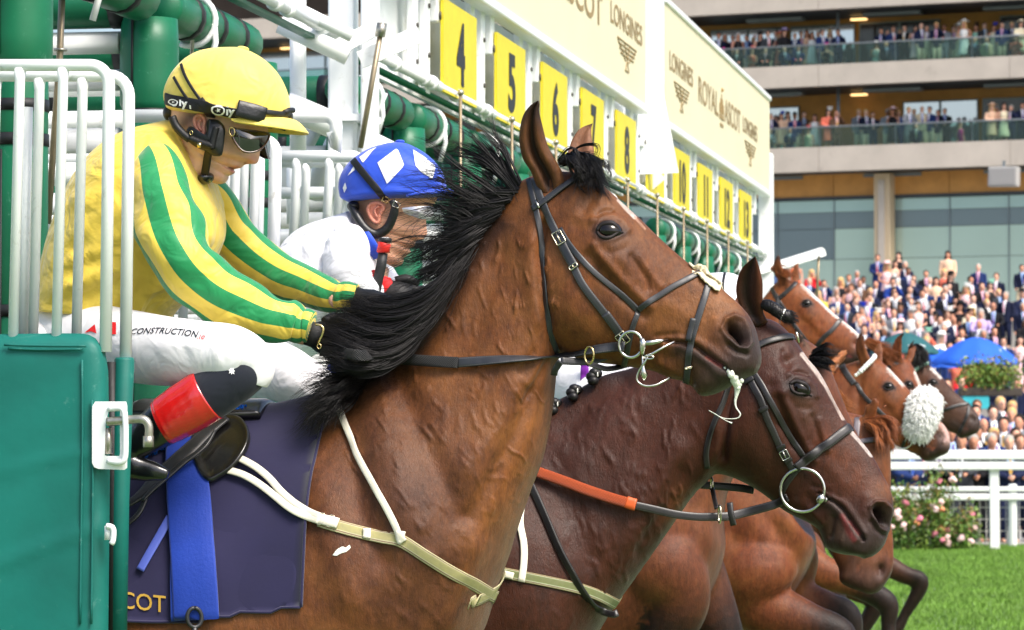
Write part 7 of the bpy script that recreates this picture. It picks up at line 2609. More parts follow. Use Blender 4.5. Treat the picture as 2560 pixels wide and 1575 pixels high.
def panel(name, poly, off, th, m, parent, skin=None, n=64, rim=True):
 """flat leather flap lying against the horse's side, outline in photo pixels"""
 sk = skin or SKC
 pg = even(np.vstack([poly, poly[:1]]), n + 1)[:-1]
 c = pg.mean(0)
 V = []
 for q, h in ((1, 0), (.985, th), (.93, th * 1.25), (.86, th * .8), (.6, th * .7), (.3, th * .7), (0, th * .7)):
  for u, v in pg:
   uu, vv = c + (np.array([u, v]) - c) * q
   p, nn = sk.hit(uu, vv)
   if p is None:
    p, nn = P1.P(uu, vv, -.25), -P1.c
   V.append(p + nn * (off + h))
 V = np.array(V).reshape(7, n, 3)
 for _ in range(2):
  V = 0.5 * V + 0.25 * (np.roll(V, 1, 1) + np.roll(V, -1, 1))
 return obj(name, V.reshape(-1, 3), grid_faces(7, n), m, parent)
fl = smoothpath(np.array([(560, 1055), (600, 1055), (622, 1075), (630, 1105), (618, 1140), (585, 1180), (545, 1205), (525, 1214), (500, 1190), (480, 1130), (500, 1070), (560, 1055)], float), 60)
panel('saddle_flap', fl, .010, .010, M_SADDLE, SAD)
mb = MB()
ft = smoothpath(np.array([(300, 1150), (362, 1138), (410, 1118), (460, 1098), (520, 1068), (560, 1052), (590, 1042), (614, 1040)], float), 60)
pts = []
for i, (u, v) in enumerate(ft):
 p, nn = SKC.hit(u, v)
 p = P1.P(u, v, -.24) if p is None else p
 pts.append(p + nn * .015 if nn is not None else p)
mb.tube(np.array(pts), .0125 + .0025 * np.sin(np.arange(60) * 1.7), 10)
mb.build('fleece_edge', M_BLUEFUR, SAD)
S_ = []
_r = np.random.default_rng(4)
for i in range(900):
 k = _r.integers(0, 60)
 d = nrm(_r.normal(0, 1, 3) - P1.c * .6)
 b = pts[k] + d * .011
 S_.append([b, b + d * .004, b + d * .007 - UP * .002])
tag(hair_obj('fleece', np.array(S_), .0016, M_BLUEFUR, SAD), kind='stuff')
for nm, pl_, w, m, off in (('stirrup_leather', [(575, 1068), (540, 1090), (500, 1125), (455, 1165), (410, 1205), (372, 1240), (345, 1262), (300, 1285)], [.020, .030, .034, .036, .036, .030, .018, .014], M_LEA, .024),
       ('stirrup_leather', [(548, 1108), (528, 1140), (495, 1165), (470, 1180), (430, 1212), (390, 1245), (365, 1268)], [.006, .008, .012, .013, .012, .010, .008], M_LEA, .034),
       ('stirrup_leather', [(372, 1240), (366, 1262), (352, 1290), (330, 1312), (300, 1330)], [.012, .011, .011, .010, .010], M_LEA, .018)):
 P_, N_ = SKC.path(pl_, 40, off, smooth_n=5)
 V_, F_, U_ = strap_geo(P_, N_, np.interp(np.linspace(0, 1, 40), np.linspace(0, 1, len(w)), w), .005)
 obj(nm, V_, F_, m, SAD, uv=U_)
SU = empty('surcingle', P1.P(470, 1300, -.3), 'broad blue webbing girth strap over the navy saddle cloth', 'girth')
P_, N_ = SKC.path([(470, 1085), (466, 1130), (470, 1200), (478, 1300), (486, 1400), (492, 1500), (494, 1560), (496, 1620)], 60, .011, smooth_n=5)
V_, F_, U_ = strap_geo(P_, N_, np.interp(np.linspace(0, 1, 60), [0, .08, .3, 1], [.060, .084, .092, .098]), .005)
obj('strap', V_, F_, M_BLUE, SU, uv=U_)
P_, N_ = SKC.path([(452, 1330), (446, 1420), (446, 1500), (448, 1600)], 30, .008, smooth_n=4)
V_, F_, U_ = strap_geo(P_, N_, .03, .004)
obj('strap', V_, F_, M_BLUE, SU, uv=U_)
P_, N_ = SKC.path([(428, 1296), (400, 1345), (372, 1395), (354, 1428)], 24, .008, smooth_n=3)
V_, F_, U_ = strap_geo(P_, N_, .018, .003)
tb_ = obj('strap_tab', V_, F_, mat('light_blue_leather', rgb(82, 98, 186), .5, .4, var=.1), SU, uv=U_)
mb = MB()
p0, n0 = SKC.hit(492, 1545)
mb.tube(ring_pts(p0 + n0 * .022, P1.b, P1.a * .7 - n0 * .4, .020, 22), .0045, 8)
mb.tube(np.array([p0 + n0 * .022 - P1.b * .02, p0 + n0 * .018 - P1.b * .05]), .006, 8)
mb.build('leather_loop', M_LEA, SU)
BPr = empty('breastplate', P1.P(950, 1330, -.2), 'cream and olive webbing breastplate with white straps on the nearest bay', 'breastplate')
side_strap('neck_strap', P1, SK1, [(838, 985), (846, 1010), (862, 1055), (884, 1105), (906, 1156), (938, 1214), (969, 1271), (990, 1312), (1005, 1345)], .0145, .004, M_WHITE_STRAP, BPr, 44, .006, over='start')
side_strap('chest_band', P1, SK1, [(800, 1302), (850, 1318), (911, 1334), (960, 1344), (1000, 1350), (1052, 1382), (1095, 1410), (1135, 1434), (1185, 1460), (1226, 1486), (1240, 1492)], .0265, .003, M_OLIVE, BPr, 60, .002, over='end')
for pts, sk in (([(604, 1154), (640, 1172), (676, 1200), (706, 1234), (740, 1262), (776, 1282), (804, 1294)], SKX), ([(572, 1182), (610, 1192), (650, 1214), (690, 1245), (730, 1276), (770, 1294), (804, 1304)], SKX)):
 P_, N_ = sk.path(pts, 40, .010, smooth_n=5)
 V_, F_, U_ = strap_geo(P_, N_, .0155, .004)
 obj('girth_strap', V_, F_, M_WHITE_STRAP, BPr, uv=U_)
side_strap('tab', P1, SK1, [(790, 1296), (812, 1302), (846, 1312)], .0225, .007, M_WHITE_STRAP, BPr, 12, .006, mirror=False)
side_strap('tab', P1, SK1, [(918, 1322), (918, 1335), (916, 1348)], .0165, .007, M_WHITE_STRAP, BPr, 6, .004, mirror=False)
side_strap('tab', P1, SK1, [(1004, 1330), (1006, 1348), (1007, 1356)], .020, .006, M_WHITE_STRAP, BPr, 6, .006, mirror=False)
for u, v in ((806, 1300), (828, 1306)):
 p, n = SK1.hit(u, v)
 buckle('buckle', P1, p + n * .006, .010, .026, -.3, n, M_PALE, BPr)
# smear of white paste on the shoulder
PS = []
pg = [(832, 1388), (842, 1374), (856, 1366), (866, 1370), (874, 1362), (877, 1370), (866, 1380), (852, 1384), (842, 1390)]
SP = empty('paste_smear', P1.P(855, 1375, -.26), 'smear of white paste on the near shoulder of the nearest bay', 'smear')
pg = even(np.array(pg + pg[:1], float), 30)[:-1]
V_ = [SK1.hit(u, v)[0] + SK1.hit(u, v)[1] * .0015 for u, v in pg]
cpt = SK1.hit(856, 1376)
V_.append(cpt[0] + cpt[1] * .003)
obj('smear', np.array(V_), [(i, (i + 1) % 29, 29) for i in range(29)], M_FOAM, SP)
# ------------------------------------------------------------------ the jockey in white on the second horse
J2 = person_root(P2.P(640, 1000, 0), 'jockey in white silks and a blue cap with white diamonds, whip in hand')
M_BLUECAP = cloth_mat('royal_blue_cap_cloth', rgb(34, 76, 200), rough=.55, wr=.5)
M_WSILK = cloth_mat('white_silk', rgb(232, 232, 238), rough=.5, wr=1.2)
M_WPRINT = cloth_mat('white_cap_diamond', rgb(238, 240, 242), rough=.55, wr=.4)
HEAD2 = [
 (1090, 470, 900, 430, (20, 50, 66, 60, 34)), (1092, 496, 885, 470, (24, 56, 72, 68, 42)), (1084, 514, 882, 490, (22, 54, 74, 70, 44)), (1074, 530, 884, 508, (20, 52, 74, 72, 46)),
 (1066, 546, 888, 522, (16, 48, 73, 72, 46)), (1066, 566, 894, 534, (13, 46, 71, 72, 46)), (1068, 584, 900, 545, (13, 46, 70, 70, 46)), (1058, 598, 906, 556, (16, 46, 68, 70, 46)),
 (1040, 602, 910, 563, (20, 46, 67, 68, 44)), (1036, 614, 914, 570, (22, 45, 64, 66, 44)), (1024, 622, 918, 578, (22, 44, 62, 64, 44)), (1026, 632, 922, 585, (22, 43, 60, 62, 44)),
 (1010, 644, 926, 592, (24, 42, 58, 60, 44)), (1004, 660, 930, 598, (26, 42, 56, 58, 44)), (985, 668, 930, 606, (26, 42, 56, 58, 44)), (965, 660, 918, 612, (34, 50, 58, 58, 44)), (930, 680, 880, 590, (42, 58, 62, 58, 44))]
hb2 = Body(P2, HEAD2, 100, 56)
hb2.sculpt([([(1030, 618), (1015, 620)], 4, -3), ([(1050, 600)], 6, 3), ([(1060, 530)], 14, -5)])
hb2.paint((228, 172, 140), [([(1040, 596)], 30, (226, 150, 124), .5), ([(1030, 620)], 6, (190, 96, 90), .8), ([(900, 530), (910, 500)], 24, (54, 40, 34), .8)])
bV, bF, bC = [P2.W(hb2.V)], list(hb2.F), [hb2.C]
nv = len(hb2.V)
for pts in ([(930, 640, 0, 56), (880, 700, 0, 90), (800, 760, 0, 90), (700, 820, 0, 84), (640, 880, 0, 80)],
   [(880, 640, -.13, 36), (888, 712, -.18, 28), (925, 724, -.15, 20), (955, 724, -.10, 14)],
   [(900, 640, .13, 36), (925, 690, .17, 28), (970, 730, .14, 20), (1000, 740, .10, 14)],
   [(620, 900, -.10, 64), (690, 930, -.24, 56), (780, 975, -.31, 46), (810, 1000, -.31, 42), (740, 1060, -.31, 40), (640, 1120, -.31, 30), (600, 1150, -.31, 28)],
   [(620, 900, .10, 64), (690, 930, .24, 56), (780, 975, .31, 46), (810, 1000, .31, 42), (740, 1060, .31, 40), (640, 1120, .31, 30), (600, 1150, .31, 28)]):
 v_, f_, _ = limb(P2, pts, 34, 18)
 bV.append(v_)
 bF += [tuple(i + nv for i in f) for f in f_]
 bC.append(np.tile(np.array(lin((228, 172, 140))), (len(v_), 1)))
 nv += len(v_)
obj('body', np.vstack(bV), bF, M_SKIN, J2, col=np.vstack(bC))
mb = MB()
ep = smoothpath([P2.P(u, v, -.080) for u, v in ((924, 512), (920, 525), (926, 542), (936, 554), (945, 556), (948, 545), (952, 532), (960, 520), (952, 509), (938, 507), (924, 512))], 40)
mb.tube(ep, .0048, 8, False)
cen = ep.mean(0) + P2.c * .004
mb.add(np.vstack([ep[:-1], cen]), [(i, (i + 1) % 39, 39) for i in range(39)])
mb.tube(smoothpath([P2.P(u, v, -.083) for u, v in ((948, 516), (938, 522), (938, 534), (944, 543))], 12), .003, 8)
V_, F_ = mb.data()
obj('ear', V_, F_, M_SKIN, J2, col=np.tile(np.array(lin((226, 146, 122))), (len(V_), 1)))
HO2 = [(850, 478), (853, 458), (862, 428), (882, 402), (908, 382), (945, 365), (993, 355), (1022, 361), (1054, 377), (1082, 400), (1100, 424), (1109, 448), (1112, 468), (1112, 480)]
HB2 = [(853, 486), (862, 498), (874, 507), (895, 510), (919, 510), (945, 508), (970, 507), (993, 506), (1020, 503), (1045, 501), (1066, 498), (1085, 495), (1100, 490), (1110, 486)]
hd2 = dome(P2, HO2, HB2, 108, 56, 60)
HEL2 = obj('helmet', P2.W(hd2.V), hd2.F, M_BLUECAP, J2)
SKHE2 = Skin(P2.W(hd2.V), hd2.F)
mb = MB()
mb.sphere(P2.P(1000, 354, 0), np.array([.012, .012, .005]), 14, 8)
mb.build('cap_button', M_BLUECAP, HEL2)
peak(P2, None, 1030, 496, 1138, 482, 1108, 480, .104, M_BLUECAP, HEL2)
for poly in ([(944, 407), (993, 371), (1011, 414), (968, 460)], [(1032, 375), (1062, 394), (1088, 416), (1081, 448), (1052, 430), (1038, 414)], [(899, 394), (922, 377), (942, 369), (930, 380), (918, 396), (908, 408)], [(870, 440), (880, 424), (885, 416), (888, 425), (878, 433)], [(858, 470), (864, 456), (868, 470), (862, 482)]):
 pg = even(np.array(poly + poly[:1], float), 25)[:-1]
 c = pg.mean(0)
 V_ = []
 for q in (1.0, .66, .33, 0.0):
  for u, v in pg:
   p, n = SKHE2.hit(*(c + (np.array([u, v]) - c) * q))
   V_.append(p + n * .0016)
 obj('cap_diamond', np.array(V_), grid_faces(4, 24), M_WPRINT, HEL2)
band('helmet_strap', P2, SKHE2, [(884, 402), (912, 436), (944, 474), (966, 500), (972, 507)], .0175, .003, M_BLACK_STRAP, HEL2, 26)
for (u, v, m) in ((964, 499, M_BRASS), (991, 512, M_STEEL)):
 c = P2.P(u, v, -.098)
 mb = MB()
 x = nrm(P2.a * .9 - P2.b * .45)
 y = nrm(np.cross(P2.c, x))
 q = [c + x * sx * .008 + y * sy * .0065 for sx, sy in ((-1, -1), (1, -1), (1, 1), (-1, 1), (-1, -1))]
 mb.tube(np.array(q), .0015, 6, False)
 mb.build('strap_buckle', m, HEL2)
mb = MB()
mb.tube(smoothpath([P2.P(u, v, g) for u, v, g in ((876, 514, -.070), (890, 538, -.082), (908, 566, -.086), (926, 581, -.084), (944, 585, -.080), (966, 572, -.080), (980, 548, -.084), (987, 520, -.088), (980, 500, -.092))], 44), np.interp(np.linspace(0, 1, 44), [0, .15, .5, .85, 1], [.007, .012, .012, .011, .008]), 12)
mb.build('chin_guard', M_CHINPAD, J2)
mb = MB()
mb.sphere(P2.P(886, 516, -.05), np.array([.018, .03, .014]), 12, 8, basis(P2.a, z=P2.b))
mb.build('nape_pad', M_CHINPAD, J2)
gp = smoothpath(np.array([(1005, 520), (1040, 516), (1078, 516), (1086, 528), (1076, 545), (1054, 548), (1030, 540), (1010, 532), (1005, 520)], float), 40)[:-1]
cg2 = gp.mean(0)
V_ = []
for q in (1, .9, .5, 0):
 for u, v in gp:
  uu, vv = cg2 + (np.array([u, v]) - cg2) * q
  t_ = np.clip((uu - 1000) / 92, 0, 1)
  V_.append(P2.P(uu, vv, -.074 * math.sqrt(max(1 - t_ ** 2.4, 0)) - .014 - .004 * (1 - q)))
obj('goggle_lens', np.array(V_), grid_faces(4, 39), mat('silver_goggle_lens', rgb(190, 190, 196), .08, .8, metal=.6, coat=1.), J2)
TOR2 = [(872, 528, 930, 600, (36, 70, 78, 70, 40)), (850, 536, 948, 630, (50, 100, 116, 100, 58)), (812, 548, 958, 668, (70, 136, 158, 136, 76)), (764, 566, 950, 720, (84, 158, 182, 158, 90)), (722, 598, 930, 768, (90, 166, 190, 166, 94)),
  (694, 650, 890, 810, (92, 168, 190, 168, 94)), (676, 720, 840, 850, (90, 164, 184, 164, 90)), (664, 800, 790, 880, (84, 154, 172, 154, 84)), (650, 860, 740, 910, (70, 136, 156, 136, 76))]
ST2t = []
_r = np.random.default_rng(23)
for _ in range(26):
 x, y = _r.uniform(700, 920), _r.uniform(570, 760)
 a = _r.uniform(-.9, .2)
 L = _r.uniform(40, 90)
 ST2t.append(([(x, y), (x + math.cos(a) * L, y + math.sin(a) * L)], _r.uniform(6, 11), _r.uniform(3, 6) * _r.choice([-1, 1])))
loft_obj('silks', P2, TOR2, 70, 60, M_WSILK, J2, ST2t)
V_, F_, U_ = strap_geo(smoothpath([P2.P(u, v, g) for u, v, g in ((898, 562, -.075), (915, 592, -.09), (932, 620, -.085), (944, 640, -.06))], 20), np.tile(-P2.c, (20, 1)), .030, .008)
obj('collar', V_, F_, M_BLUECAP, J2, uv=U_)
v_, f_, u_ = limb(P2, [(868, 596, -.12, 50), (866, 640, -.17, 60), (872, 690, -.20, 60), (890, 720, -.19, 52), (918, 726, -.15, 40), (938, 722, -.12, 30)], 60, 48, .9, .05, 6)
obj('sleeve', v_, f_, M_WSILK, J2, uv=u_)
v_, f_, u_ = limb(P2, [(925, 700, -.135, 29), (945, 712, -.11, 27), (968, 718, -.09, 25)], 20, 28, .9, .02, 6)
obj('cuff', v_, f_, mat('red_cuff', rgb(214, 36, 38), .6, .4), J2, uv=u_)
v_, f_, u_ = limb(P2, [(900, 620, .13, 50), (930, 690, .18, 56), (975, 730, .15, 44), (1010, 740, .10, 32)], 40, 36, .9, .05, 7)
obj('sleeve', v_, f_, M_WSILK, J2, uv=u_)
gloved_hand(P2, P2.P(955, 726, -.09), P2.P(1005, 742, -.08), -1, M_GLOVE, J2)
gloved_hand(P2, P2.P(1010, 742, .08), P2.P(1060, 752, .08), 1, M_GLOVE, J2)
for sg in (-1, 1):
 v_, f_, u_ = limb(P2, [(590, 890, sg * .06, 96), (650, 915, sg * .18, 84), (720, 940, sg * .28, 72), (790, 975, sg * .32, 60), (822, 995, sg * .32, 50), (812, 1025, sg * .32, 46)], 50, 44, .86, .015, 13, folds=[(.8, 1.2, .02, 1., .05), (.74, 1.5, .02, 1, -.05)])
 obj('breeches', v_, f_, M_BREECH, J2, uv=u_)
 v_, f_, u_ = limb(P2, [(818, 1008, sg * .32, 50), (770, 1040, sg * .32, 54), (700, 1080, sg * .32, 48), (640, 1120, sg * .32, 36), (600, 1150, sg * .32, 36), (620, 1172, sg * .32, 32), (690, 1190, sg * .32, 16)], 36, 28, .8)
 obj('boot', v_, f_, M_BOOT, J2, uv=u_)
WP = empty('whip', P2.P(955, 650, -.16), 'black riding whip with red ring and white end held by the blue-capped jockey', 'whip')
gw = -.155
mb = MB()
mb.tube(np.array([P2.P(u, v, gw) for u, v in ((958, 632), (952, 668), (945, 700), (938, 740), (925, 800))]), [.0115, .0125, .0125, .011, .008], 14)
mb.build('grip', M_RUB, WP)
mb = MB()
mb.tube(np.array([P2.P(u, v, gw) for u, v in ((962, 606), (961, 608), (960, 616), (958, 630), (958, 632))]), [.0145, .0165, .0155, .0165, .014], 16)
mb.build('red_ring', mat('red_rubber', rgb(206, 40, 34), .5, .4), WP)
mb = MB()
mb.tube(np.array([P2.P(u, v, gw) for u, v in ((963, 595), (963, 597), (962, 604), (962, 607)) ]), [.0145, .0168, .0168, .015], 16)
mb.build('pommel', M_RUB, WP)
mb = MB()
mb.tube(np.array([P2.P(963, 593.5, gw), P2.P(963, 595.5, gw)]), .009, 14)
mb.build('pommel_cap', M_WHITE_INK, WP)
# saddlery of the second horse, seen in the gap under the mane
SC2c = empty('saddle_cloth', P2.P(700, 1060, 0), 'teal saddle cloth on the dark bay second from the camera', 'saddle cloth')
us2 = np.linspace(350, 900, 24)
cols2 = [P2.at(u, 1200, -.2)[0] for u in us2]
CL2 = drape_over(P2, SK2, cols2, [P2.P(u, 1480, -.28)[2] for u in us2], 60, .010)
obj('cloth', CL2.reshape(-1, 3), grid_faces(24, 60, False), mat('teal_saddle_cloth', rgb(16, 120, 112), .75, .3, bump=.3, bscale=40), SC2c)
V_, F_, U_ = strap_geo(smoothpath([P2.P(u, v, g) for u, v, g in ((880, 870, -.24), (850, 900, -.25), (828, 930, -.25), (815, 960, -.25))], 16), np.tile(-P2.c, (16, 1)), .028, .006)
obj('blue_strap', V_, F_, M_BLUE, SC2c, uv=U_)
flp = mat('green_silk', rgb(18, 120, 104), .5, .4, bump=.4, bscale=30)
mb = MB()
mb.tube(smoothpath([P2.P(u, v, -.20) for u, v in ((900, 900), (880, 912), (860, 925), (842, 945))], 14), [.02 + .012 * math.sin(i * .24) for i in range(14)], 12)
mb.build('cloth_fold', flp, SC2c)
# ------------------------------------------------------------------ white-capped jockey beyond the bay's nose
J3 = person_root(P4.P(1560, 1000, 0), 'jockey in white cap and purple silks beyond the nearest bay')
HO3 = [(1660, 790), (1662, 768), (1674, 740), (1692, 716), (1716, 698), (1748, 686), (1790, 682), (1826, 682), (1850, 692), (1872, 710), (1886, 734), (1892, 760), (1892, 780), (1890, 792)]
HB3 = [(1662, 796), (1672, 804), (1690, 808), (1710, 810), (1735, 811), (1760, 811), (1785, 810), (1806, 809), (1826, 808), (1846, 806), (1864, 803), (1876, 800), (1884, 797), (1889, 794)]
M_WCAP = cloth_mat('white_cap_cloth', rgb(234, 236, 242), rough=.55, wr=.3)
hd3 = dome(P4, HO3, HB3, 118, 40, 44)
H3o = obj('helmet', P4.W(hd3.V), hd3.F, M_WCAP, J3)
SKHE3 = Skin(P4.W(hd3.V), hd3.F)
band('helmet_strap', P4, SKHE3, [(1812, 684), (1808, 705), (1807, 740), (1800, 780)], .0085, .003, M_BLACK_STRAP, H3o, 20)
band('helmet_strap', P4, SKHE3, [(1770, 684), (1790, 705), (1806, 726)], .006, .003, M_BLACK_STRAP, H3o, 14)
hdV, hdF, _ = limb(P4, [(1780, 790, 0, 60), (1800, 840, 0, 62), (1790, 880, 0, 48), (1740, 900, 0, 46), (1680, 920, 0, 90), (1580, 940, 0, 100), (1500, 970, 0, 90)], 40, 24)
obj('body', hdV, hdF, M_SKIN, J3, col=np.tile(np.array(lin((222, 170, 142))), (len(hdV), 1)))
TOR3 = [(1720, 840, 1760, 900, (36, 70, 80, 70, 40)), (1690, 830, 1760, 930, (60, 120, 140, 120, 66)), (1640, 826, 1730, 970, (84, 160, 184, 160, 90)), (1570, 840, 1680, 1000, (90, 168, 190, 168, 94)), (1500, 866, 1620, 1010, (90, 164, 184, 164, 90)), (1440, 890, 1560, 1010, (84, 154, 172, 154, 84)), (1400, 910, 1480, 1000, (60, 120, 140, 120, 66))]
loft_obj('silks', P4, TOR3, 40, 40, M_WSILK, J3)
M_PURPLE = cloth_mat('purple_silk', rgb(116, 22, 150), rough=.5)
v_, f_, u_ = limb(P4, [(1690, 880, -.16, 50), (1640, 940, -.22, 50), (1700, 960, -.18, 38), (1770, 960, -.10, 28)], 30, 28, .9, .04, 3)
obj('sleeve', v_, f_, M_PURPLE, J3, uv=u_)
V_, F_, U_ = strap_geo(smoothpath([P4.P(u, v, -.27) for u, v in ((1463, 880), (1462, 920), (1461, 970), (1460, 1010))], 12), np.tile(-P4.c, (12, 1)), .026, .006)
obj('silk_panel', V_, F_, M_PURPLE, J3, uv=U_)
for sg in (-1, 1):
 v_, f_, u_ = limb(P4, [(1420, 960, sg * .08, 76), (1490, 985, sg * .24, 62), (1560, 1010, sg * .31, 50), (1570, 1040, sg * .31, 40)], 30, 28, .86)
 obj('breeches', v_, f_, M_BREECH, J3, uv=u_)
 v_, f_, u_ = limb(P4, [(1566, 1030, sg * .31, 42), (1500, 1080, sg * .31, 42), (1420, 1120, sg * .31, 30), (1400, 1140, sg * .31, 28), (1450, 1160, sg * .31, 18)], 24, 20, .8)
 obj('boot', v_, f_, M_BOOT, J3, uv=u_)
gloved_hand(P4, P4.P(1780, 962, -.08), P4.P(1820, 970, -.07), -1, M_GLOVE, J3)
gloved_hand(P4, P4.P(1790, 962, .08), P4.P(1830, 970, .07), 1, M_GLOVE, J3)
SC4c = empty('saddle_cloth', P4.P(1480, 1050, 0), 'turquoise saddle cloth under the jockey in white and purple', 'saddle cloth')
us4 = np.linspace(1250, 1545, 14)
CL4 = drape_over(P4, K4, [P4.at(u, 1150, -.2)[0] for u in us4], [P4.P(u, 1300, -.28)[2] for u in us4], 40, .012, 1.25)
obj('cloth', CL4.reshape(-1, 3), grid_faces(14, 40, False), mat('turquoise_cloth', rgb(24, 176, 170), .75, .3), SC4c)
# ------------------------------------------------------------------ running rails, roses, parasols, planter
M_RAIL = mat('white_rail_plastic', rgb(232, 234, 232), 0.35, 0.5, var=.03)
XA, XB = 4.0, 9.0
def rail_thing(name, label, Y, boards, posts, ztop, pw, cap):
 r = empty(name, (6.3, Y, 0), label, 'rail')
 for z0, z1, d in boards:
  mb = MB()
  mb.box(np.array([6.3, Y - .06, (z0 + z1) / 2]), (9.0, d, z1 - z0), None, .02)
  mb.build('rail_board', M_RAIL, r, smooth=False)
 for u in posts:
  x = (u - CU) / F * Y
  mb = MB()
  if cap:
   mb.tube(np.array([[x, Y, -.05], [x, Y, ztop - .02], [x, Y, ztop]]), [pw / 2, pw / 2, pw / 2 * .8], 16)
  else:
   mb.box(np.array([x, Y, ztop / 2 - .03]), (pw, .09, ztop + .06), None, .012)
  mb.build('post', M_RAIL, r, smooth=False)
 return r
rail_thing('running_rail', 'tall white running rail along the turf in front of the spectators', 49.0, [(1.26, 1.39, .16), (1.115, 1.235, .10)], (2484, 2815, 2150), 1.25, .13, False)
RB = rail_thing('crowd_rail', 'lower white rail with wire mesh just behind the tall running rail', 50.6, [(.79, .862, .08), (.665, .76, .08)], (2530, 2735, 2325, 2120), .90, .125, True)
mb = MB()
for i in range(44):
 x = 4.2 + i * .095
 mb.box(np.array([x, 50.68, .32]), (.013, .008, .66))
for z in (.05, .22, .39, .56):
 mb.box(np.array([6.3, 50.69, z]), (9.0, .008, .013))
tag(mb.build('wire_mesh', mat('pale_wire', rgb(196, 190, 186), .5, .4), RB, smooth=False), kind='stuff')
def leaves(name, P, size, m, parent, seed, droop=.3):
 r = np.random.default_rng(seed)
 n = len(P)
 a = nrm(r.normal(0, 1, (n, 3)) + np.array([0, 0, .25]))
 b = nrm(np.cross(a, r.normal(0, 1, (n, 3))))
 s = (size * r.uniform(.6, 1.3, n))[:, None]
 V = np.stack([P - a * s, P + b * s * .5, P + a * s, P - b * s * .5], 1).reshape(-1, 3)
 return tag(obj(name, V, np.arange(n * 4).reshape(-1, 4), m, parent, smooth=False), kind='stuff')
M_LEAF = [mat('rose_leaf', (.085, .18, .028, 1), .5, .4, var=.5, vscale=5), mat('light_leaf', (.19, .27, .045, 1), .5, .4, var=.4, vscale=5), mat('bronze_leaf', (.22, .15, .04, 1), .5, .4, var=.5, vscale=4)]
M_ROSE = [mat('pink_rose', rgb(222, 130, 152), .6, .3), mat('pale_rose', rgb(240, 202, 200), .6, .3), mat('salmon_rose', rgb(236, 150, 110), .6, .3)]
r_ = np.random.default_rng(41)
for bi, (u0, u1, zt, lab) in enumerate(((2215, 2290, .95, 'leftmost rose bush below the rail, against the dark horse muzzle'), (2262, 2360, 1.10, 'tallest pink rose bush in front of the running rail'), (2340, 2452, .55, 'low rose bush beside the running rail post'))):
 x0, x1 = (u0 - CU) / F * 48.5, (u1 - CU) / F * 48.5
 rb = empty('rose_bush', ((x0 + x1) / 2, 48.5, 0), lab, 'rose bush', 'rose bushes at the rail')
 mb = MB()
 tips = []
 for k in range(16):
  a = np.array([r_.uniform(x0 + .1, x1 - .1), 48.5 + r_.normal(0, .1), 0])
  t = a + np.array([r_.normal(0, .16), r_.normal(0, .14), zt * r_.uniform(.5, 1.0)])
  mb.tube(smoothpath([a, (a + t) / 2 + np.array([r_.normal(0, .05), 0, .05]), t], 7), np.linspace(.011, .004, 7), 5)
  tips.append((a, t))
 tag(mb.build('stem', mat('rose_stem', rgb(74, 78, 40), .6), rb), kind='stuff')
 for mi, cnt in ((0, 1500), (1, 900), (2, 320)):
  P = []
  for _ in range(int(cnt * (x1 - x0) / .5)):
   a, t = tips[r_.integers(0, 16)]
   q = r_.uniform(.05, 1.05) if mi != 2 else r_.uniform(.7, 1.1)
   P.append(a + (t - a) * q + r_.normal(0, .065, 3))
  P = np.array(P)
  P[:, 2] = np.abs(P[:, 2])
  leaves('foliage', P, .030, M_LEAF[mi], rb, 50 + bi * 3 + mi)
 for k in range(15):
  a, t = tips[r_.integers(0, 16)]
  c = a + (t - a) * r_.uniform(.3, 1.0) + np.array([r_.normal(0, .06), -.14, r_.normal(0, .04)])
  mb = MB()
  R_ = r_.uniform(.035, .062)
  for j in range(7):
   d = nrm(r_.normal(0, 1, 3) + np.array([0, -.6, .4]))
   mb.sphere(c + d * R_ * .5, np.array([R_ * .62, R_ * .5, R_ * .55]), 8, 6)
  mb.build('rose', M_ROSE[r_.integers(0, 3)], rb)
def parasol(label, u, vtop, vbot, w_px, Y, m, n=8):
 c = PY(u, vbot, Y)
 R = w_px / 2 * Y / F
 H = (vbot - vtop) * Y / F
 g = enclosure_z(Y)
 r = empty('parasol', (c[0], c[1], g), label, 'parasol')
 a = np.linspace(0, 2 * math.pi, n * 6, endpoint=False)
 V = []
 for t in np.linspace(0, 1, 9):
  sag = 1 - .035 * np.abs(np.sin(a * n / 2)) * t
  V.append(np.stack([c[0] + np.cos(a) * R * t * sag, c[1] + np.sin(a) * R * t * sag, c[2] + H * (1 - t ** 1.7) - .03 * t * np.abs(np.sin(a * n / 2))], -1))
 V.append(V[-1] - np.array([0, 0, .05]))
 obj('canopy', np.concatenate(V), grid_faces(10, n * 6), m, r)
 pipe('pole', [np.array([c[0], c[1], g]), np.array([c[0], c[1], c[2] + H + .06])], .022, M_FRAME_S, r)
 for k in range(n):
  b = k * 2 * math.pi / n
  pipe('rib', [np.array([c[0], c[1], c[2] + H * .55]), np.array([c[0] + math.cos(b) * R * .95, c[1] + math.sin(b) * R * .95, c[2]])], .008, M_FRAME_S, r, 5)
 return r, c, R, H
pg, cg_, Rg, Hg = parasol('dark green parasol with small white print, beside the blue ones', 2262, 830, 878, 172, 78, mat('dark_green_canvas', rgb(36, 88, 92), .7, .3, var=.08, vscale=3))
parasol('large blue parasol in front of the crowd', 2440, 843, 904, 222, 74, mat('blue_canvas', rgb(40, 96, 206), .7, .3, var=.06, vscale=3))
parasol('smaller blue parasol edge behind the large blue one', 2350, 872, 912, 110, 79, mat('blue_canvas', rgb(40, 96, 206), .7, .3))
mb = MB()
for k in range(9):
 mb.box(np.array([cg_[0] + .02 + k * .042, cg_[1] - Rg * .90, cg_[2] + .10 + .02 * math.sin(k * 2.3)]), (.030, .01, .05 + .02 * (k % 2)), basis((1, 0, 0), z=nrm((0, .75, .6))))
mb.build('print', M_WHITE_INK, pg, smooth=False)
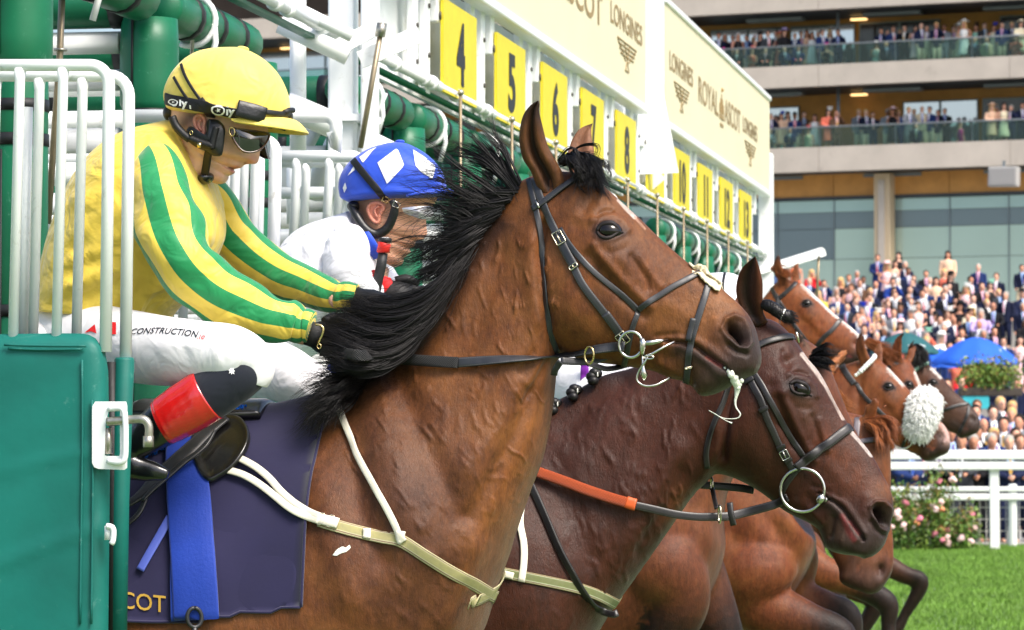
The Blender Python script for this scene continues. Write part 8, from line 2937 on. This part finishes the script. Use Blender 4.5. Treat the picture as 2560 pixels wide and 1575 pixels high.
PLn = empty('planter', PY(2472, 1000, 70), 'raised planter with green and yellow foliage over a turquoise panel', 'planter')
c = PY(2475, 985, 70)
mb = MB()
mb.box(np.array([c[0], c[1], c[2] + .04]), (1.25, .40, .16), None, .02)
mb.build('trough', mat('dark_trough', rgb(60, 52, 44), .7), PLn, smooth=False)
mb = MB()
mb.box(np.array([c[0] - .30, c[1] - .02, c[2] - .17]), (.52, .30, .26), None, .01)
mb.build('turquoise_panel', mat('turquoise_board', rgb(60, 178, 190), .5, .4), PLn, smooth=False)
for sx in (-.5, .5):
 pipe('leg', [np.array([c[0] + sx, c[1], enclosure_z(70)]), np.array([c[0] + sx, c[1], c[2]])], .04, M_FRAME_S, PLn)
P = np.array([c[0], c[1], c[2] + .36]) + r_.normal(0, 1, (2600, 3)) * np.array([.30, .16, .15])
P = P[(np.abs(P[:, 0] - c[0]) < .66) & (P[:, 2] > c[2] + .08)]
for mi, (lo, hi) in enumerate(((0, .35), (.35, .75), (.75, 1))):
 leaves('foliage', P[int(len(P) * lo):int(len(P) * hi)], .045, M_LEAF[mi], PLn, 70 + mi)
# ------------------------------------------------------------------ the spectators
TM = {}
def remeshed(V, Fc, vox=.024):
 me = mk_mesh('tmp', V, Fc)
 o = link(bpy.data.objects.new('tmp', me))
 md = o.modifiers.new('r', 'REMESH')
 md.mode = 'VOXEL'
 md.voxel_size = vox
 sm = o.modifiers.new('s', 'SMOOTH')
 sm.iterations = 2
 ev = o.evaluated_get(bpy.context.evaluated_depsgraph_get())
 m2 = bpy.data.meshes.new_from_object(ev)
 bpy.data.objects.remove(o)
 m2.polygons.foreach_set('use_smooth', np.ones(len(m2.polygons), bool))
 return m2
def ell(mb, rows, n=14):
 """stacked ellipses (z, rx, ry, x, y)"""
 a = np.linspace(0, 2 * math.pi, n, endpoint=False)
 V = np.concatenate([np.stack([r[3] + np.cos(a) * r[1], r[4] + np.sin(a) * r[2], np.full(n, r[0])], -1) for r in rows])
 Fc = grid_faces(len(rows), n).tolist() + [tuple(range(n))[::-1], tuple(range((len(rows) - 1) * n, len(rows) * n))]
 mb.add(V, Fc)
ARMS = {'down': [[(.20, 0, 1.42), (.25, .02, 1.15), (.24, -.06, .92)], [(-.20, 0, 1.42), (-.25, .02, 1.15), (-.24, -.06, .92)]],
  'clasp': [[(.20, 0, 1.42), (.25, -.02, 1.16), (.05, -.22, 1.08)], [(-.20, 0, 1.42), (-.25, -.02, 1.16), (-.03, -.22, 1.06)]],
  'raise': [[(.20, 0, 1.42), (.28, -.10, 1.22), (.08, -.20, 1.52)], [(-.20, 0, 1.42), (-.24, -.04, 1.16), (-.08, -.22, 1.12)]],
  'lean': [[(.20, 0, 1.42), (.27, -.12, 1.18), (.14, -.36, 1.10)], [(-.20, 0, 1.42), (-.27, -.12, 1.18), (-.12, -.36, 1.10)]]}
for pose, arms in ARMS.items():
 mb = MB()
 mb.sphere((0, -.01, 1.635), np.array([.082, .100, .118]), 16, 12)
 mb.sphere((0, -.105, 1.620), np.array([.016, .022, .024]), 8, 6)
 mb.sphere((0, -.085, 1.56), np.array([.045, .03, .03]), 8, 6)
 for s in (-1, 1):
  mb.sphere((s * .078, .01, 1.63), np.array([.012, .022, .032]), 6, 5)
 mb.tube(np.array([(0, .01, 1.40), (0, 0, 1.56)]), .055, 10)
 ell(mb, [(.80, .13, .10, 0, 0), (1.0, .14, .10, 0, 0), (1.3, .16, .10, 0, 0), (1.44, .12, .08, 0, 0), (1.48, .05, .05, 0, 0)])
 for A in arms:
  mb.tube(smoothpath(np.array(A, float), 8), np.linspace(.045, .030, 8), 8)
  h = np.array(A[-1])
  d = nrm(h - np.array(A[-2]))
  mb.sphere(h + d * .05, np.array([.036, .036, .045]), 8, 6)
 for s in (-1, 1):
  mb.tube(np.array([(s * .09, 0, .86), (s * .10, 0, .48), (s * .10, .01, .08)]), [.075, .055, .038], 8)
  mb.tube(np.array([(s * .10, .04, .04), (s * .11, -.18, .03)]), [.04, .03], 8)
 TM['body', pose] = remeshed(*mb.data(), .022)
 for nm, top, arm in (('jacket', 1, 1), ('dress', 2, 0), ('coat', 3, 1)):
  mb = MB()
  if top == 1:
   ell(mb, [(.78, .20, .145, 0, 0), (.95, .19, .14, 0, 0), (1.12, .185, .135, 0, 0), (1.30, .205, .135, 0, 0), (1.42, .19, .115, 0, 0), (1.48, .10, .08, 0, .01), (1.50, .07, .065, 0, .01)], 18)
  elif top == 2:
   ell(mb, [(.42, .25, .20, 0, 0), (.75, .20, .16, 0, 0), (.98, .175, .13, 0, 0), (1.10, .145, .115, 0, 0), (1.28, .165, .135, 0, -.01), (1.40, .15, .105, 0, 0), (1.43, .11, .08, 0, 0)], 18)
  else:
   ell(mb, [(.50, .24, .18, 0, 0), (.95, .19, .14, 0, 0), (1.12, .17, .13, 0, 0), (1.30, .19, .14, 0, 0), (1.42, .18, .11, 0, 0), (1.47, .09, .08, 0, 0)], 18)
  if arm:
   for A in arms:
    q = smoothpath(np.array(A, float), 9)
    mb.tube(q, np.linspace(.074, .050, 9), 10)
  TM[nm, pose] = remeshed(*mb.data(), .026)
mb = MB()
for s in (-1, 1):
 mb.tube(np.array([(s * .085, 0, .90), (s * .10, 0, .48), (s * .10, .01, .07)]), [.115, .085, .070], 12)
TM['trousers', 0] = mk_mesh('trousers', *mb.data())
mb = MB()
mb.add(np.array([(-.062, -.098, 1.46), (.062, -.098, 1.46), (.050, -.150, 1.30), (.012, -.156, 1.05), (-.012, -.156, 1.05), (-.050, -.150, 1.30), (0, -.152, 1.44)]), [(0, 1, 6), (1, 2, 6), (2, 3, 6), (3, 4, 6), (4, 5, 6), (5, 0, 6)])
mb.tube(np.array([(-.06, -.02, 1.485), (-.03, -.07, 1.475), (0, -.085, 1.46), (.03, -.07, 1.475), (.06, -.02, 1.485)]), .018, 8)
TM['shirt', 0] = mk_mesh('shirt', *mb.data())
mb = MB()
mb.add(np.array([(-.018, -.150, 1.455), (.018, -.150, 1.455), (.014, -.166, 1.40), (.026, -.172, 1.16), (0, -.172, 1.09), (-.026, -.172, 1.16), (-.014, -.166, 1.40)]), [(0, 1, 2, 6), (6, 2, 3, 5), (5, 3, 4)])
TM['tie', 0] = mk_mesh('tie', *mb.data())
mb = MB()
mb.sphere((0, .014, 1.678), np.array([.096, .112, .104]), 16, 10)
V_, F_ = mb.data()
V_ = np.array([v + np.array([0, .02, .012]) * (v[1] < -.04) for v in V_])
TM['short_hair', 0] = mk_mesh('hair', V_, F_)
mb = MB()
mb.sphere((0, .016, 1.680), np.array([.102, .114, .106]), 16, 10)
mb.tube(np.array([(.065, .03, 1.64), (.082, .03, 1.54), (.09, .0, 1.42)]), [.035, .045, .03], 8)
mb.tube(np.array([(-.065, .03, 1.64), (-.082, .03, 1.54), (-.09, .0, 1.42)]), [.035, .045, .03], 8)
mb.tube(np.array([(0, .08, 1.64), (0, .10, 1.52), (0, .09, 1.40)]), [.06, .075, .05], 8)
TM['long_hair', 0] = mk_mesh('hair', *mb.data())
mb = MB()
ell(mb, [(1.735, .21, .21, .02, 0), (1.742, .22, .22, .02, 0), (1.748, .11, .11, .02, 0), (1.80, .10, .10, .02, 0), (1.83, .07, .07, .02, 0)], 20)
TM['brimmed_hat', 0] = mk_mesh('hat', *mb.data())
mb = MB()
ell(mb, [(1.73, .10, .10, .05, -.02), (1.75, .12, .12, .06, -.02), (1.765, .10, .10, .06, -.02)], 14)
for k in range(7):
 a = k * .9
 mb.tube(np.array([(.06, -.02, 1.76), (.06 + .06 * math.cos(a), -.02 + .05 * math.sin(a), 1.83), (.06 + .13 * math.cos(a), -.02 + .10 * math.sin(a), 1.86)]), [.012, .025, .006], 6)
TM['fascinator', 0] = mk_mesh('hat', *mb.data())
mb = MB()
ell(mb, [(1.715, .115, .13, 0, 0), (1.72, .12, .135, 0, 0), (1.725, .085, .10, 0, 0), (1.83, .088, .102, 0, 0), (1.835, .07, .09, 0, 0)], 16)
TM['top_hat', 0] = mk_mesh('hat', *mb.data())
mb = MB()
for s in (-1, 1):
 mb.sphere((s * .034, -.100, 1.645), np.array([.026, .010, .018]), 10, 6)
TM['sunglasses', 0] = mk_mesh('sunglasses', *mb.data())
mb = MB()
for s in (-1, 1):
 mb.sphere((s * .032, -.098, 1.645), np.array([.013, .008, .009]), 8, 5)
mb.sphere((0, -.100, 1.575), np.array([.024, .008, .007]), 8, 5)
TM['features', 0] = mk_mesh('face', *mb.data())
for me in TM.values():
 me.materials.clear()
 me.materials.append(None)
PAL = {}
def pm(kind, name, c):
 return mat(f'{name}_{kind}'.replace(' ', '_'), rgb(*c), .75, .25)
SUITS = [('navy', (26, 33, 62)), ('navy', (20, 26, 50)), ('dark blue', (30, 48, 96)), ('black', (22, 22, 26)), ('charcoal', (54, 56, 62)), ('grey', (112, 116, 124)), ('light grey', (176, 178, 184)), ('bright blue', (34, 62, 140)), ('beige', (196, 180, 150)), ('brown', (92, 66, 50))]
SW = np.array([6, 6, 4, 5, 4, 2, .8, .7, .8, .5])
DRESS = [('coral', (232, 120, 96)), ('pale pink', (238, 196, 196)), ('red', (206, 30, 38)), ('royal blue', (28, 60, 186)), ('white', (238, 236, 232)), ('cream', (236, 222, 190)), ('magenta', (206, 40, 140)), ('mint', (160, 212, 190)), ('yellow', (238, 210, 80)), ('black', (26, 24, 28)), ('lilac', (180, 160, 206)), ('orange', (234, 108, 50)), ('teal', (30, 120, 124)), ('peach', (240, 196, 164))]
TIES = [('red', (190, 34, 40)), ('blue', (52, 84, 170)), ('pink', (222, 150, 170)), ('gold', (206, 160, 60)), ('purple', (104, 60, 140)), ('dark', (40, 42, 56))]
SKINS = [(212, 160, 134), (204, 146, 118), (220, 172, 148), (188, 130, 102), (128, 86, 64)]
HAIRS = [('dark', (40, 30, 26)), ('brown', (88, 62, 44)), ('grey', (160, 156, 150)), ('fair', (204, 168, 110)), ('black', (20, 18, 18))]
NPEOPLE = 0
DW = np.array([1, 3, 1.2, 1, 3, 3, .6, .6, .4, 2.2, 1, .4, .5, 2])
def spectator(loc, s, label_place, group, r, force=None, seat=False):
 """one standing person; clothing and hair are parts"""
 global NPEOPLE
 NPEOPLE += 1
 man = r.random() < .70 if force is None else force == 'man'
 pose = ['down', 'clasp', 'raise', 'lean'][r.choice(4, p=[.42, .30, .13, .15])]
 yaw = r.normal(0, .28)
 hair_n, hair_c = HAIRS[r.integers(0, 5)]
 sk_ = mat(f'skin_tone_{chr(97 + (k_ := int(r.choice(5, p=[.35, .3, .2, .1, .05]))))}', rgb(*SKINS[k_]), .5, .35)
 parts = [('body', ('body', pose), sk_), ('face', ('features', 0), mat('face_features', rgb(120, 70, 62), .6))]
 if man:
  sn, sc_ = SUITS[r.choice(10, p=SW / SW.sum())]
  tn, tc = TIES[r.integers(0, 6)]
  jm = mat(f'{sn}_suit_{chr(97 + SUITS.index((sn, sc_)))}'.replace(' ', '_'), rgb(*sc_), .8, .2)
  shirt = ('white', (236, 236, 240)) if r.random() < .65 else (('pale blue', (170, 196, 232)) if r.random() < .6 else ('pink', (238, 190, 200)))
  parts += [('jacket', ('jacket', pose), jm), ('trousers', ('trousers', 0), jm if r.random() < .8 else mat('stone_trousers', rgb(190, 176, 150), .8)), ('shirt', ('shirt', 0), pm('shirt', shirt[0], shirt[1])), ('tie', ('tie', 0), pm('tie', tn, tc))]
  desc = f'man in {sn} suit with {tn} tie'
  bald = r.random() < .15
  if not bald:
   parts.append(('hair', ('short_hair', 0), pm('hair', hair_n, hair_c)))
  if r.random() < .06:
   parts.append(('hat', ('top_hat', 0), pm('hat', 'black', (24, 24, 26))))
   desc = f'man in {sn} suit and top hat'
 else:
  dn, dc = DRESS[r.choice(14, p=DW / DW.sum())]
  kind = 'dress' if r.random() < .6 else 'coat'
  parts += [(kind, (kind, pose), pm(kind, dn, dc)), ('hair', ('long_hair', 0), pm('hair', hair_n, hair_c))]
  desc = f'woman in {dn} {kind}'
  q = r.random()
  if q < .62:
   hn, hc = DRESS[r.choice(14, p=DW / DW.sum())] if q < .45 else (dn, dc)
   hk = 'fascinator' if q < .36 else 'brimmed_hat'
   parts.append(('hat', (hk, 0), pm('hat', hn, hc)))
   desc += f' and {hn} hat'
 if r.random() < .18:
  parts.append(('sunglasses', ('sunglasses', 0), M_LENS))
 root = empty('person', loc, f'{desc}, {label_place}', 'person', group)
 root.rotation_euler = (0, 0, yaw)
 root.scale = (s, s, s)
 for nm, key, m in parts:
  o = link(bpy.data.objects.new(nm, TM[key]))
  o.parent = root
  o.material_slots[0].link = 'OBJECT'
  o.material_slots[0].material = m
 return root
ORD = ['first', 'second', 'third', 'fourth', 'fifth', 'sixth', 'seventh', 'eighth', 'ninth', 'tenth', 'eleventh', 'twelfth', 'thirteenth', 'fourteenth', 'fifteenth', 'sixteenth', 'seventeenth', 'eighteenth', 'nineteenth', 'twentieth'] + [f'{a}-{b}' for a in ('twenty', 'thirty', 'forty') for b in ('first', 'second', 'third', 'fourth', 'fifth', 'sixth', 'seventh', 'eighth', 'ninth')]
NUM = 'one two three four five six seven eight nine ten eleven twelve thirteen fourteen fifteen sixteen seventeen'.split()
bpy.context.view_layer.update()
DG = bpy.context.evaluated_depsgraph_get()
def seen(P):
 d = np.asarray(P) - EYE
 L = np.linalg.norm(d)
 for du, dz in ((0, 0), (.09, 0), (-.09, .02), (0, -.25), (.15, -.4), (-.15, -.4)):
  q = d + np.array([du, 0, dz])
  h = SC.ray_cast(DG, Vector(EYE), Vector(q / np.linalg.norm(q)))
  if not h[0] or (np.array(h[1]) - EYE) @ d / L > L - 1.6:
   return True
 return False
def along_for(u, z, out):
 lo, hi = -60., 60.
 for _ in range(40):
  m = (lo + hi) / 2
  if proj(ST(m, z, out))[0] > u:
   lo = m
  else:
   hi = m
 return (lo + hi) / 2
rc = np.random.default_rng(77)
QUEUE = []
# terrace
for k, (y, z) in enumerate(TSTEP):
 n = 0
 row = []
 step = .55 * F / y
 u = 1935 + rc.uniform(0, step)
 while u < 2600:
  uu = u + rc.normal(0, step * .12)
  u += step * rc.uniform(.82, 1.25)
  vt = 1106 - (z + 1.7 - EYE[2]) * F / y
  keep = 1.0
  if k >= 14:
   keep = .45 if 2170 < uu < 2420 else .2
  elif k >= 12:
   keep = .75 if 2120 < uu < 2450 else .35
  elif uu > 2450:
   keep = .45
  elif uu < 2110 and k > 5:
   keep = .6
  if rc.random() > keep:
   continue
  X = (uu - CU) / F * y
  P = np.array([X, y + rc.normal(0, .25), z])
  if seen(P + UP * 1.62):
   row.append(P)
 row.sort(key=lambda p: p[0] / p[1])
 for i, P in enumerate(row):
  QUEUE.append((P, rc.uniform(.93, 1.05), f'{ORD[i]} from left in terrace row {NUM[k]}', 'spectators on the terrace'))
# people behind the rail
k = 0
for y, us, s in ((53.2, [2215, 2256, 2300, 2344, 2399, 2430, 2479, 2515, 2555], .93), (56, [2240, 2330, 2380, 2445, 2484, 2540], .95), (59.5, [2362, 2420, 2460, 2510, 2552], .98), (63, [2385, 2440, 2478, 2530], 1.0), (66.5, [2365, 2405, 2436, 2500, 2536], 1.0), (80, [2210, 2240, 2290, 2330, 2372, 2400, 2440, 2500, 2540], 1.0)):
 row = []
 for u in us:
  P = np.array([(u - CU) / F * y, y + rc.normal(0, .2), enclosure_z(y)])
  if seen(P + UP * 1.55 * s):
   row.append(P)
 for i, P in enumerate(row):
  QUEUE.append((P, s * rc.uniform(.97, 1.03), f'{ORD[i]} in line {NUM[k]} behind rail', 'spectators behind the white rail'))
 k += 1
for q in QUEUE:
 spectator(*q, rc)
# balconies
UPB = [1726, 1741, 1754, 1776, 1797, 1812, 1832, 1845, 1866, 1884, 1901, 1920, 1940, 1950, 1961, 1987, 2003, 2017, 2030, 2045, 2056, 2075, 2095, 2203, 2218, 2233, 2250, 2262, 2289, 2303, 2317, 2341, 2360, 2384, 2397, 2410, 2440, 2461, 2485, 2505, 2530, 2552]
LOB = [1927, 1940, 1953, 1970, 1987, 2010, 2037, 2071, 2091, 2147, 2165, 2182, 2219, 2232, 2246, 2272, 2285, 2305, 2324, 2345, 2362, 2480, 2492, 2510, 2528, 2556]
for lev, us, nm in ((1, UPB, 'upper'), (0, LOB, 'lower')):
 fl = LEV[lev][0] - .25
 for i, u in enumerate(us):
  out = -rc.uniform(.7, 1.6)
  P = ST(along_for(u, fl + 1.6, out), fl, out)
  spectator(P, rc.uniform(1.0, 1.12), f'{ORD[i]} from left along {nm} balcony', f'spectators on the {nm} balcony', rc)
for lev, us, nm in ((1, [1808, 1842, 1880, 1914, 1961, 1996, 2066, 2190, 2215, 2436, 2466, 2540], 'upper'), (0, [1925, 1975, 2020, 2290, 2400], 'lower')):
 fl = LEV[lev][0] - .25
 for i, u in enumerate(us):
  P = ST(along_for(u, fl + 1.0, -.45), fl - .52, -.45)
  spectator(P, .95, f'{ORD[i]} seated behind {nm} balcony glass', f'guests sitting behind the {nm} balcony glass', rc)
print('people', NPEOPLE)
